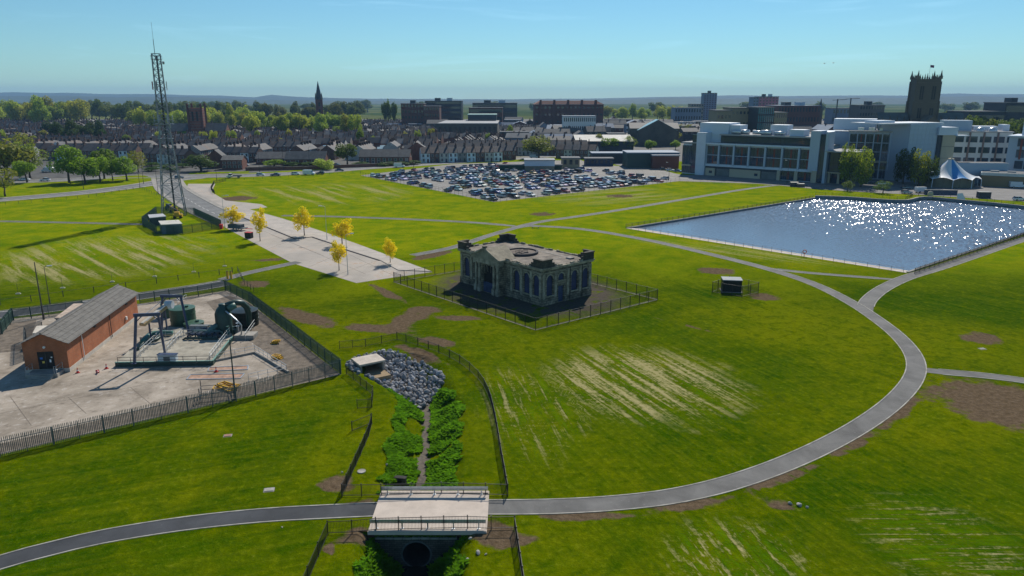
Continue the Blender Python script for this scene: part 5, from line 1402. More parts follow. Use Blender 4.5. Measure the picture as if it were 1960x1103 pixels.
# ================================================================== LATTICE MAST
mb0 = Vector((-108.0, 232.5, 0)); mt = thing('lattice_mast', 'tall grey steel lattice telecom mast with antennas and a whip on top', 'mast', mb0, R(20))
M_MAST = mat('mast_steel', (.20, .22, .25), .5, .2, 1, metal=.5)
TOPZ = hgt(318, 103, 232.5)
def half(z): return 3.4 - (3.4 - 1.55) * min(z, 25) / 25 if z < 25 else 1.55 - (1.55 - 1.15) * (z - 25) / (TOPZ - 25)
lev = [0]
while lev[-1] < TOPZ - 1.2: lev.append(min(TOPZ, lev[-1] + max(1.7, half(lev[-1]) * 1.5)))
lev[-1] = TOPZ
cs = ((-1, -1), (1, -1), (1, 1), (-1, 1))
for sx, sy in cs:
    b = MB()
    for z0, z1 in zip(lev[:-1], lev[1:]): b.bar((sx*half(z0), sy*half(z0), z0), (sx*half(z1), sy*half(z1), z1), .26 if z0 < 25 else .2)
    b.build('leg', M_MAST, mt)
b = MB(); hb = MB()
for z0, z1 in zip(lev[:-1], lev[1:]):
    for k in range(4):
        (ax, ay), (bx_, by_) = cs[k], cs[(k+1) % 4]; h0, h1 = half(z0), half(z1)
        b.bar((ax*h0, ay*h0, z0), (bx_*h1, by_*h1, z1), .11); b.bar((bx_*h0, by_*h0, z0), (ax*h1, ay*h1, z1), .11); hb.bar((ax*h1, ay*h1, z1), (bx_*h1, by_*h1, z1), .11)
o = b.build('cross_bracing', M_MAST, mt); o['kind'] = 'stuff'; o = hb.build('horizontal_brace', M_MAST, mt); o['kind'] = 'stuff'
b = MB(); b.bar((.3, 0, 0), (.1, 0, TOPZ - .5), .5, .1); b.build('cable_ladder', M_DARKMETAL, mt)
b = MB(); b.cyl((-.3, .3, TOPZ - 1.5), (-.3, .3, TOPZ + 4.2), .09, n=6); b.cyl((-.3, .3, TOPZ + 4.2), (-.3, .3, hgt(309, 42, 232.5)), .04, n=5); b.build('whip_antenna', M_MAST, mt)
def mast_z(y): return hgt(325, y, 232.5)
def panel(z, a, r_, h_, w=.35, m=None):
    b = MB(); b.M = Matrix.Rotation(a, 4, 'Z'); b.box(r_, r_ + .2, -w/2, w/2, z, z + h_); b.bar((half(z) * .9, 0, z + h_*.3), (r_, 0, z + h_*.3), .07); b.bar((half(z) * .9, 0, z + h_*.7), (r_, 0, z + h_*.7), .07); b.build('panel_antenna', m or M_MAST, mt)
for a in (R(0), R(120), R(240)): panel(mast_z(173), a, 1.9, 2.6, .5, mat('antenna_grey', (.33, .36, .40), .6, .1, 1))
panel(mast_z(172), R(200), 1.9, 2.4, .6, mat('antenna_red', (.35, .12, .13), .6, .1, 1))
for a in range(0, 360, 60): panel(mast_z(236) + .3, R(a), 2.5, 2.2, .35, MATS['antenna_grey'])
for z, r_ in ((mast_z(238), 2.9), (mast_z(114), 1.6), (mast_z(266), 2.3)):
    b = MB(); b.lathe([(r_ - .9, z), (r_, z), (r_, z + .12), (r_ - .9, z + .12), (r_ - .9, z)], 20); b.build('platform', M_MAST, mt)
    b = MB(); b.lathe([(r_, z + 1.0), (r_ + .05, z + 1.0), (r_ + .05, z + 1.08), (r_, z + 1.08), (r_, z + 1.0)], 20)
    for k in range(10): a = 2*math.pi*k/10; b.bar((r_*math.cos(a), r_*math.sin(a), z + .12), (r_*math.cos(a), r_*math.sin(a), z + 1.0), .05)
    b.build('platform_rail', M_MAST, mt)
for z, a, x in ((mast_z(252), 2.6, 2.0), (mast_z(258), 4.0, 2.1), (mast_z(246), .6, 2.0)):
    b = MB(); b.M = Matrix.Rotation(a, 4, 'Z'); b.box(x - .45, x, -.35, .35, z, z + 1.3); b.build('equipment_box', MATS['antenna_grey'], mt)
for z, a in ((mast_z(120), .4), (mast_z(262), 3.6)):
    b = MB(); b.M = Matrix.Translation((math.cos(a)*1.7, math.sin(a)*1.7, z)) @ Matrix.Rotation(a, 4, 'Z'); b.cyl((0, 0, 0), (.4, 0, 0), .45, n=14); b.build('dish', MATS['antenna_grey'], mt)
flat_box('equipment_cabin', 'blue grey equipment cabin with pale flat roof in front of the mast', 'cabin', [(303, 423), (342, 421), (349, 428), (308, 430)], 2.7, mat('cabin_blue', (.10, .14, .18), .7, .2, .7), mat('cabin_roof', (.55, .52, .46), .8, .2, .5))
flat_box('equipment_cabin', 'dark low equipment cabin at the left of the mast compound', 'cabin', [(283, 411), (312, 409), (318, 414), (286, 417)], 2.5, mat('cabin_dark', (.05, .07, .085), .7, .2, .7), mat('cabin_roof2', (.42, .43, .44), .8, .2, .5))
for x, y, cc, lab in ((333, 392, M_YEL, 'yellow machine behind the lattice mast'), (341, 404, M_YEL, 'orange yellow machine at the foot of the lattice mast'), (325, 388, M_BLUE, 'blue cabinet behind the lattice mast')):
    p = g(x, y + 14); t = thing('site_machine', lab, 'machine', (p.x, p.y, 0), rnd.uniform(-.5, .5))
    b = MB(); b.box(-1.3, 1.3, -.7, .7, .45, 1.3); b.build('body', cc, t); b = MB(); b.box(-.9, .5, -.6, .6, 1.303, 2.0); b.build('hood', cc, t)
    for sx in (-.85, .85):
        for sy in (-.78, .58): b = MB(); b.cyl((sx, sy, .4), (sx, sy + .2, .4), .4, n=12); b.build('wheel', M_RUBBER, t)

# ================================================================== SUBSTATION CABINET
sc_ = g(1401, 560); ss = thing('substation_cabinet', 'black equipment cabinet with a grey flat lid inside a small black fence', 'cabinet', (sc_.x, sc_.y, 0), R(-8))
b = MB(); b.box(-1.75, 1.75, 0, 2.6, .1, 2.3); b.build('body', mat('cabinet_black', (.014, .015, .015), .5, .3, 1), ss)
b = MB(); b.box(-1.85, 1.85, -.1, 2.7, 2.303, 2.45); b.build('lid', mat('cabinet_lid', (.24, .26, .28), .7, .2, 1), ss)
b = MB(); b.box(-2.0, 2.0, -.3, 2.9, 0, .097); b.build('base', M_CONC2, ss)
for x in (-1.2, -.4, .4, 1.2): b = MB(); b.box(x - .36, x + .36, -.03, -.003, .25, 2.15); b.build('door', M_BLACK, ss)
railing('railing_fence', 'small black bar fence boxed around the substation cabinet', GP((1363, 560), (1420, 569), (1451, 561), (1395, 548), (1363, 560)), 2.1, 2.2, .14, rails=(.08, .98))

# ================================================================== TREES AND PLANTS
M_LEAF = leaf_mat('leaf', (0.10, 0.145, 0.022), (0.24, 0.30, 0.05), 0.55)
M_BARK = mat('bark', (0.10, 0.075, 0.055), 0.9, 0.4, 3, bump=.4)
def leaves_mesh(name, blobs, n, size, seed, flat=0.3, droop=0.0):
    rs = np.random.RandomState(seed); B = np.array(blobs); w = B[:, 3] ** 2; w /= w.sum()
    k = rs.choice(len(B), n, p=w); d = rs.normal(size=(n, 3)); d /= np.linalg.norm(d, axis=1)[:, None]
    rad = B[k, 3] * rs.uniform(0.45, 1.08, n) ** 0.6
    zs = B[k, 4] if B.shape[1] > 4 else np.ones(n)
    c = B[k, :3] + d * rad[:, None] * np.stack([np.ones(n), np.ones(n), zs], 1)
    nrm = d + rs.normal(scale=0.55, size=(n, 3)); nrm[:, 2] += flat; nrm /= np.linalg.norm(nrm, axis=1)[:, None]
    a = np.cross(nrm, rs.normal(size=(n, 3))); a /= np.linalg.norm(a, axis=1)[:, None]; b_ = np.cross(nrm, a)
    s = size * rs.uniform(0.55, 1.25, n)[:, None]; e = 0.62
    v = np.stack([c - a*s, c - b_*s*e + a*s*.1, c + a*s, c + b_*s*e - a*s*.1], 1).reshape(-1, 3)
    me = bpy.data.meshes.new(name); me.from_pydata(v.tolist(), [], np.arange(n * 4).reshape(n, 4).tolist()); me.materials.append(M_LEAF)
    return me
def trunk_mesh(h, r, tops, seed, n=7):
    rr = random.Random(seed); b = MB(); fork = Vector((rr.uniform(-.02, .02), rr.uniform(-.02, .02), h))
    b.tube([(0, 0, -.01), (0.005, 0, h * .35), tuple(fork)], [r * 1.25, r, r * .8], n)
    for t in tops:
        t = Vector(t); mid = fork.lerp(t, .5) + Vector((rr.uniform(-.03, .03), rr.uniform(-.03, .03), .03))
        b.tube([tuple(fork - Vector((0, 0, .01))), tuple(mid), tuple(t)], [r * .55, r * .36, r * .12], 5)
    return b.mesh('trunk', M_BARK, True)
def tree_kind(key, seed, blobs, n, size, th, tr_, flat=0.3):
    """normalised tree: 1 m tall, about 1 m across"""
    rr = random.Random(seed); tops = [tuple(Vector(bb[:3])) for bb in rr.sample(blobs, min(7, len(blobs)))]
    return (trunk_mesh(th, tr_, tops, seed), leaves_mesh('crown_' + key, blobs, n, size, seed, flat))
def dome(seed, nb, zc, rx, rz, rb, low=0.0):
    rr = random.Random(seed); out = []
    for i in range(nb):
        a = rr.uniform(0, 6.28); u = rr.uniform(-.75 + low, 1); q = math.sqrt(max(0, 1 - u * u)) * rr.uniform(.55, 1.0)
        out.append((rx * q * math.cos(a), rx * q * math.sin(a), zc + rz * u * rr.uniform(.7, 1), rb * rr.uniform(.7, 1.25)))
    out.append((0, 0, zc, rb * 1.5)); return out
KIND = {}
for i in range(4): KIND['broad%d' % i] = tree_kind('broad%d' % i, 11 + i, dome(11 + i, 20, .58, .36, .30, .15), 2600, .034, .30, .028)
for i in range(2): KIND['loose%d' % i] = tree_kind('loose%d' % i, 31 + i, dome(31 + i, 26, .56, .40, .36, .12), 1500, .026, .28, .022)
for i in range(2): KIND['tall%d' % i] = tree_kind('tall%d' % i, 41 + i, [(math.cos(k*2.4) * .26, math.sin(k*2.4) * .26, .2 + .74 * k / 17, .22 * (1 - abs(k / 17 - .4) * .8), 1.0) for k in range(18)], 2400, .034, .22, .03)
for i in range(2): KIND['bush%d' % i] = tree_kind('bush%d' % i, 51 + i, dome(51 + i, 14, .45, .36, .38, .2), 1800, .042, .2, .03)
for i in range(3):
    rr = random.Random(60 + i)
    bl = [(rr.uniform(-.2, .2) * (1.2 - abs(z - .62)), rr.uniform(-.2, .2), z, rr.uniform(.10, .17)) for z in (.36, .42, .48, .52, .56, .6, .64, .68, .72, .77, .82, .88)] + [(-.28, .05, .60, .13), (.28, -.05, .56, .14), (.05, .25, .62, .13), (0, -.26, .5, .12)]
    KIND['young%d' % i] = tree_kind('young%d' % i, 61 + i, bl, 1700, .030, .36, .016)
def tree(name, label, x, yb, yt, wpx, kind, tint, group=None, Y=None, cat='tree', dz=0):
    p = g(x, yb) if Y is None else at(x, 300, Y); H_ = max(1.2, hgt(x, yt, p.y)); W = 1.28 * wpx * (p.y * _c + CAM_H * _s) / FPX
    t = thing(name, label, cat, (p.x, p.y, 0), rnd.uniform(0, 6.28), group); t.scale = (W, W, H_)
    tm, lm = KIND[kind]
    link('trunk', tm, t)
    c = link('crown', lm, t); c.color = (*tint, 1)
    return t
BRI, MID, OLV, DRK, PAL, YEL_ = (1.35, 1.6, .4), (.8, 1.05, .5), (1.5, 1.2, .7), (.22, .34, .33), (1.35, 1.3, 1.15), (5.0, 3.0, .35)
# yellow young trees of the promenade
for i, (x, yb, yt, w, lab) in enumerate(((447, 439, 394, 46, 'rounded golden yellow young tree above the trailer at the far end of the promenade'), (498, 462, 396, 34, 'slender golden yellow young tree, second from the far end of the promenade'), (583, 452, 397, 42, 'golden yellow young tree on the raised pavement in the middle of the promenade'),
        (655, 470, 417, 50, 'broadest golden yellow young tree, just behind the tall lamp post'), (649, 518, 458, 36, 'golden yellow young tree nearest the camera, left of the tall lamp post'), (747, 504, 454, 30, 'smallest golden yellow young tree at the right near the ruin fence'))):
    tree('young_tree', lab, x, yb, yt, w, 'young%d' % (i % 3), YEL_, 'yellow trees on the promenade')
# roundabout trees and those along the road
for i, (x, yb, yt, w, k, tn, lab) in enumerate((
    (133, 350, 279, 58, 'broad0', BRI, 'tallest bright green tree of the clump on the roundabout'), (163, 352, 297, 52, 'broad1', BRI, 'bright green tree at the front of the roundabout clump'), (192, 348, 296, 42, 'broad2', BRI, 'bright green tree in the middle of the roundabout clump'),
    (200, 343, 277, 46, 'broad3', (.9, 1.05, .5), 'yellow green tree behind the roundabout clump'), (243, 346, 300, 46, 'broad0', BRI, 'round bright green tree at the right end of the roundabout clump'), (216, 346, 302, 30, 'broad2', MID, 'smaller green tree tucked between the roundabout trees'),
    (52, 350, 302, 44, 'broad3', BRI, 'green tree beside the van at the left edge'), (10, 376, 318, 56, 'loose0', OLV, 'olive tree nearest the left edge of the picture'), (14, 345, 262, 92, 'broad1', OLV, 'large olive brown tree at the far left edge'), (58, 341, 268, 62, 'loose1', PAL, 'pale half bare tree left of the roundabout clump'),
    (45, 320, 250, 48, 'loose0', OLV, 'olive tree behind the large one at the left edge'), (265, 330, 287, 40, 'loose1', OLV, 'brownish thin tree behind the road right of the clump'), (385, 328, 297, 56, 'bush0', (.5, .62, .5), 'dark green bushy shrub by the road behind the mast'),
    (665, 315, 272, 40, 'broad2', (.75, .8, .5), 'green tree standing between the two long brick buildings'), (618, 325, 302, 36, 'bush1', (2.6, 2.4, 2.0), 'white flowering bush by the main road'), (525, 318, 306, 40, 'bush0', BRI, 'low green hedge bush in front of the brick bungalow'),
    (1031, 305, 257, 62, 'loose0', (1.15, 1.0, .6), 'large round olive tree behind the car park'), (1031, 303, 262, 54, 'broad1', (1.0, .85, .5), 'olive green tree mixed into the large tree behind the car park'), (1146, 288, 257, 24, 'broad0', OLV, 'leftmost olive tree in the far car park row'), (1168, 290, 262, 34, 'broad2', BRI, 'bright green tree in the far car park row'),
    (1205, 290, 258, 26, 'loose1', PAL, 'thin pale tree in the far car park row'), (1246, 292, 265, 24, 'broad3', BRI, 'bright green tree alone in the far car park'), (1293, 287, 267, 20, 'broad1', BRI, 'small bright tree at the corner of the glass building'), (1285, 276, 242, 40, 'broad0', OLV, 'olive tree left of the college roof'), (1312, 268, 236, 34, 'broad2', OLV, 'olive tree behind the left end of the college'),
    (1616, 356, 276, 24, 'tall0', (1.2, 1.2, .5), 'slender tree against the left end of the second college block'), (1647, 358, 284, 36, 'tall1', (1.4, 1.35, .5), 'bushy yellow green tree in front of the second college block'), (1728, 352, 284, 34, 'tall0', (.42, .50, .48), 'dark grey green tree left of the tent'), (1757, 357, 288, 32, 'tall1', (1.4, 1.2, .6), 'olive green tree beside the tent'), (1779, 357, 300, 24, 'tall0', (.45, .52, .4), 'dark narrow tree touching the tent'),
    (1690, 370, 345, 34, 'loose0', (.6, .8, .6), 'small thin tree on the pond bank'), (1622, 366, 345, 22, 'loose1', (.7, .8, .6), 'sapling by the parked van near the pond corner'), (1802, 240, 210, 34, 'broad1', (.8, .8, .5), 'round tree in front of the minster nave'), (330, 442, 424, 34, 'bush0', (.2, .28, .25), 'dark bush between the mast cabins'), (1684, 243, 216, 44, 'broad3', (1, .9, .5), 'olive tree in front of the minster left side'))):
    tree('bush' if k.startswith('bush') else 'tree', lab, x, yb, yt, w, k, tn, None, {1802: 520, 1684: 560}.get(x), 'bush' if k.startswith('bush') else 'tree')
for x, yb in ((290, 319), (317, 322), (350, 321), (290, 328), (330, 329), (560, 318), (592, 318), (735, 318), (748, 317), (770, 317), (790, 315), (690, 318)):
    tree('hedge_bush', 'clipped green bush in the roadside planting along the main road', x, yb, yb - 8, 30, 'bush%d' % (x % 2), (.5, .72, .5), 'roadside bushes', None, 'bush')
# belts of big park trees rising over the terraces
NTH = 'first second third fourth fifth sixth seventh eighth ninth tenth eleventh twelfth thirteenth fourteenth fifteenth sixteenth seventeenth eighteenth nineteenth twentieth'.split() + ['twenty-' + q for q in 'first second third fourth fifth sixth seventh eighth ninth'.split()]
def belt(n, x0, x1, Y0, Y1, yt0, yt1, w0, w1, lab, grp, tints, seed):
    rr = random.Random(seed)
    for i in range(n):
        x = x0 + (x1 - x0) * (i + rr.uniform(.1, .9)) / n; Y = rr.uniform(Y0, Y1); k = rr.choice(['broad0', 'broad1', 'broad2', 'broad3'])
        tn = rr.choice(tints); f = rr.uniform(.8, 1.2)
        tree('park_tree', '%s, %s from the left' % (lab, NTH[i]), x, 0, rr.uniform(yt0, yt1), rr.uniform(w0, w1), k, tuple(v * f for v in tn), grp, Y)
SPR = [(2.2, 1.85, 1.0), (1.9, 1.75, .9), (2.3, 1.75, 1.1), (1.5, 1.55, .8)]
belt(19, 470, 690, 640, 800, 208, 219, 24, 36, 'large spring green tree in the belt behind the middle terraces', 'tree belt behind the middle terraces', SPR, 1)
belt(17, 255, 480, 760, 950, 199, 214, 24, 36, 'spring green tree in the belt behind the red brick church', 'tree belt behind the church', SPR, 2)
belt(20, -10, 170, 850, 1150, 183, 198, 26, 42, 'large tree on the skyline at the upper left', 'skyline trees at the upper left', SPR + [(.6, .65, .5)], 3)
belt(22, 160, 480, 1000, 1400, 188, 200, 22, 36, 'distant tree on the skyline left of the spire', 'skyline trees left of the spire', [(.8, .75, .55), (.6, .65, .5)], 4)
belt(16, 490, 700, 1000, 1300, 191, 201, 18, 32, 'distant brownish tree on the skyline around the spire', 'skyline trees around the spire', [(.8, .65, .5), (.6, .6, .45)], 5)
belt(12, 1150, 1340, 1000, 1300, 198, 208, 18, 28, 'distant tree between the shopping centre and tower block', 'trees behind the market', SPR, 6)
belt(14, 1840, 1965, 470, 560, 221, 232, 28, 44, 'leafy tree behind the white college wing', 'trees behind the white college wing', [(.8, .85, .5), (.6, .7, .45), (1.0, .9, .5)], 7)
belt(12, 100, 200, 560, 700, 228, 243, 24, 34, 'dark evergreen tree among the terraces at the left', 'dark evergreens among the terraces', [DRK, (.3, .4, .35)], 8)
belt(16, 0, 460, 520, 640, 246, 262, 14, 22, 'small garden tree between the terraces', 'garden trees between the terraces', SPR + [DRK], 9)
belt(16, 480, 980, 520, 700, 238, 262, 12, 20, 'small tree between the houses in the middle of the town', 'garden trees in the middle of the town', SPR, 10)
belt(3, 735, 760, 900, 950, 186, 190, 12, 16, 'tall narrow skyline tree right of the spire', 'narrow skyline trees', [(.6, .7, .5)], 11)
belt(16, 0, 1950, 1500, 2400, 191, 196, 22, 40, 'far tree in the countryside below the hills', 'far countryside trees', [(.5, .6, .45)], 12)

# lush growth on the ditch banks (nobody could count it)
def growth():
    rs = np.random.RandomState(3); V_ = []; n = 0
    pts = []
    while len(pts) < 15000:
        y = rs.uniform(61.8, 88.5) if rs.rand() < .72 else rs.uniform(44, 55.4)
        T = DITCH if y > 58 else NEARD
        for i in range(len(T) - 1):
            a, b = T[i], T[i + 1]
            if b[0] <= y <= a[0]:
                k = (a[0] - y) / (a[0] - b[0]); s = [a[j] + (b[j] - a[j]) * k for j in range(6)]
        u = rs.uniform(-1.0, 1.0); x = u * (s[3] if u > 0 else s[2])
        if abs(x) < s[5] + .12 - .45 * max(0, mnoise.noise(Vector((y * .8, u, 4))) + .15): continue
        if y > 58 and mnoise.noise(Vector((x * .35, y * .35, 9))) < -.28: continue
        if abs(u) > .80 + .2 * mnoise.noise(Vector((x * .2, y * .4, 2))): continue
        if rs.rand() < .045:
            px0 = rs.uniform(-12.6, -4.0); pts.append((px0, rs.uniform(55.85, 56.3), -.72 if abs(px0 + 8.3) < 3.4 else -.5)); continue
        pts.append((s[1] + x, y, ditch_z(abs(x), s[3] if u > 0 else s[2], s[4], s[5])))
    P = np.array(pts); m = 6; N_ = len(P)
    C = np.repeat(P, m, 0); N2 = len(C)
    ht = (rs.uniform(.12, .5, N_) * (1 + .7 * np.array([mnoise.noise(Vector((p[0] * .5, p[1] * .5, 1))) for p in pts])))
    ht = np.repeat(ht, m); a = rs.uniform(0, 6.28, N2); lean = rs.uniform(.25, .85, N2) * ht; wd = rs.uniform(.03, .075, N2)
    base = C + np.stack([rs.normal(scale=.06, size=N2), rs.normal(scale=.06, size=N2), -.02 * np.ones(N2)], 1)
    dx, dy = np.cos(a), np.sin(a); px_, py_ = -dy, dx
    mid = base + np.stack([dx * lean * .4, dy * lean * .4, ht * .75], 1); tip = base + np.stack([dx * lean * 1.1, dy * lean * 1.1, ht * .85], 1)
    w3 = np.stack([px_ * wd, py_ * wd, np.zeros(N2)], 1)
    v = np.stack([base - w3 * .5, base + w3 * .5, mid + w3 * 1.5, tip, mid - w3 * 1.5], 1).reshape(-1, 3)
    me = bpy.data.meshes.new('bank_growth'); me.from_pydata(v.tolist(), [], np.arange(N2 * 5).reshape(N2, 5).tolist()); me.materials.append(M_LEAF)
    o = link('bank_growth', me); o.color = (.9, 1.5, .25, 1); tag(o, 'lush green weeds and long grass on the banks of the stream ditch', 'plants', kind='stuff')
growth()

# ================================================================== TERRACED HOUSES
M_HWALL = brick_mat('house_brick', (0.20, 0.095, 0.065), (0.15, 0.07, 0.05), (0.16, 0.13, 0.11), .24, .08, .012, dirt=.35, dscale=.4, objcol=True)
M_SLATE = mat('roof_slate', (0.066, 0.064, 0.066), 0.75, 0.4, 0.7, objcol=True, spec=.3, bump=.15, bscale=3)
M_CHIM = mat('chimney_brick', (0.085, 0.05, 0.042), .9, .35, 1.5)
M_POT = mat('chimney_pot', (0.20, 0.11, 0.07), .85, .2, 2)
M_FRAME = mat('white_window_frame', (0.60, 0.60, 0.58), .6, .08, 2)
M_GLASS = glass_mat('window_glass')
HW, HD, HE, HR = 5.2, 8.6, 5.5, 8.6
def house_meshes():
    d = {}
    b = MB(); e = HD/2
    b.extrude_x([(-e, 0), (e, 0), (e, HE), (0, HR - .12), (-e, HE)], -HW/2 + .02, HW/2 - .02); d['wall'] = b
    b = MB(); q = e + .35; ez = HE - .35 * (HR - HE) / e
    for s in (-1, 1): b.extrude_x([(s*q, ez), (s*q, ez + .14), (0, HR + .04), (0, HR - .1)], -HW/2 - .0, HW/2 + .0)
    d['roof'] = b
    b = MB(); b.box(HW/2 - .48, HW/2 + .02, -.75, .75, HR - 1.0, HR + 1.25); b.box(HW/2 - .55, HW/2 + .09, -.82, .82, HR + 1.253, HR + 1.38)
    b.cur = 1
    for y in (-.5, -.17, .17, .5): b.cyl((HW/2 - .23, y, HR + 1.38), (HW/2 - .23, y, HR + 1.85), .13, .1, 6)
    d['chimney'] = b
    b = MB(); b.box(-2.3, .2, HD/2 + .01, HD/2 + 4.2, 0, 4.2); b.cur = 1
    o = b._add([(-2.45, HD/2 + .01, 4.203), (.35, HD/2 + .01, 5.4), (.35, HD/2 + 4.4, 5.4), (-2.45, HD/2 + 4.4, 4.203), (.35, HD/2 + .01, 4.203), (.35, HD/2 + 4.4, 4.203)])
    for f in ((0,1,2,3),(0,4,1),(3,2,5),(4,5,2,1),(0,3,5,4)): b.face([o + i for i in f])
    d['rear_wing'] = b
    b = MB(); w, h_ = .62, .8
    b.box(-w, w, -.06, .03, -h_, h_); b.cur = 1; b.box(-w + .1, w - .1, -.09, -.061, -h_ + .1, -.04); b.box(-w + .1, w - .1, -.09, -.061, .04, h_ - .1); d['window'] = b
    b = MB(); b.box(-.48, .48, -.07, .03, 0, 2.1); b.cur = 1; b.box(-.4, .4, -.1, -.071, 1.75, 2.05); d['door'] = b
    return d
HMB = house_meshes()
HM = {'wall': HMB['wall'].mesh('wall', M_HWALL), 'roof': HMB['roof'].mesh('roof', M_SLATE), 'chimney': HMB['chimney'].mesh('chimney', [M_CHIM, M_POT]),
      'rear_wing': HMB['rear_wing'].mesh('rear_wing', [M_HWALL, M_SLATE]), 'window': HMB['window'].mesh('window', [M_FRAME, M_GLASS]), 'door': HMB['door'].mesh('door', [mat('house_door', (.10, .03, .03), .5, .3, 1, objcol=True), M_GLASS])}
BRK, WHT, CRM, GRY = (1, 1, 1), (4.2, 8.2, 11.0), (3.2, 5.4, 6.2), (1.5, 2.6, 3.2)
def house(x, y, rz, wall, roof, label, group, chim=True, wing=True, s=1.0):
    t = thing('terraced_house', label, 'house', (x, y, 0), rz, group); t.scale = (1, 1, s)
    for nm in ('wall', 'roof') + (('chimney',) if chim else ()) + (('rear_wing',) if wing else ()):
        o = link(nm, HM[nm], t); o.color = (*(roof if nm == 'roof' else wall), 1)
    for (wx, wy, wz, a) in ((-1.3, -HD/2, 4.0, 0), (1.3, -HD/2, 4.0, 0), (-1.1, -HD/2, 1.5, 0)): link('window', HM['window'], t, (wx, wy, wz), a)
    o = link('door', HM['door'], t, (1.35, -HD/2, 0)); o.color = rnd.choice(((1, 1, 1, 1), (.2, 1, 3, 1), (3, 12, 12, 1), (.3, 2, .8, 1)))
    for (wx, wz) in ((1.5, 3.8), (1.5, 1.5)): link('window', HM['window'], t, (wx, HD/2, wz), math.pi)
    return t
SL_ = [(1, 1, 1), (1.15, 1.05, 1.0), (.85, .9, 1.0), (1.35, 1.0, .85), (1.1, 1.12, 1.15)]
# --- hand-set street fronts nearest the road
def street(p0, p1, Yoff, wall_seq, label, group, s=1.0, face=0):
    a, c = g(*p0), g(*p1); d = c - a; n = max(1, round(d.length / HW)); rz = math.atan2(d.y, d.x) + face
    for k in range(n):
        p = a + d * ((k + .5) / n) + Vector((-d.y, d.x, 0)).normalized() * (HD / 2 + Yoff)
        w = wall_seq[k % len(wall_seq)]
        house(p.x, p.y, rz, w, rnd.choice(SL_), label % {WHT: 'white rendered', CRM: 'cream rendered', BRK: 'red brick', GRY: 'grey'}[w], group, True, True, s)
street((806, 312), (962, 309), 0, [WHT, BRK, CRM, WHT, GRY, WHT, BRK, CRM], '%s terraced house in the pale street front behind the car park', 'pale street front')
street((1064, 303), (1140, 305), 0, [BRK, CRM, BRK], '%s terraced house in the short row right of the large olive tree', 'short row by the olive tree')
street((275, 312), (355, 316), 0, [BRK, BRK, WHT, CRM], '%s terraced house in the row behind the mast', 'row behind the mast')
street((400, 312), (480, 313), 8, [WHT, BRK, BRK], '%s terraced house in the row right of the mast', 'row right of the mast')
# --- the sea of terraces behind
houses = []; rr = random.Random(21)
def visible(x, y):
    w = y * _c + CAM_H * _s; return -30 < 980 + FPX * x / w < 1120
Yb = 452.0
while Yb < 1010:
    X = -.76 * Yb
    lim = (995 if Yb < 620 else 1000 if Yb < 795 else 765) - 980
    xr = lim * Yb / FPX
    while X < xr:
        L_ = rr.uniform(45, 95); rot = R(rr.uniform(-7, 7)); cxx, cyy = X + L_/2, Yb + 12
        if rr.random() < .27:
            k = X + 5
            while k < X + L_ - 8:
                for j in range(5):
                    u, v = k - cxx, Yb - 2 + j * HW - cyy
                    houses.append((cxx + u*math.cos(rot) - v*math.sin(rot), cyy + u*math.sin(rot) + v*math.cos(rot), rot + math.pi/2))
                k += rr.choice((15.5, 19))
        else:
            for vv, fc in ((0, 0), (19.5, math.pi)):
                k = X
                while k < X + L_ - HW:
                    u, v = k + HW/2 - cxx, Yb + vv - cyy
                    houses.append((cxx + u*math.cos(rot) - v*math.sin(rot), cyy + u*math.sin(rot) + v*math.cos(rot), rot + fc))
                    k += HW
        X += L_ + rr.uniform(7, 12)
    Yb += 36
taken = [(o.location.x, o.location.y) for o in bpy.data.objects if o.name.startswith('terraced_house')]
houses = [h for h in houses if all((h[0] - q[0])**2 + (h[1] - q[1])**2 > 120 for q in taken)]
CH = at(380, 250, 640)
KEEP = [(CH.x, CH.y, 24)]
houses = [h for h in houses if all((h[0] - q[0])**2 + (h[1] - q[1])**2 > q[2]**2 for q in KEEP) and visible(h[0], h[1]) and not (638 < h[1] < 756 and 826 < 980 + FPX * h[0] / (h[1] * _c + CAM_H * _s) < 965)]
houses.sort(key=lambda h: h[1])
near, far_ = houses[:230], houses[230:]
for i, (x, y, rz) in enumerate(near):
    w = rr.choices([BRK, CRM, WHT, GRY], [7, 1, 1, 1])[0]
    row = 'first' if y < 487 else 'second' if y < 523 else 'third'
    side = 'left of the mast' if x / y < -.47 else 'between mast and roadside tree' if x / y < -.2 else 'behind the car park'
    house(x, y, rz, w, rr.choice(SL_), '%s terraced house in the %s band of terraces %s' % ({WHT: 'white', CRM: 'cream', BRK: 'red brick', GRY: 'grey'}[w], row, side), 'terraces in the %s band' % row, rr.random() < .85, rr.random() < .7)
b = MB()
for (x, y, rz) in far_:
    b.M = Matrix.Translation((x, y, 0)) @ Matrix.Rotation(rz, 4, 'Z') @ Matrix.Diagonal((1, 1, rr.uniform(.92, 1.12), 1))
    wi = rr.choices([0, 1, 2], [7, 1, 1])[0]; ri = 3 + rr.choices([0, 1, 2], [5, 2, 1])[0]
    for nm, mi in (('wall', (wi,)), ('roof', (ri,)), ('chimney', (6, 6)), ('rear_wing', (wi, ri))):
        if nm == 'chimney' and rr.random() < .2: continue
        src = HMB[nm]; o = b._add(src.v)
        for f, k in zip(src.f, src.mi): b.cur = mi[k]; b.face([o + i for i in f])
o = b.build('terraced_houses', [mat('far_brick', (.19, .09, .065), .9, .3, .3), mat('far_render', (.55, .53, .48), .9, .15, .3), mat('far_grey', (.26, .22, .19), .9, .2, .3), mat('far_slate', (.066, .064, .068), .75, .35, .12), mat('far_tile', (.10, .07, .055), .8, .3, .12), mat('far_pale_slate', (.15, .145, .145), .7, .3, .12), M_CHIM])
tag(o, 'dense mass of slate roofed terraced houses filling the distance behind the nearer rows', 'houses', kind='stuff')

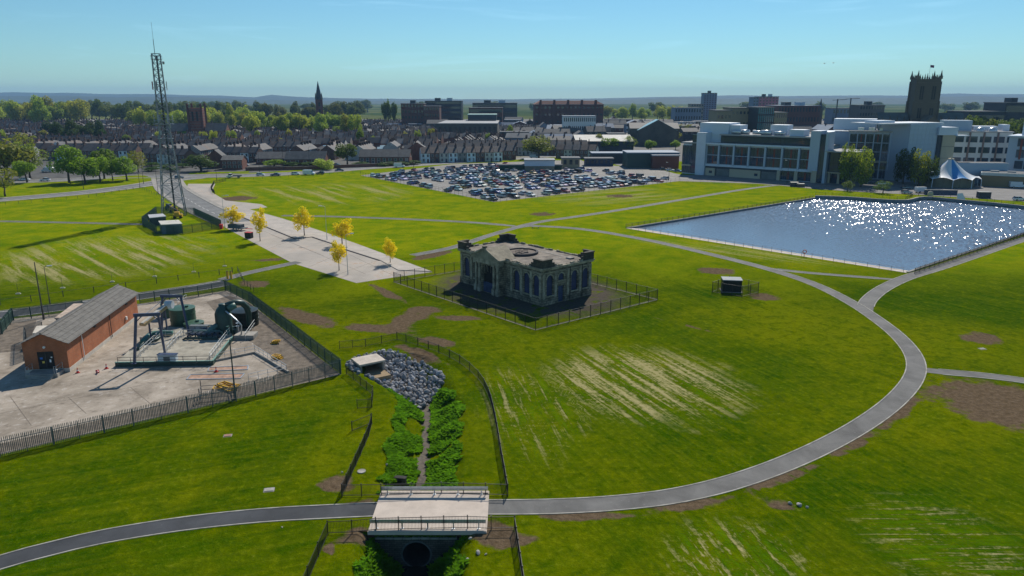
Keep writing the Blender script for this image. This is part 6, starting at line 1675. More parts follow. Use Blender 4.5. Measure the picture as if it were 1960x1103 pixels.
# --- other pitched-roof buildings by the road
def gabled(name, label, x0, x1, yb, depth, eh, rh, wallm, roofm, rz=0.0, nwin=0, cat='building', ends=True, wcol=None, Y=None, chim=0):
    a = g(x0, yb) if Y is None else at(x0, 300, Y); c = g(x1, yb) if Y is None else at(x1, 300, Y); L_ = abs(c.x - a.x)
    t = thing(name, label, cat, ((a.x + c.x)/2, (a.y + c.y)/2 + depth/2, 0), rz); e = depth/2
    bb = MB(); bb.extrude_x([(-e, 0), (e, 0), (e, eh), (0, rh - .1), (-e, eh)], -L_/2 + .02, L_/2 - .02); o = bb.build('wall', wallm, t, fix=True)
    if wcol: o.color = (*wcol, 1)
    bb = MB(); q = e + .5; ez = eh - .5 * (rh - eh) / e
    for s in (-1, 1): bb.extrude_x([(s*q, ez), (s*q, ez + .2), (0, rh + .1), (0, rh - .08)], -L_/2 - .3, L_/2 + .3)
    o = bb.build('roof', roofm, t, fix=True)
    for k in range(nwin):
        for z in ([eh - 1.4] if eh < 4 else [1.6, eh - 1.5]):
            w = link('window', HM['window'], t, (-L_/2 + L_*(k + .5)/nwin, -e, z)); w.scale = (1.3, 1, .85)
    for k in range(chim):
        bb = MB(); x = -L_/2 + L_*(k + .5)/chim; bb.box(x - .4, x + .4, -.6, .6, rh - .6, rh + 1.3); bb.build('chimney', M_CHIM, t)
    return t
M_RBRICK = brick_mat('red_brick', (.27, .09, .06), (.20, .065, .045), (.2, .14, .11), .24, .08, .012, dirt=.3)
M_GTILE = mat('grey_tile', (.115, .11, .105), .85, .3, .5)
gabled('brick_bungalow', 'long low red brick building with grey roof left of the flowering bush', 490, 560, 315, 11, 3.4, 6.6, M_RBRICK, M_GTILE, 0, 6)
gabled('brick_bungalow', 'red brick building with a front gable beside the flowering bush', 546, 622, 317, 10, 3.6, 7.4, M_RBRICK, M_GTILE, 0.02, 5)
gabled('brick_bungalow', 'long two storey red brick block with grey roof right of the green roadside tree', 688, 784, 316, 11, 4.6, 8.2, M_RBRICK, M_GTILE, 0, 9)
gabled('brick_house', 'square brown brick building with low hipped roof right of the mast', 424, 462, 325, 10, 5.0, 7.0, M_RBRICK, M_GTILE, .1, 4)
gabled('brick_house', 'tall gabled red brick house right of the mast', 398, 424, 322, 9, 5.5, 9.5, M_RBRICK, M_SLATE, math.pi/2 + .1, 3)
gabled('brick_house', 'gabled red brick house end at the right of the long block', 790, 806, 310, 12, 7, 11, M_RBRICK, M_SLATE, math.pi/2, 2)
# garden wall along the road
L2 = [Vector((p.x, p.y)) for p in G((470, 327), (585, 325), (700, 320), (796, 315.5))]
bb = MB(); ribbon(bb, L2, -.15, .15, 0, 1.7); r = thing('garden_wall', 'long dark brick garden wall along the back of the main road', 'wall', (0, 0, 0)); bb.build('wall', M_RBRICK, r, fix=True)
bb = MB(); ribbon(bb, L2, -.22, .22, 1.703, 1.8); bb.build('coping', M_CONC2, r, fix=True)

# ================================================================== COLLEGE BUILDINGS BY THE POND
M_CWHITE = mat('white_cladding', (.54, .60, .68), .55, .08, .15, spec=.4)
M_CGREY = mat('grey_cladding', (.38, .45, .54), .5, .1, .2, spec=.4)
M_CBEIGE = mat('beige_stone', (.46, .40, .29), .85, .15, .3)
M_CDARK = mat('dark_cladding', (.035, .045, .06), .5, .2, .3)
M_CGLASS = glass_mat('curtain_glass', (.020, .045, .075), .04, .7)
M_CBLIND = mat('terracotta_blind', (.20, .055, .035), .8, .25, .5)
M_ROOFP = mat('pale_roof', (.34, .34, .34), .85, .35, .25)
M_SILV = mat('silver_duct', (.55, .57, .58), .35, .1, .5, metal=.6)
UB = MB(); UB.box(-.5, .5, -.5, .5, 0, 1)
UNIT = {}
def ubox(name, m, parent, x0, x1, y0, y1, z0, z1):
    """a box part that shares one unit mesh per material"""
    if m.name not in UNIT: UNIT[m.name] = UB.mesh('unit_' + m.name, m)
    o = link(name, UNIT[m.name], parent, ((x0 + x1)/2, (y0 + y1)/2, z0)); o.scale = (x1 - x0, y1 - y0, z1 - z0); return o
hA, hB = g(1303, 332), g(1559, 350); hd = hB - hA; HL = hd.length; HRZ = math.atan2(hd.y, hd.x)
hub = thing('college_building', 'white and glass college building with orange blinds behind the car park', 'building', (hA.x, hA.y, 0), HRZ)
ZA, ZB = hA.y * _c + CAM_H * _s, hB.y * _c + CAM_H * _s
def S(zx):
    t = (zx - 110) / 1200; return HL * t * ZA / (ZB + t * (ZA - ZB))
U = lambda nm, m, x0, x1, y0, y1, z0, z1: ubox(nm, m, hub, x0, x1, y0, y1, z0, z1)
D_ = 30
U('core', M_CWHITE, .3, HL - .3, .6, D_, 0, 14.6)
U('roof', M_ROOFP, -.3, HL + .3, -.5, D_ + .3, 14.9, 15.4); U('cornice', M_CWHITE, S(325), HL + .4, -.9, -.503, 14.7, 15.5)
# left corner bay and stair tower
for k in range(3):
    x0 = S(110) + k * (S(195) - S(110)) / 3; U('window', M_CGLASS, x0 + .15, x0 + (S(195) - S(110))/3 - .15, .2, .598, 4.6, 13.8); U('window', M_CGLASS, x0 + .15, x0 + (S(195) - S(110))/3 - .15, .2, .598, .6, 3.9)
U('base_panel', M_CBEIGE, S(110), S(190), .05, .19, 3.95, 4.5)
U('slot_window', M_CGLASS, S(197), S(245), .1, .597, .5, 19.0)
b = MB(); x0, x1 = S(245), S(325); b.box(x0, x1, -1.3, 6, 0, 20.2)
for k in range(1, 12): b.box(x0 - .03, x1 + .03, -1.33, -1.303, k * 1.7, k * 1.7 + .05)
b.build('stair_tower', M_CWHITE, hub)
# glazed main facade: bays, columns, blinds
cols = [325, 440, 572, 705, 850, 1000, 1150, 1300]
for i in range(7):
    xa, xb = S(cols[i]) + .45, S(cols[i + 1]) - .45
    n = 4
    for r_ in range(2):
        z0, z1 = (5.7, 9.6) if r_ == 0 else (9.9, 14.0)
        for k in range(n):
            U('window', M_CGLASS, xa + (xb - xa)*k/n + .05, xa + (xb - xa)*(k + 1)/n - .05, .25, .598, z0, z1)
        U('blind', M_CBLIND, xa + (xb - xa)*.46, xa + (xb - xa)*.57, .19, .247, z0 + .2, z1 - .2)
    U('column', M_CGREY, S(cols[i + 1]) - .4, S(cols[i + 1]) + .4, -.75, .1, 5.2, 14.697)
U('spandrel', M_CWHITE, S(325), S(1310), -.4, .59, 4.5, 5.55)
U('transom', M_CGREY, S(325), S(1310), .1, .19, 9.62, 9.88)
U('plinth', M_CDARK, S(325), S(975), .1, .595, 0, 4.45)
U('store_panel', M_CBEIGE, S(332), S(415), -.6, .097, 0, 3.6); U('store_panel', M_CBEIGE, S(547), S(822), -.6, .097, 0, 3.7)
for x in (365, 770): U('window', M_CGLASS, S(x), S(x) + 1.6, -.66, -.602, 1.2, 2.4)
for a, c in ((425, 540), (828, 965)): U('roller_door', M_PALI, S(a), S(c), -.05, .096, 0, 3.4)
for a in (985, 1140, 1290): U('frame_post', M_CBEIGE, S(a) - .7, S(a) + .7, -.9, .59, 0, 4.45)
for a, c in ((1000, 1125), (1155, 1275)):
    for k in range(4):
        w = (S(c) - S(a))/4; U('window', M_CGLASS, S(a) + w*k + .06, S(a) + w*(k + 1) - .06, .2, .598, .4, 4.3)
    U('blind', M_CBLIND, S(a) + (S(c) - S(a))*.45, S(a) + (S(c) - S(a))*.6, .13, .198, .6, 4.1)
# set-back storey
U('upper_storey', M_CDARK, S(420), S(1240), 3.4, D_ - 3, 15.402, 19.0)
for k in range(24):
    w = (S(1235) - S(425))/24; U('window', M_CGLASS, S(425) + w*k + .08, S(425) + w*(k + 1) - .08, 3.2, 3.397, 15.9, 18.4)
U('upper_roof', M_ROOFP, S(415), S(1255), 2.2, D_ - 2, 19.003, 19.6)
U('plant_room', M_CWHITE, S(215), S(470), 5, 18, 15.402, 24.6); U('plant_room', M_CWHITE, S(470) + .01, S(560), 6, 15, 19.603, 23.8)
U('plant_room', M_CWHITE, S(810), S(960), 9, 16, 19.603, 24.2); U('plant_room', M_CWHITE, S(1010), S(1140), 5, 12, 19.603, 22.4)
b = MB()
for k, (a, y, r_) in enumerate(((500, 5, 1.0), (560, 6.5, 1.1), (690, 5.2, .9), (760, 5.5, 1.2), (880, 5, .8))):
    bb = MB(); bb.cyl((S(a), y, 20.7), (S(a) + 4.6, y, 20.7), r_, n=12); bb.build('duct', M_SILV, hub, True)
for k in range(9): U('vent_unit', M_SILV, S(480 + k*75), S(480 + k*75) + 1.3, 12, 13.5, 19.603, 20.6 + (k % 3) * .4)
# right end: tower, slot, glazed wing with flat overhanging roof
U('end_tower', M_CGREY, S(1245), HL + .9, -1.4, 7, 5.2, 22.4); U('end_post', M_CBEIGE, HL - 1.2, HL + .8, -1.3, .2, 0, 5.197)
U('slot_window', M_CGLASS, HL + .903, HL + 3.2, -.6, 7, .4, 21.0); U('end_fin', M_CGREY, HL + 3.203, HL + 4.3, -.9, 7.5, 0, 22.0)
U('wing_core', M_CDARK, HL + 4.31, HL + 13.0, 2, 18, 5.0, 13.5)
for k in range(4):
    U('window', M_CGLASS, HL + 4.5 + k*2.1, HL + 6.45 + k*2.1, 1.75, 1.997, 5.4, 9.0); U('window', M_CGLASS, HL + 4.5 + k*2.1, HL + 6.45 + k*2.1, 1.75, 1.997, 9.3, 13.2)
for k in range(6):
    U('window', M_CGLASS, HL + 13.003, HL + 13.3, 2.3 + k*2.6, 4.6 + k*2.6, 5.4, 13.2)
U('wing_roof', M_ROOFP, HL + 3.5, HL + 16.5, -1.0, 19, 13.6, 14.1); U('wing_fin', M_CWHITE, HL + 13.4, HL + 14.0, .8, 2.2, 4.6, 13.597)
U('wing_floor', M_CBEIGE, HL + 4.31, HL + 13.6, 1.2, 18.3, 4.4, 4.997)
for x, y in ((5.2, 1.8), (9.2, 1.8), (13.0, 1.8), (13.0, 7), (13.0, 12)): U('column', M_CBEIGE, HL + x - .5, HL + x + .4, y, y + .9, 0, 4.397)
U('lobby', M_CGLASS, HL + 5.5, HL + 12, 4, 16, 0, 4.39)

def fbox(xL, xR, yL, yR, name, label, cat='building'):
    a, c = g(xL, yL), g(xR, yR); d = c - a
    return thing(name, label, cat, (a.x, a.y, 0), math.atan2(d.y, d.x)), d.length, a
# second block: long glazed range
c2, L_, a_ = fbox(1617, 1727, 341, 346, 'college_building', 'second college block with a tall glazed front behind the leafy trees')
T2 = hgt(1617, 250, a_.y)
ubox('core', M_CWHITE, c2, 0, L_, .6, 26, 0, T2 - .6); ubox('roof', M_ROOFP, c2, -.6, L_ + .2, -.8, 26.5, T2 - .597, T2)
for i in range(7):
    w = L_/7; ubox('column', M_CGREY, c2, i*w - .22, i*w + .22, -.5, .3, 4.5, T2 - .6)
    for r_ in range(5):
        z0 = .5 + r_*(T2 - 1.6)/5; h_ = (T2 - 1.6)/5
        for k in range(2): ubox('window', M_CGLASS, c2, i*w + .3 + k*(w - .5)/2, i*w + .22 + (k + 1)*(w - .5)/2, .2, .598, z0, z0 + h_ - .35)
    if i % 2: ubox('blind', M_CBLIND, c2, i*w + w*.4, i*w + w*.55, .14, .198, T2 - 5, T2 - 1.4)
ubox('band', M_CBEIGE, c2, -.2, L_ + .1, -.35, .1, 7.6, 8.4)
ubox('plant_room', M_CWHITE, c2, -8, 10, 8, 20, T2 + .003, T2 + 5.0); ubox('plant_room', M_CGREY, c2, 11, L_ - 4, 6, 20, T2 + .003, T2 + 3.6); ubox('plant_room', M_CWHITE, c2, L_ - 3.5, L_, 2, 8, T2 + .003, T2 + 3.2)
ubox('side_range', M_CGREY, c2, -14, -.25, 4, 24, 0, T2 - 1)
for k in range(5): ubox('duct', M_SILV, c2, 3 + k*4.5, 5.5 + k*4.5, 3, 4.6, T2 + .003, T2 + 1.3)
# panelled drum
c3, L_, a_ = fbox(1729, 1788, 349, 346, 'college_tower', 'large windowless pale blue grey panelled block beside the tent'); T3 = hgt(1729, 238, a_.y)
ubox('core', M_CGREY, c3, .12, L_ - .12, .12, 16, 0, T3)
nx, nz = 8, 12
for i in range(nx):
    for j in range(nz):
        ubox('cladding_panel', M_CGREY, c3, L_*i/nx + .03, L_*(i + 1)/nx - .03, 0, .118, T3*j/nz + .03, T3*(j + 1)/nz - .03)
for j in range(nz): ubox('cladding_panel', M_CGREY, c3, L_ - .118, L_, .13, 15.9, T3*j/nz + .03, T3*(j + 1)/nz - .03)
ubox('roof', mat('white_membrane', (.55, .58, .62), .6, .05, .2), c3, -16, L_ + 1.5, .6, 18, T3 + .003, T3 + .5)
ubox('roof_hood', M_CWHITE, c3, -14, -4, 5, 12, T3 + .503, T3 + 1.5)
# beige tower and dark slot
c4, L_, a_ = fbox(1786, 1818, 347, 347, 'college_tower', 'narrow beige tower with a dark glass slot right of the panelled block'); T4 = hgt(1800, 259, a_.y)
ubox('slot_window', M_CDARK, c4, 0, L_*.25, 1, 12, 0, T4); ubox('tower', M_CBEIGE, c4, L_*.25 + .01, L_, .5, 12, 0, T4); ubox('cap', M_CWHITE, c4, -.4, L_ + .5, .1, 12.5, T4 + .003, T4 + 3.4)
for j in range(1, 4): ubox('joint', M_CDARK, c4, L_*.25 + .02, L_ - .01, .45, .498, T4*j/4, T4*j/4 + .12)
ubox('canopy', M_CWHITE, c4, L_ - .5, L_ + 5, -1.2, 3, T4 - .3, T4 - .003)
# white three storey range with windows and pink brown piers
c5, L_, a_ = fbox(1812, 1925, 338, 341, 'college_building', 'white three storey college wing with rows of dark windows and brown piers'); T5 = hgt(1815, 253, a_.y)
ubox('core', M_WHITE, c5, 0, L_, .4, 18, 0, T5); ubox('roof', M_ROOFP, c5, -.4, L_ + .3, -.3, 18.4, T5 + .003, T5 + .5)
for r_ in range(4):
    z0 = T5 - 4.6 - r_*4.9
    for k, (f0, f1) in enumerate(((.04, .20), (.24, .28), (.31, .43), (.47, .52), (.55, .66), (.70, .75), (.78, .88), (.92, .99))):
        if z0 > .3: ubox('window', M_CGLASS, c5, L_*f0, L_*f1, .25, .397, z0, z0 + 2.7)
for f in (.295, .535, .765): ubox('pier', mat('brown_pier', (.24, .17, .15), .85, .15, .3), c5, L_*f - .35, L_*f + .35, -.1, .39, 0, T5)
ubox('plant_room', M_CGREY, c5, -3, 9, 6, 14, T5 + .503, T5 + 5.2); ubox('plant_room', M_CWHITE, c5, 10, 20, 7, 14, T5 + .503, T5 + 2.6); ubox('plant_room', M_CWHITE, c5, 22, L_, 6, 14, T5 + .503, T5 + 3.4)
for k in range(2): bb = MB(); bb.lathe([(1.9, T5 + .5), (1.8, T5 + 1.4), (1.1, T5 + 2.1), (.01, T5 + 2.35)], 16, 12 + k*5, 3.2); bb.build('roof_cowl', M_SILV, c5, True)
c6, L_, a_ = fbox(1918, 2010, 346, 352, 'college_tower', 'glazed corner block at the right edge of the picture'); T6 = hgt(1940, 262, a_.y)
ubox('core', M_CGREY, c6, 0, L_, .4, 20, 0, T6); ubox('roof', M_CWHITE, c6, -.5, L_, -1, 20.4, T6 + .003, T6 + .6); ubox('plant_room', M_CWHITE, c6, 4, L_, 3, 14, T6 + .603, T6 + 7)
for i in range(5):
    for r_ in range(4): ubox('window', M_CGLASS, c6, 3.5 + i*3.6, 6.6 + i*3.6, .15, .397, .8 + r_*T6/4, (r_ + 1)*T6/4 - .6)
    ubox('blind', M_CBLIND, c6, 4.6 + i*3.6, 5.4 + i*3.6, .08, .148, T6*.5, T6 - 1)
c7, L_, a_ = fbox(1822, 1925, 352, 353, 'retaining_screen', 'long plain pale grey lower range behind the tent', 'building'); T7 = hgt(1850, 312, a_.y)
ubox('wall', M_CGREY, c7, 0, L_, 0, 6, 0, T7); ubox('roof', M_CDARK, c7, .3, L_ - .3, .5, 5.7, T7 + .003, T7 + .1)
# low curved beige hall at right
c8, L_, a_ = fbox(1876, 2030, 356, 364, 'low_hall', 'low beige walled hall with pale flat roof edge at the right of the tent'); T8 = hgt(1885, 330, a_.y)
ubox('wall', mat('hall_brick', (.24, .18, .10), .85, .2, .3), c8, 0, L_, 0, 12, 0, T8 - 1.2); ubox('fascia', mat('hall_fascia', (.46, .50, .48), .6, .1, .3), c8, -.4, L_, -.5, 12.5, T8 - 1.197, T8); ubox('roof', M_CDARK, c8, 0, L_, .2, 12, T8 + .003, T8 + .08)
for k in range(4): ubox('roof_light', M_ROOFP, c8, 3 + k*6, 6 + k*6, 4, 6, T8 + .083, T8 + .6)

# ---- tensile tent
tc = g(1829, 359); tp = thing('tensile_tent', 'blue and white tensile membrane tent on a round timber wall', 'tent', (tc.x, tc.y + 6, 0))
TZ = hgt(1824, 305, tc.y + 6); RE = 57 * (tc.y + 6) / FPX
M_TW = mat('tent_white', (.66, .68, .70), .6, .06, .3); M_TB = mat('tent_blue', (.05, .24, .52), .6, .1, .3)
nseg = 10
for sct in range(nseg):
    bb = MB(); rows = []
    for i in range(13):
        t = i / 12; row = []
        for j in range(7):
            a = 2*math.pi*(sct + j/6)/nseg - math.pi/2 - math.pi/nseg; sc = 1 - .10*math.sin(math.pi*j/6)*t*t
            r_ = (.95 + (RE - .95)*t)*sc; z = 3.4 + (TZ - 3.4)*(1 - t)**1.75 + .9*math.sin(math.pi*j/6)*t*t
            row.append((r_*math.cos(a), r_*math.sin(a)*.85, z))
        rows.append(bb._add(row))
    for i in range(12):
        for j in range(6): bb.face([rows[i] + j, rows[i + 1] + j, rows[i + 1] + j + 1, rows[i] + j + 1])
    bb.build('membrane_panel', M_TB if sct in (0, 4, 7) else M_TW, tp, True)
bb = MB(); bb.lathe([(1.0, TZ - .1), (1.25, TZ + .15), (.9, TZ + .35), (.25, TZ + .5), (.2, TZ + 1.3), (.01, TZ + 1.3)], 16); bb.build('crown_ring', M_CBEIGE, tp)
for k in range(20):
    a0_, a1_ = 2*math.pi*k/20, 2*math.pi*(k + .96)/20; R_ = RE*.80; bb = MB()
    P = [(R_*math.cos(a0_), R_*math.sin(a0_)*.85), (R_*math.cos(a1_), R_*math.sin(a1_)*.85), ((R_ - .3)*math.cos(a1_), (R_ - .3)*math.sin(a1_)*.85), ((R_ - .3)*math.cos(a0_), (R_ - .3)*math.sin(a0_)*.85)]
    bb.prism(P, 0, 4.0); bb.build('wall_panel', mat('tent_wall', (.16, .155, .11), .8, .2, .4), tp, fix=True)
for sct in range(nseg):
    a = 2*math.pi*sct/nseg - math.pi/2 - math.pi/nseg; bb = MB(); bb.cyl((RE*math.cos(a), RE*math.sin(a)*.85, 0), (RE*math.cos(a)*.99, RE*math.sin(a)*.85*.99, 3.45), .14, n=8); bb.build('mast_post', M_CWHITE, tp)
# things on the bank by the pond corner
for nm, lab, x, y, sx, sy, sz, m in (('storage_box', 'dark blue storage box on the grass by the pond corner', 1520, 357, 3.2, 2, 1.7, M_CDARK), ('storage_box', 'low rusty skip beside the dark storage box', 1532, 358, 3.0, 1.8, 1.3, mat('skip_brown', (.12, .09, .07), .8, .3, 1)), ('storage_box', 'dark container by the waterside road at the right', 1882, 379, 4.2, 2.2, 2.2, M_CDARK), ('storage_box', 'blue grey hoarding panel above the far pond wall', 1800, 373, 12, .6, 1.8, M_BLUE)):
    p = g(x, y); t = thing(nm, lab, 'container', (p.x, p.y, 0), -.1)
    ubox('body', m, t, -sx/2, sx/2, -sy/2, sy/2, 0, sz); ubox('lid', M_PALI, t, -sx/2 - .05, sx/2 + .05, -sy/2 - .05, sy/2 + .05, sz + .003, sz + .1)
p = g(1780, 377); t = thing('round_tank', 'small white round tank beside the pond wall corner', 'tank', (p.x, p.y, 0)); bb = MB(); bb.lathe([(.9, 0), (1.0, 1.0), (.8, 1.9), (.01, 2.2)], 16); bb.build('shell', M_CBEIGE, t, True)
p = g(1840, 384); t = thing('white_canopy', 'small white sheet canopy leaning by the waterside road', 'canopy', (p.x, p.y, 0)); bb = MB(); bb.poly([(-1.6, 0, .3), (1.2, 0, .2), (.7, 1, 2.6), (-1.2, 1, 2.4)]); bb.poly([(1.2, 0, .2), (2.2, 1.2, .2), (.7, 1, 2.6)]); bb.build('sheet', M_TW, t); bb = MB(); bb.bar((-1.2, 1, 0), (-1.2, 1, 2.4), .08); bb.bar((.7, 1, 0), (.7, 1, 2.6), .08); bb.build('frame', M_STEEL, t)

# ================================================================== THE TOWN CENTRE
def block(name, label, x0, x1, yt, Y, depth, wallm, roofm=None, rows=0, cols=0, winm=None, rz=0.0, z1=None, cat='building', wz=(0.35, 0.8), band=False, plant=0):
    a, c = at(x0, 250, Y), at(x1, 250, Y); H_ = z1 or hgt((x0 + x1)/2, yt, Y); W = c.x - a.x
    t = thing(name, label, cat, ((a.x + c.x)/2, Y, 0), rz)
    ubox('wall', wallm, t, -W/2, W/2, 0, depth, 0, H_ - .6); ubox('roof', roofm or M_ROOFG, t, -W/2 - .4, W/2 + .4, -.4, depth + .4, H_ - .597, H_)
    fh = H_ / max(1, rows)
    for r_ in range(rows):
        if band: ubox('window_band', winm or M_GLASS, t, -W/2 + .8, W/2 - .8, -.18, -.003, r_*fh + fh*.35, r_*fh + fh*.78)
        else:
            for k in range(cols):
                w = W/cols; ubox('window', winm or M_GLASS, t, -W/2 + w*k + w*.25, -W/2 + w*k + w*.75, -.15, -.003, r_*fh + fh*wz[0], r_*fh + fh*wz[1])
    for k in range(plant): w = W/(plant + 1); ubox('plant_room', M_CGREY if k % 2 else M_CDARK, t, -W/2 + w*(k + 1) - w*.25, -W/2 + w*(k + 1) + w*.2, depth*.3, depth*.6, H_ + .003, H_ + 3.2)
    return t
M_ROOFG = mat('grey_flat_roof', (.17, .17, .17), .9, .3, .1)
M_DBRICK = mat('dark_red_brick', (.135, .055, .045), .9, .25, .12)
M_TAN = mat('tan_stone', (.30, .25, .165), .85, .2, .12)
M_DSTONE = mat('dark_stone', (.10, .095, .08), .9, .35, .12)
M_PINK = mat('pink_panels', (.42, .15, .19), .8, .12, .1)
M_TEAL = glass_mat('teal_glass', (.02, .16, .18), .08, .4)
M_BGREY = mat('blue_grey_panel', (.15, .20, .27), .7, .15, .1)
M_MINT = mat('mint_roof', (.28, .45, .40), .6, .1, .1)
block('office_block', 'dark red brick office block at the left of the dark office group', 769, 812, 198, 830, 25, M_DBRICK, None, 5, 7, plant=1)
block('office_block', 'wide dark office block behind the red brick offices', 815, 884, 193, 900, 30, M_CDARK, None, 6, 0, band=True, plant=2)
block('office_block', 'low dark red brick wing in front of the wide dark office block', 812, 842, 203, 820, 20, M_DBRICK, None, 4, 6)
block('office_block', 'long dark flat roofed block right of the office group', 905, 990, 197, 980, 30, M_CDARK, None, 3, 0, band=True, plant=2)
block('office_block', 'second long dark block below the long dark flat roofed block', 898, 962, 206, 860, 24, M_DBRICK, None, 3, 0, band=True)
wb2 = block('flat_warehouse', 'wide low hall with a pale flat roof among the terraces', 838, 952, 236, 650, 85, M_DSTONE, M_ROOFP, 1, 12)
block('flat_warehouse', 'long low building with a mint green roof', 896, 950, 219, 720, 30, M_CDARK, M_MINT, 1, 0, band=True)
sc2 = block('shopping_centre', 'massive red brick shopping centre on the skyline', 1023, 1154, 200, 820, 60, M_DBRICK, None, 4, 16, wz=(.4, .7))
t = sc2; W = (at(1154, 250, 820).x - at(1023, 250, 820).x); zt = hgt(1088, 200, 820); zt2 = hgt(1088, 193, 820)
bb = MB(); n = 4
o = bb._add([(-W/2 - .3, -.3, zt + .01), (W/2 + .3, -.3, zt + .01), (W/2 + .3, 60, zt + .01), (-W/2 - .3, 60, zt + .01), (-W/2 + 7, 6, zt2), (W/2 - 7, 6, zt2), (W/2 - 7, 54, zt2), (-W/2 + 7, 54, zt2)])
for f in ((0,1,5,4),(1,2,6,5),(2,3,7,6),(3,0,4,7),(4,5,6,7)): bb.face([o + i for i in f])
bb.build('mansard', mat('mansard_red', (.17, .065, .05), .85, .2, .1), t)
for k in range(5): ubox('stair_turret', M_DBRICK, t, -W/2 + W*(k + .35)/5, -W/2 + W*(k + .5)/5, -1.2, 3, 0, zt2 + .8)
block('long_white_building', 'long white two storey building in front of the shopping centre', 1078, 1140, 222, 640, 16, M_WHITE, M_BGREY, 3, 16)
gabled('sheet_roof_hall', 'large hall with a pale ribbed roof beyond the far car park', 1102, 1212, 0, 42, 7.0, 10.5, M_CDARK, mat('pale_sheet_roof', (.42, .40, .36), .7, .2, .3), 0, 0, Y=520)
mk = gabled('market_hall', 'old stone market hall with arched front and glazed roof', 1208, 1300, 0, 30, 13, 17, M_DSTONE, M_SLATE, -.1, 0, Y=590)
gabled('market_gable', 'tall central gable of the market hall with glazed roof slope', 1238, 1285, 0, 30, 12, 20, M_DSTONE, mat('glazed_roof', (.30, .48, .50), .3, .15, .2), math.pi/2 - .1, 3, Y=575)
block('tower_block', 'tall grey blue tower block standing alone on the skyline', 1343, 1368, 178, 1150, 16, M_BGREY, None, 14, 5, plant=1)
block('tower_block', 'pink residential tower block on the skyline', 1448, 1485, 185, 1000, 18, M_PINK, None, 10, 6, plant=2)
block('tower_block', 'pale blue slab joined to the left of the pink tower', 1437, 1447.5, 186, 1000, 18, M_BGREY, None, 10, 2)
block('office_block', 'tan civic office block with small square windows', 1398, 1447, 206, 520, 22, M_TAN, None, 4, 7, wz=(.4, .65))
block('office_block', 'lower stepped wing of the tan civic block', 1370, 1398, 211, 520, 22, M_TAN, None, 3, 4, wz=(.4, .65))
block('glass_office', 'teal glass corner block beside the tan civic office', 1448, 1479, 205, 500, 24, M_CDARK, None, 6, 8, M_TEAL, wz=(.1, .92))
block('office_block', 'pale stone office with narrow windows right of the teal glass', 1480, 1504, 215, 500, 22, M_TAN, None, 5, 6)
block('theatre_building', 'long red brick building with pale top band on the skyline', 1486, 1566, 202, 760, 40, M_DBRICK, M_BGREY, 3, 14, plant=2)
block('office_block', 'brown office slab left of the minster', 1641, 1688, 201, 700, 20, mat('brown_slab', (.13, .12, .11), .85, .2, .1), None, 5, 9, plant=1)
block('office_block', 'low grey blue range between the skyline buildings', 1590, 1642, 207, 820, 20, M_BGREY, None, 3, 8)
block('modern_block', 'dark modern block at the right skyline', 1917, 1975, 196, 560, 26, M_CDARK, None, 3, 0, band=True, plant=1)
block('modern_block', 'low dark wing of the modern block at the right skyline', 1850, 1920, 213, 560, 30, M_CDARK, None, 2, 0, band=True)
block('office_block', 'pale low slab left of the tower block', 1290, 1340, 206, 900, 22, M_BGREY, None, 3, 10)
block('office_block', 'tan stepped building left of the tower block on the skyline', 1320, 1344, 199, 1150, 20, M_TAN, None, 5, 5)
block('retail_unit', 'dark green and brick retail unit at the far side of the car park', 1203, 1303, 292, 395, 18, mat('retail_green', (.035, .065, .06), .6, .2, .2), M_BGREY, 1, 0)
t = block('brick_unit', 'red brick retail unit end beside the glass building', 1252, 1303, 297, 390, 12, M_DBRICK, M_BGREY, 0, 0)
block('retail_unit', 'long low dark canopy building behind the dark blue kiosk', 1135, 1215, 293, 425, 12, M_CDARK, M_BGREY, 0, 0)
kq = g(1148, 318); block('kiosk', 'low dark blue kiosk beyond the car park', 1122, 1176, 303, kq.y, 8, mat('kiosk_blue', (.03, .05, .10), .6, .2, .3), M_ROOFG, 1, 6)
pq = g(1033, 328); pv = block('site_pavilion', 'squat pavilion with pale upper walls and beige base beside the car park', 1005, 1062, 306, pq.y, 10, mat('pavilion_beige', (.20, .18, .14), .85, .15, .3), M_ROOFP, 0, 0)
W = at(1062, 250, pq.y).x - at(1005, 250, pq.y).x; zt = hgt(1033, 306, pq.y); ubox('upper_cladding', M_CWHITE, pv, -W/2 - .15, W/2 + .15, -.15, 10.1, zt*.45, zt - .62)
pq = g(1094, 322); block('site_pavilion', 'square beige brick block right of the pale pavilion', 1077, 1111, 302, pq.y, 9, M_TAN, None, 1, 3)
block('green_hoarding', 'low dark green hoarding left of the pavilion', 955, 1005, 315, g(980, 326).y, 3, mat('hoarding_green', (.02, .06, .04), .7, .2, .3), None, 0, 0)
gw = block('gate_hoarding', 'dark green hoarding between the two pavilions', 1062.5, 1076.5, 315, g(1070, 325).y, 2, MATS['hoarding_green'], None, 0, 0)
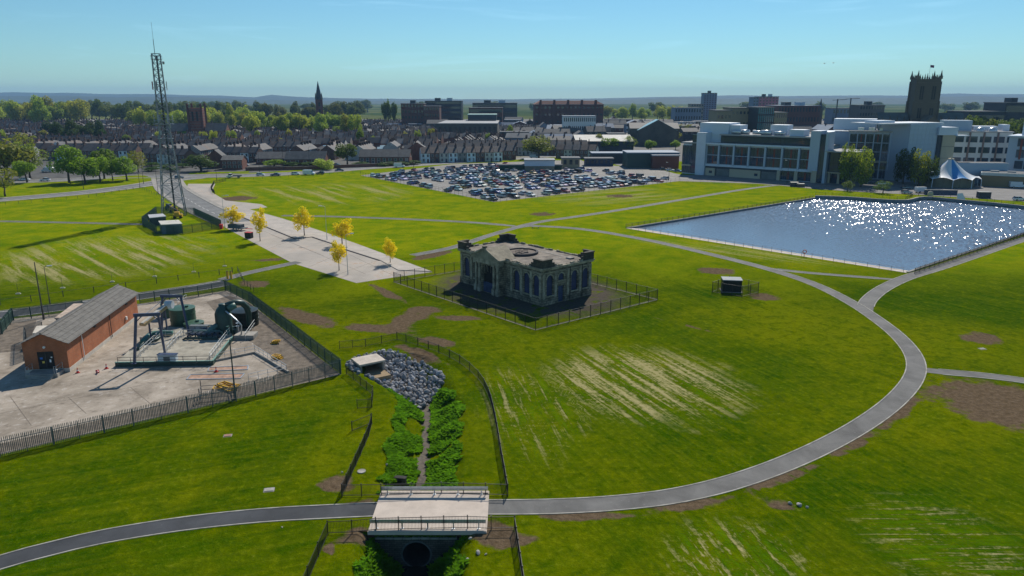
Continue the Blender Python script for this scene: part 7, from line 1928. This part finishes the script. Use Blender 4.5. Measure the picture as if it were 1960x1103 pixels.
# fill of smaller town roofs
rr = random.Random(77); TINT = [M_DBRICK, M_TAN, M_DSTONE, M_WHITE, M_BGREY, M_DBRICK, M_CDARK]
zones = [(905, 1000, 815, 980, 20, 'behind the long dark blocks'), (1008, 1200, 600, 980, 110, 'beyond the far car park'), (1140, 1330, 620, 900, 45, 'around the market hall'), (1300, 1640, 620, 1000, 90, 'below the tower blocks'), (1560, 1960, 560, 1000, 70, 'around the minster'), (960, 1110, 500, 620, 34, 'behind the pale street front'), (760, 920, 780, 1000, 22, 'around the dark offices')]
used = []
adj = ['plain', 'narrow', 'broad', 'squat']
for zi, (x0, x1, Y0, Y1, n, where) in enumerate(zones):
    for i in range(n):
        x = rr.uniform(x0, x1); Y = rr.uniform(Y0, Y1); w = rr.uniform(14, 34); p = at(x, 250, Y)
        if any(abs(p.x - q[0]) < (w + q[2])/2 + 1 and abs(Y - q[1]) < 18 for q in used): continue
        used.append((p.x, Y, w)); m = rr.choice(TINT); e = rr.uniform(5, 10.5); d = rr.uniform(9, 15); wpx = w*FPX/Y/2
        col_ = {M_DBRICK: 'red brick', M_TAN: 'tan', M_DSTONE: 'dark stone', M_WHITE: 'white', M_BGREY: 'blue grey', M_CDARK: 'dark'}[m]
        if rr.random() < .68:
            gabled('town_building', '%s pitched roof building %s' % (col_, where), x - wpx, x + wpx, 0, d, e, e + rr.uniform(2.2, 4), m, rr.choice([M_SLATE, M_GTILE, M_ROOFG, M_SLATE, M_BGREY]), rr.choice([0, 0, .15, -.2, math.pi/2]), int(w/5), Y=Y, chim=rr.choice([0, 1, 2]))
        else: block('town_building', '%s flat roofed building %s' % (col_, where), x - wpx, x + wpx, 0, Y, d, m, rr.choice([M_ROOFG, M_ROOFP, M_BGREY]), 2, int(w/4), z1=e + 2)
        bpy.context.scene.collection.objects[-1]
for o in bpy.data.objects:
    if o.name.startswith('town_building'): o['group'] = 'smaller buildings of the town centre'

# ---- minster
def pinnacle(t, x, y, z, h_, r_):
    bb = MB(); bb.box(x - r_, x + r_, y - r_, y + r_, z, z + h_*.35); bb.cyl((x, y, z + h_*.35), (x, y, z + h_), r_*.95, .05, 4); bb.build('pinnacle', M_MIN, t)
M_MIN = mat('minster_stone', (.12, .105, .08), .9, .4, .2, bump=.3, bscale=1)
MY = 480; mc = at(1759, 250, MY); mn = thing('minster', 'gothic stone minster with a tall square pinnacled tower and flag', 'church', (mc.x, MY, 0), R(-12))
tz = hgt(1759, 152, MY); tw = 40 * MY / FPX / 2
ubox('tower', M_MIN, mn, -tw, tw, -tw, tw, 0, tz)
for sx in (-1, 1):
    for sy in (-1, 1):
        for k, (o_, zf) in enumerate(((1.3, .45), (.9, .72), (.5, .97))): ubox('buttress', M_MIN, mn, sx*tw - o_ if sx < 0 else tw + .003, -tw - .003 if sx < 0 else tw + o_, *sorted((sy*(tw - 1.6), sy*(tw + o_*.4))), 0 + k*.01, tz*zf)
        pinnacle(mn, sx*(tw - .3), sy*(tw - .3), tz, 5.4, .75)
for s in (-1, 1):
    for k in range(4):
        q = -tw + 2*tw*(k + 1)/5; pinnacle(mn, q, s*tw, tz, 3.6 if k in (1, 2) else 2.6, .4); pinnacle(mn, s*tw, q, tz, 3.0, .4)
for s in (-1, 1):
    for k in range(2):
        x = -tw*.5 + k*tw; 
        for zc, hh in ((.74, .17), (.50, .13)):
            ubox('belfry_window', M_BLACK, mn, x - 1.1, x + 1.1, -tw - .06, -tw - .003, tz*zc, tz*(zc + hh)) if s < 0 else None
            if s < 0: ubox('mullion', M_MIN, mn, x - .12, x + .12, -tw - .12, -tw - .063, tz*zc, tz*(zc + hh))
for zf in (.48, .70, .95): 
    bb = MB(); bb.box(-tw - .3, tw + .3, -tw - .3, -tw - .003, tz*zf, tz*zf + .5); bb.box(-tw - .3, -tw - .003, -tw, tw + .3, tz*zf, tz*zf + .5); bb.build('string_course', M_MIN, mn)
for x0, x1, h_, yw in ((-26, -tw - 1.35, 21, 6), (tw + 1.35, 24, 21, 6)):
    bb = MB(); bb.extrude_x([(-yw, 0), (yw, 0), (yw, h_), (0, h_ + 6), (-yw, h_)], x0, x1); bb.build('nave', M_MIN, mn, fix=True)
    bb = MB()
    for s in (-1, 1): bb.extrude_x([(s*(yw + .3), h_ - .2), (s*(yw + .3), h_ + .1), (0, h_ + 6.3), (0, h_ + 6.02)], x0 - .1, x1 + .1)
    bb.build('nave_roof', mat('lead_roof', (.10, .115, .115), .6, .3, .2), mn, fix=True)
    k = x0 + 2
    while k < x1: pinnacle(mn, k, -yw - .4, h_, 4.6, .5); ubox('window', M_BLACK, mn, k + 1.0, k + 2.6, -yw - .05, -yw - .003, 6, 17); k += 4.2
for s in (-1, 1):
    for yy in (-9, -16): pinnacle(mn, s*9 - 1, yy, 0, 24, .6)
bb = MB(); bb.M = Matrix.Rotation(math.pi/2, 4, 'Z'); bb.extrude_x([(-8, 0), (8, 0), (8, 18), (0, 26), (-8, 18)], -24, -tw - 1.4); bb.build('transept', M_MIN, mn, fix=True)
zt = tz + 3; ztop = hgt(1769, 124, MY); bb = MB(); bb.cyl((1.5, 0, tz), (1.5, 0, ztop), .12, .06, 6); bb.build('flagpole', M_WHITE, mn)
bb = MB(); n = 6; rows = [bb._add([(1.6 + k*.42, .12*math.sin(k*1.3), ztop - .2 - k*.04), (1.6 + k*.42, .12*math.sin(k*1.3), ztop - 1.7 - k*.06)]) for k in range(n)]
for k in range(n - 1): bb.face([rows[k], rows[k] + 1, rows[k + 1] + 1, rows[k + 1]])
bb.build('flag', mat('flag_purple', (.16, .06, .14), .8, .2, 1), mn)
# ---- red brick church behind the mast and the far spire
ch = thing('brick_church', 'red brick church with a square tower and four turrets behind the mast', 'church', (CH.x, CH.y, 0), .08)
ctz = hgt(380, 207, CH.y); cw = 24*CH.y/FPX/2
ubox('tower', M_RBRICK, ch, -cw, cw, -cw, cw, 0, ctz)
for sx in (-1, 1):
    for sy in (-1, 1):
        bb = MB(); bb.cyl((sx*cw, sy*cw, 0), (sx*cw, sy*cw, ctz + 2.5), 1.0, .9, 8); bb.cyl((sx*cw, sy*cw, ctz + 2.5), (sx*cw, sy*cw, ctz + 4), 1.1, .5, 8); bb.build('turret', M_DBRICK, ch)
for k in (-1, 1): ubox('belfry_window', M_BLACK, ch, k*1.8 - .8, k*1.8 + .8, -cw - .05, -cw - .003, ctz*.62, ctz*.9)
for x0, x1, yo in ((-26, -cw - 1.2, 0), (cw + 1.2, 24, 2)):
    bb = MB(); bb.M = Matrix.Translation((0, yo, 0)); bb.extrude_x([(-7, 0), (7, 0), (7, 9), (0, 15), (-7, 9)], x0, x1); bb.build('nave', M_RBRICK, ch, fix=True)
    bb = MB(); bb.M = Matrix.Translation((0, yo, 0))
    for s in (-1, 1): bb.extrude_x([(s*7.4, 8.8), (s*7.4, 9.1), (0, 15.4), (0, 15.05)], x0 - .2, x1 + .2)
    bb.build('roof', M_GTILE, ch, fix=True)
SY = 900; sc3 = at(614, 250, SY); sp = thing('church_spire', 'slender dark church spire on the skyline', 'church', (sc3.x, SY, 0), .3)
sz = hgt(614, 155, SY); r_ = 5.0
ubox('tower', M_DBRICK, sp, -r_*.8, r_*.8, -r_*.8, r_*.8, 0, sz*.62); bb = MB(); bb.cyl((0, 0, sz*.62 + .01), (0, 0, sz*.70), r_*.72, r_*.62, 8); bb.cyl((0, 0, sz*.70), (0, 0, sz), r_*.66, .08, 8); bb.build('spire', M_CDARK, sp)
for sx in (-1, 1):
    for sy in (-1, 1): pinnacle(sp, sx*r_*.72, sy*r_*.72, sz*.62, 8, .6)
for k in range(3): ubox('belfry_window', M_BLACK, sp, -1, 1, -r_*.8 - .05, -r_*.8 - .003, sz*(.2 + .14*k), sz*(.28 + .14*k))
ubox('nave', M_DBRICK, sp, r_*.8 + .01, 30, -6, 6, 0, 12); ubox('nave_roof', M_SLATE, sp, r_*.8 + .02, 30.3, -4, 4, 12.003, 16)
s2 = at(1566, 250, 800); sq = thing('church_spire', 'small pointed spire at the end of the long red brick skyline building', 'church', (s2.x, 800, 0)); z_ = hgt(1566, 188, 800)
ubox('tower', M_DSTONE, sq, -2, 2, -2, 2, 0, z_*.7); bb = MB(); bb.cyl((0, 0, z_*.7 + .01), (0, 0, z_), 2.1, .06, 8); bb.build('spire', M_CDARK, sq)
for x, Y, yt in ((1597, 760, 190), (1622, 760, 188)):
    p = at(x, 250, Y); t = thing('tower_crane', 'thin crane mast left of the minster, the %s of two' % ('left' if x < 1600 else 'right'), 'crane', (p.x, Y, 0)); H_ = hgt(x, yt, Y)
    bb = MB(); bb.bar((0, 0, 0), (0, 0, H_), .9); bb.build('mast', M_DARKMETAL, t); bb = MB(); bb.bar((-5, 0, H_ - 1), (9, 0, H_ - .2), .5); bb.build('jib', M_DARKMETAL, t)

# ================================================================== VEHICLES
def paint_mat():
    m, N, L, b = new_mat('car_paint')
    oi = N.new('ShaderNodeObjectInfo'); L.new(oi.outputs['Color'], b.inputs['Base Color'])
    b.inputs['Roughness'].default_value = 0.32; b.inputs['Coat Weight'].default_value = 0.8; b.inputs['Coat Roughness'].default_value = 0.06
    return m
M_PAINT = paint_mat()
M_CARG = glass_mat('car_glass', (.012, .014, .018), .05, .3)
M_LAMP = mat('lamp_lens', (.6, .62, .62), .2, .1, 2); M_TAIL = mat('tail_lens', (.35, .02, .02), .3, .1, 2)
wbm = MB(); wbm.cyl((0, -.1, 0), (0, .1, 0), .31, n=12); wbm.cur = 1; wbm.cyl((0, -.112, 0), (0, .112, 0), .18, n=8); WHEEL = wbm.mesh('wheel', [M_RUBBER, M_SILV])
def car_kind(prof, gl, top, L_, W=1.74, zr=1.45, wb=1.28):
    """lower body from a side profile, glasshouse as a tapered block, painted roof skin"""
    b = MB(); b.M = None
    n = len(prof); w0, w1 = W/2, W/2 - .06
    o = b._add([(x, -(w0 if z < .8 else w1), z) for x, z in prof] + [(x, (w0 if z < .8 else w1), z) for x, z in prof])
    for i in range(n): b.face([o + i, o + (i+1) % n, o + n + (i+1) % n, o + n + i])
    b.face([o + i for i in reversed(range(n))]); b.face([o + n + i for i in range(n)])
    (ga, gb_), (ta, tb) = gl, top; wt = W/2 - .22
    b.box(ta, tb, -wt, wt, zr - .02, zr + .035)
    for x in (ta + (tb - ta)*.45,):                       # door pillar
        for s in (-1, 1): b.bar((x, s*(w1 + .005), .95), (x, s*(wt + .01), zr), .07, .05)
    body = b.mesh('body', M_PAINT)
    bm = bmesh.new(); bm.from_mesh(body); bmesh.ops.recalc_face_normals(bm, faces=bm.faces); bm.to_mesh(body); bm.free()
    gz = .93; c = MB(); wb_ = w1 - .03
    o = c._add([(ga, -wb_, gz), (gb_, -wb_, gz), (gb_, wb_, gz), (ga, wb_, gz), (ta, -wt, zr - .021), (tb, -wt, zr - .021), (tb, wt, zr - .021), (ta, wt, zr - .021)])
    for q in ((0,1,5,4),(1,2,6,5),(2,3,7,6),(3,0,4,7),(4,5,6,7)): c.face([o + i for i in q])
    glass = c.mesh('window_glass', M_CARG)
    h_ = MB(); xf, xr = max(p[0] for p in prof), min(p[0] for p in prof)
    for s in (-1, 1): h_.box(xf - .16, xf - .005, s*.62 - .17, s*.62 + .17, .64, .78)
    hl = h_.mesh('headlight', M_LAMP); r_ = MB()
    for s in (-1, 1): r_.box(xr - .02, xr + .12, s*.66 - .12, s*.66 + .12, .68, .88)
    return dict(body=body, glass=glass, head=hl, tail=r_.mesh('tail_light', M_TAIL), wb=wb, W=W)
CARS = {'hatchback': car_kind([(-1.95, .28), (-2.0, .68), (-1.9, .95), (.85, .96), (1.7, .84), (1.98, .66), (2.0, .28)], (-1.92, .95), (-1.55, .15), 4.0),
        'saloon': car_kind([(-2.25, .28), (-2.3, .70), (-2.2, .93), (-1.3, .96), (.8, .95), (1.95, .82), (2.22, .62), (2.25, .28)], (-1.7, 1.0), (-.95, .15), 4.5, wb=1.38),
        'estate': car_kind([(-2.25, .30), (-2.3, .75), (-2.22, 1.0), (.9, 1.02), (1.9, .92), (2.2, .72), (2.25, .30)], (-2.22, 1.0), (-2.0, .15), 4.5, 1.84, 1.62, 1.36),
        'van': car_kind([(-2.5, .35), (-2.52, 1.9), (-2.4, 2.05), (.9, 2.05), (1.0, 1.25), (1.9, 1.0), (2.3, .8), (2.35, .35)], (.6, 1.65), (.62, 1.0), 4.9, 1.95, 1.9, 1.5)}
def car(kind, loc, rz, color, label, group=None, wheels=True, scale=1.0, cat='car', name='parked_car'):
    k = CARS[kind]; t = thing(name, label, cat, loc, rz, group); t.scale = (scale,)*3
    o = link('body', k['body'], t); o.color = (*color, 1)
    link('window_glass', k['glass'], t)
    if wheels:
        for sx in (-1, 1):
            for sy in (-1, 1): link('wheel', WHEEL, t, (sx*k['wb'], sy*(k['W']/2 - .09), .31))
        link('headlight', k['head'], t); link('tail_light', k['tail'], t)
    return t
PAINT = [('navy blue', (.012, .02, .07), 20), ('black', (.008, .008, .01), 16), ('dark grey', (.05, .052, .058), 14), ('silver', (.45, .47, .49), 15), ('white', (.72, .72, .72), 15), ('red', (.42, .012, .02), 8), ('blue', (.02, .07, .30), 9), ('orange', (.6, .14, .02), 1), ('dark green', (.01, .04, .03), 3), ('gold', (.45, .33, .06), 1)]
cn = g(945, 387); cl = g(690, 336); crr = g(1300, 347)
e1 = (cl - cn); E1 = e1.length; e1.normalize(); e2 = (crr - cn); E2 = e2.length; e2.normalize()
cpoly = [(p.x, p.y) for p in CP]; rr = random.Random(5); ncar = 0
ORD = ['first', 'second', 'third', 'fourth', 'fifth', 'sixth', 'seventh', 'eighth', 'ninth', 'tenth', 'eleventh', 'twelfth', 'thirteenth', 'fourteenth', 'fifteenth']
slots = []
for r_ in range(15):
    off = 3.6 + 16.0*(r_ // 2) + (5.2 if r_ % 2 else 0)
    s = 2.2
    while s < 165:
        dens = .93 if mnoise.noise(Vector((s*.05, r_*.6, 1))) > -.22 else .45
        if s > 84: dens *= .5
        if s > 112: dens = 0
        p = cn + e1*off + e2*s
        dj = rr.random()
        ok = all(inside((p.x + ox, p.y + oy), cpoly) for ox, oy in ((2.2, 0), (-2.2, 0), (0, 2.2), (0, -2.2)))
        blocked = any(abs(p.x - bx_) < bw_ and abs(p.y - by_ - 4) < 9 for bx_, by_, bw_ in ((at(1033, 250, g(1033, 328).y).x, g(1033, 328).y, 11), (at(1094, 250, g(1094, 322).y).x, g(1094, 322).y, 8), (at(980, 250, g(980, 326).y).x, g(980, 326).y, 10), (at(1148, 250, kq.y).x, kq.y, 10)))
        if ok and not blocked and dj < dens: slots.append((r_, p, s))
        s += 2.62
bm_ = MB()
for r_ in range(0, 15):   # painted bay lines
    off = 3.6 + 16.0*(r_ // 2) + (5.2 if r_ % 2 else 0); s = .9
    while s < 165:
        p = cn + e1*(off - 2.4) + e2*s; q = cn + e1*(off + 2.4) + e2*s
        if inside((p.x, p.y), cpoly) and inside((q.x, q.y), cpoly): ribbon(bm_, [Vector((p.x, p.y)), Vector((q.x, q.y))], -.05, .05, .039)
        s += 2.62
o = bm_.build('bay_marking', M_LINE, carpark)
if len(slots) > 296: slots = sorted(rr.sample(slots, 296), key=lambda q: q[1].y)
a1 = math.atan2(e1.y, e1.x)
for r_, p, s in slots:
    cnm, cc, _w = rr.choices(PAINT, [q[2] for q in PAINT])[0]; kd = rr.choices(['hatchback', 'saloon', 'estate', 'van'], [45, 28, 24, 3])[0]
    half_ = 'near the lawn end' if s < 32 else 'half way along' if s < 70 else 'towards the far end'
    car(kd, (p.x + rr.uniform(-.15, .15), p.y + rr.uniform(-.2, .2), .036), a1 + rr.choice((0, math.pi)) + rr.uniform(-.04, .04), tuple(v*rr.uniform(.8, 1.2) for v in cc),
        '%s %s parked %s the %s row of the car park' % (cnm, kd, half_ + (' of' if 'end' in half_ else ''), ORD[r_]), 'cars in the car park')
# traffic and kerbside vehicles
def road_rz(x): return 0.02
for kd, x, y, rz, cnm, cc, lab, sc_ in (
    ('hatchback', 499, 337, .02, 'silver', (.5, .52, .54), 'silver car behind the white pickup on the main road', 1), ('saloon', 527, 337, math.pi, 'navy', (.015, .02, .08), 'dark blue car on the main road, third from the mast', 1), ('hatchback', 566, 335, .03, 'white', (.7, .7, .7), 'white car in front of the flowering bush on the main road', 1),
    ('hatchback', 613, 334, math.pi, 'black', (.01, .01, .012), 'black car beside the white van on the main road', 1), ('saloon', 650, 328, .04, 'navy', (.015, .02, .07), 'dark car passing the green roadside tree', 1), ('saloon', 880, 311, .1, 'navy', (.015, .02, .07), 'dark blue car on the road before the pale street front', 1),
    ('saloon', 48, 346, 0, 'silver', (.5, .52, .55), 'silver car on the roundabout at the left edge', 1), ('saloon', 87, 347, math.pi, 'white', (.7, .7, .72), 'white car on the roundabout below the silver van', 1), ('hatchback', 343, 342, .5, 'grey', (.2, .22, .25), 'grey car seen through the legs of the lattice mast', 1), ('hatchback', 470, 318, 0, 'silver', (.4, .42, .45), 'silver car parked by the brown brick building', 1), ('hatchback', 645, 318, .1, 'black', (.01, .01, .02), 'dark car parked under the green roadside tree', 1),
    ('saloon', 1735, 362, .1, 'teal', (.03, .08, .12), 'dark teal car parked between the trees and the tent', 1), ('saloon', 1690, 354, -.2, 'white', (.7, .7, .72), 'white car parked left of the dark grey tree', 1), ('hatchback', 1665, 352, -.1, 'black', (.01, .01, .02), 'black car parked under the college glass front', 1), ('hatchback', 1735, 371, .05, 'silver', (.5, .52, .54), 'silver car on the pond side road', 1), ('hatchback', 1950, 384, 0, 'white', (.65, .66, .68), 'white car at the right edge above the pond', 1), ('saloon', 1298, 330, -.5, 'blue', (.02, .05, .2), 'dark blue car beside the corner of the college', 1), ('hatchback', 1270, 326, -.5, 'black', (.01, .01, .012), 'black car parked by the brick retail unit', 1), ('hatchback', 1283, 328, -.5, 'white', (.6, .6, .6), 'white car parked by the brick retail unit', 1)):
    p = g(x, y); car(kd, (p.x, p.y, .05), rz, cc, lab, None, True, sc_, 'car', 'car')
for x, y, rz, cc, lab, sc_ in ((592, 335, .02, (.7, .72, .74), 'white van on the main road beside the black car', 1.15), (765, 321, .06, (.68, .72, .76), 'white van on the road by the end of the garden wall', 1.2), (92, 330, math.pi - .1, (.5, .5, .5), 'long silver minibus at the left roundabout', 1.25), (1765, 369, .1, (.7, .71, .72), 'white van parked in front of the tent', 1.1), (1948, 360, -.3, (.6, .65, .7), 'pale minibus at the right edge beside the low hall', 1.25), (1022, 303, .1, (.55, .68, .75), 'pale blue van under the large olive tree', 1.1), (1108, 301, .1, (.5, .65, .75), 'light blue van in the street right of the olive tree', 1.2)):
    p = g(x, y); car('van', (p.x, p.y, .05), rz, cc, lab, None, True, sc_, 'van', 'van')
p = g(447, 341); pk = thing('pickup_truck', 'white pickup truck with a long flat bed on the road behind the lawn', 'truck', (p.x, p.y, .05), math.pi + .03)
ubox('bed', M_DARKMETAL, pk, -3.6, .6, -1.0, 1.0, .75, .95); ubox('cab', M_WHITE, pk, .62, 2.4, -.95, .95, .45, 1.35)
bb = MB(); o = bb._add([(.65, -.9, 1.352), (2.3, -.9, 1.352), (2.3, .9, 1.352), (.65, .9, 1.352), (.7, -.8, 2.1), (1.7, -.8, 2.1), (1.7, .8, 2.1), (.7, .8, 2.1)])
for q in ((0,1,5,4),(1,2,6,5),(2,3,7,6),(3,0,4,7),(4,5,6,7)): bb.face([o + i for i in q])
bb.build('cab_window', M_CARG, pk); ubox('cab_roof', M_WHITE, pk, .68, 1.75, -.82, .82, 2.103, 2.17); ubox('side_board', M_PALI, pk, -3.6, .6, -1.04, -1.003, .75, 1.25); ubox('bonnet', M_WHITE, pk, 2.403, 3.0, -.9, .9, .5, 1.15)
for sx in (-2.4, 1.9):
    for sy in (-.85, .85): o = link('wheel', WHEEL, pk, (sx, sy, .38)); o.scale = (1.25, 1.25, 1.25)
# trailer with equipment on the promenade
p = g(455, 441); tl = thing('equipment_trailer', 'dark equipment trailer with a red drawbar under the far yellow tree', 'trailer', (p.x, p.y, .02), -.25)
ubox('bed', M_PALI, tl, -2.6, 2.6, -1.1, 1.1, .6, .8); ubox('load', mat('tarp_grey', (.09, .11, .12), .8, .3, 1), tl, -2.4, 1.6, -1.0, 1.0, .803, 1.7); ubox('drawbar', M_REDP, tl, 2.61, 4.8, -.12, .12, .5, .64)
for sy in (-1.2, 1.2):
    for sx in (-.5, .4): link('wheel', WHEEL, tl, (sx, sy, .31))
p = g(477, 456); bt = thing('site_box', 'small dark red and black site box on the promenade edge', 'box', (p.x, p.y, .013), -.3); ubox('body', M_BLACK, bt, -.9, .9, -.6, .6, .1, 1.5); ubox('lid', M_REDP, bt, -.95, .95, -.65, .65, 1.503, 1.6); ubox('skid', M_DARKMETAL, bt, -.8, .8, -.5, .5, 0, .097)
p = g(424, 438); bt = thing('red_bin', 'red bin beside the mast compound fence', 'bin', (p.x, p.y, 0), 0); ubox('body', M_REDP, bt, -.4, .4, -.4, .4, 0, 1.2); ubox('lid', M_REDP, bt, -.45, .45, -.45, .45, 1.203, 1.3)
for x, y in ((436, 534), (443, 534)):
    p = g(x, y); t = thing('yellow_post', 'yellow barrier post at the end of the access road, the %s of two' % ('left' if x < 440 else 'right'), 'post', (p.x, p.y, 0)); ubox('post', M_YEL, t, -.18, .18, -.18, .18, 0, 1.6); ubox('cap', M_BLACK, t, -.2, .2, -.2, .2, 1.603, 1.66)
# bench, lifebuoy, access covers, small rocks on the lawn
p = g(1025, 437); t = thing('bench', 'pale bench beside the path junction behind the ruin', 'bench', (p.x, p.y, 0), .05); ubox('seat', M_CONC2, t, -1.1, 1.1, -.3, .3, .42, .52); ubox('leg', M_CONC2, t, -.9, -.7, -.25, .25, 0, .417); ubox('leg', M_CONC2, t, .7, .9, -.25, .25, 0, .417)
p = g(1539, 491); t = thing('lifebuoy_post', 'red ring lifebuoy on a post by the pond fence', 'lifebuoy', (p.x, p.y, 0)); ubox('post', M_DARKMETAL, t, -.05, .05, -.05, .05, 0, 1.0)
bb = MB(); bb.tube([(.42*math.cos(2*math.pi*k/16), -.1, 1.15 + .42*math.sin(2*math.pi*k/16)) for k in range(17)], .1, 8); bb.build('ring', mat('buoy_red', (.6, .12, .06), .6, .15, 3), t)
for x, y, w, h_, lab in ((515, 938, .4, .3, 'pale square access cover in the lower left lawn'), (436, 834, .35, .25, 'small reddish access cover in the lawn below the palisade'), (1880, 668, .4, .3, 'small pale cover beside the right hand soil patch')):
    p = g(x, y); t = thing('access_cover', lab, 'cover', (p.x, p.y, 0), .2); ubox('plate', M_PALE if x != 436 else mat('red_cover', (.34, .19, .13), .8, .2, 2), t, -w, w, -h_, h_, .01, .07); ubox('rim', M_CONC2, t, -w - .1, w + .1, -h_ - .1, h_ + .1, 0, .009)
p = g(692, 903); t = thing('manhole', 'round pale concrete manhole cover left of the ditch', 'manhole', (p.x, p.y, 0)); bb = MB(); bb.lathe([(.42, 0), (.42, .09), (.34, .1), (.34, .08), (.01, .08)], 20); bb.build('ring', M_PALE, t)
p = g(783, 902, -1.6); t = thing('pipe_headwall', 'small brick drain outlet on the left bank of the stream', 'drain', (-11.2, 66.3, -1.45), -.2); ubox('wall', M_HEAD, t, -.55, .55, -.2, .25, 0, .6); bb = MB(); bb.cyl((0, -.22, .3), (0, -.203, .3), .22, n=14); bb.build('pipe_mouth', M_BLACK, t); ubox('cap', M_HEAD, t, -.6, .6, -.25, .28, .603, .68)
rk = random.Random(9)
lawnbits = [((x, y), s) for x, y, s in ((915, 1060, .5), (895, 1072, .3), (900, 1032, .35), (930, 1062, .25), (655, 905, .25), (1512, 965, .4), (1530, 968, .55), (1545, 972, .3), (540, 1010, .2), (740, 890, .25))]
for (q, s) in lawnbits:
    p = g(*q); o = link('loose_rock', rk.choice(RM), None, (p.x, p.y, s*.2)); o.scale = (s, s, s*.7); o.rotation_euler = (rk.uniform(0, 1), 0, rk.uniform(0, 6)); o.color = (1.3, 1.2, 1.1, 1)
    tag(o, 'loose pale rock lying in the grass beside the ditch or path', 'rock', 'loose rocks on the grass')
# birds
for x, y, lab in ((1578, 122, 'left of two small birds gliding in the sky left of the minster'), (1595, 121, 'right of two small birds gliding in the sky left of the minster')):
    p = at(x, y, 150); bb = MB()
    bb.tube([(-.22, 0, 0), (-.08, 0, .03), (.12, 0, .03), (.26, 0, .01)], [.02, .07, .06, .01], 6)
    bd = thing('bird', lab, 'bird', p, .6); bb.build('body', M_DARKMETAL, bd)
    for s in (-1, 1):
        w = MB(); w.poly([(.1, s*.03, .05), (.14, s*.32, .14), (.0, s*.62, .08), (-.02, s*.32, .12), (-.08, s*.03, .04)]); w.build('wing', M_DARKMETAL, bd)

# things that look alike: say which one it is by its order across the view
groups_ = {}
for o in bpy.data.objects:
    if o.parent is None and 'label' in o: groups_.setdefault(o['label'], []).append(o)
for lab, os_ in groups_.items():
    if 1 < len(os_) <= len(NTH) and len(lab.split()) <= 12:
        for i, o in enumerate(sorted(os_, key=lambda q: q.location.x / max(1.0, q.location.y))): o['label'] = '%s, %s from the left' % (lab, NTH[i])

# ================================================================== AIR
hz = MB(); hz.box(-11400, 11400, -200, 11900, -4.5, 190)
m, N, L, b = new_mat('haze_air')
N.remove(b); pv_ = N.new('ShaderNodeVolumePrincipled')
setc(pv_.inputs['Color'], (.38, .66, 1.0)); pv_.inputs['Density'].default_value = 0.85e-4; pv_.inputs['Anisotropy'].default_value = 0.0
L.new(pv_.outputs[0], N['Material Output'].inputs['Volume'])
o = hz.build('haze', m); o['kind'] = 'stuff'; o['label'] = 'thin blue summer haze over the far town and hills'; o['category'] = 'haze'
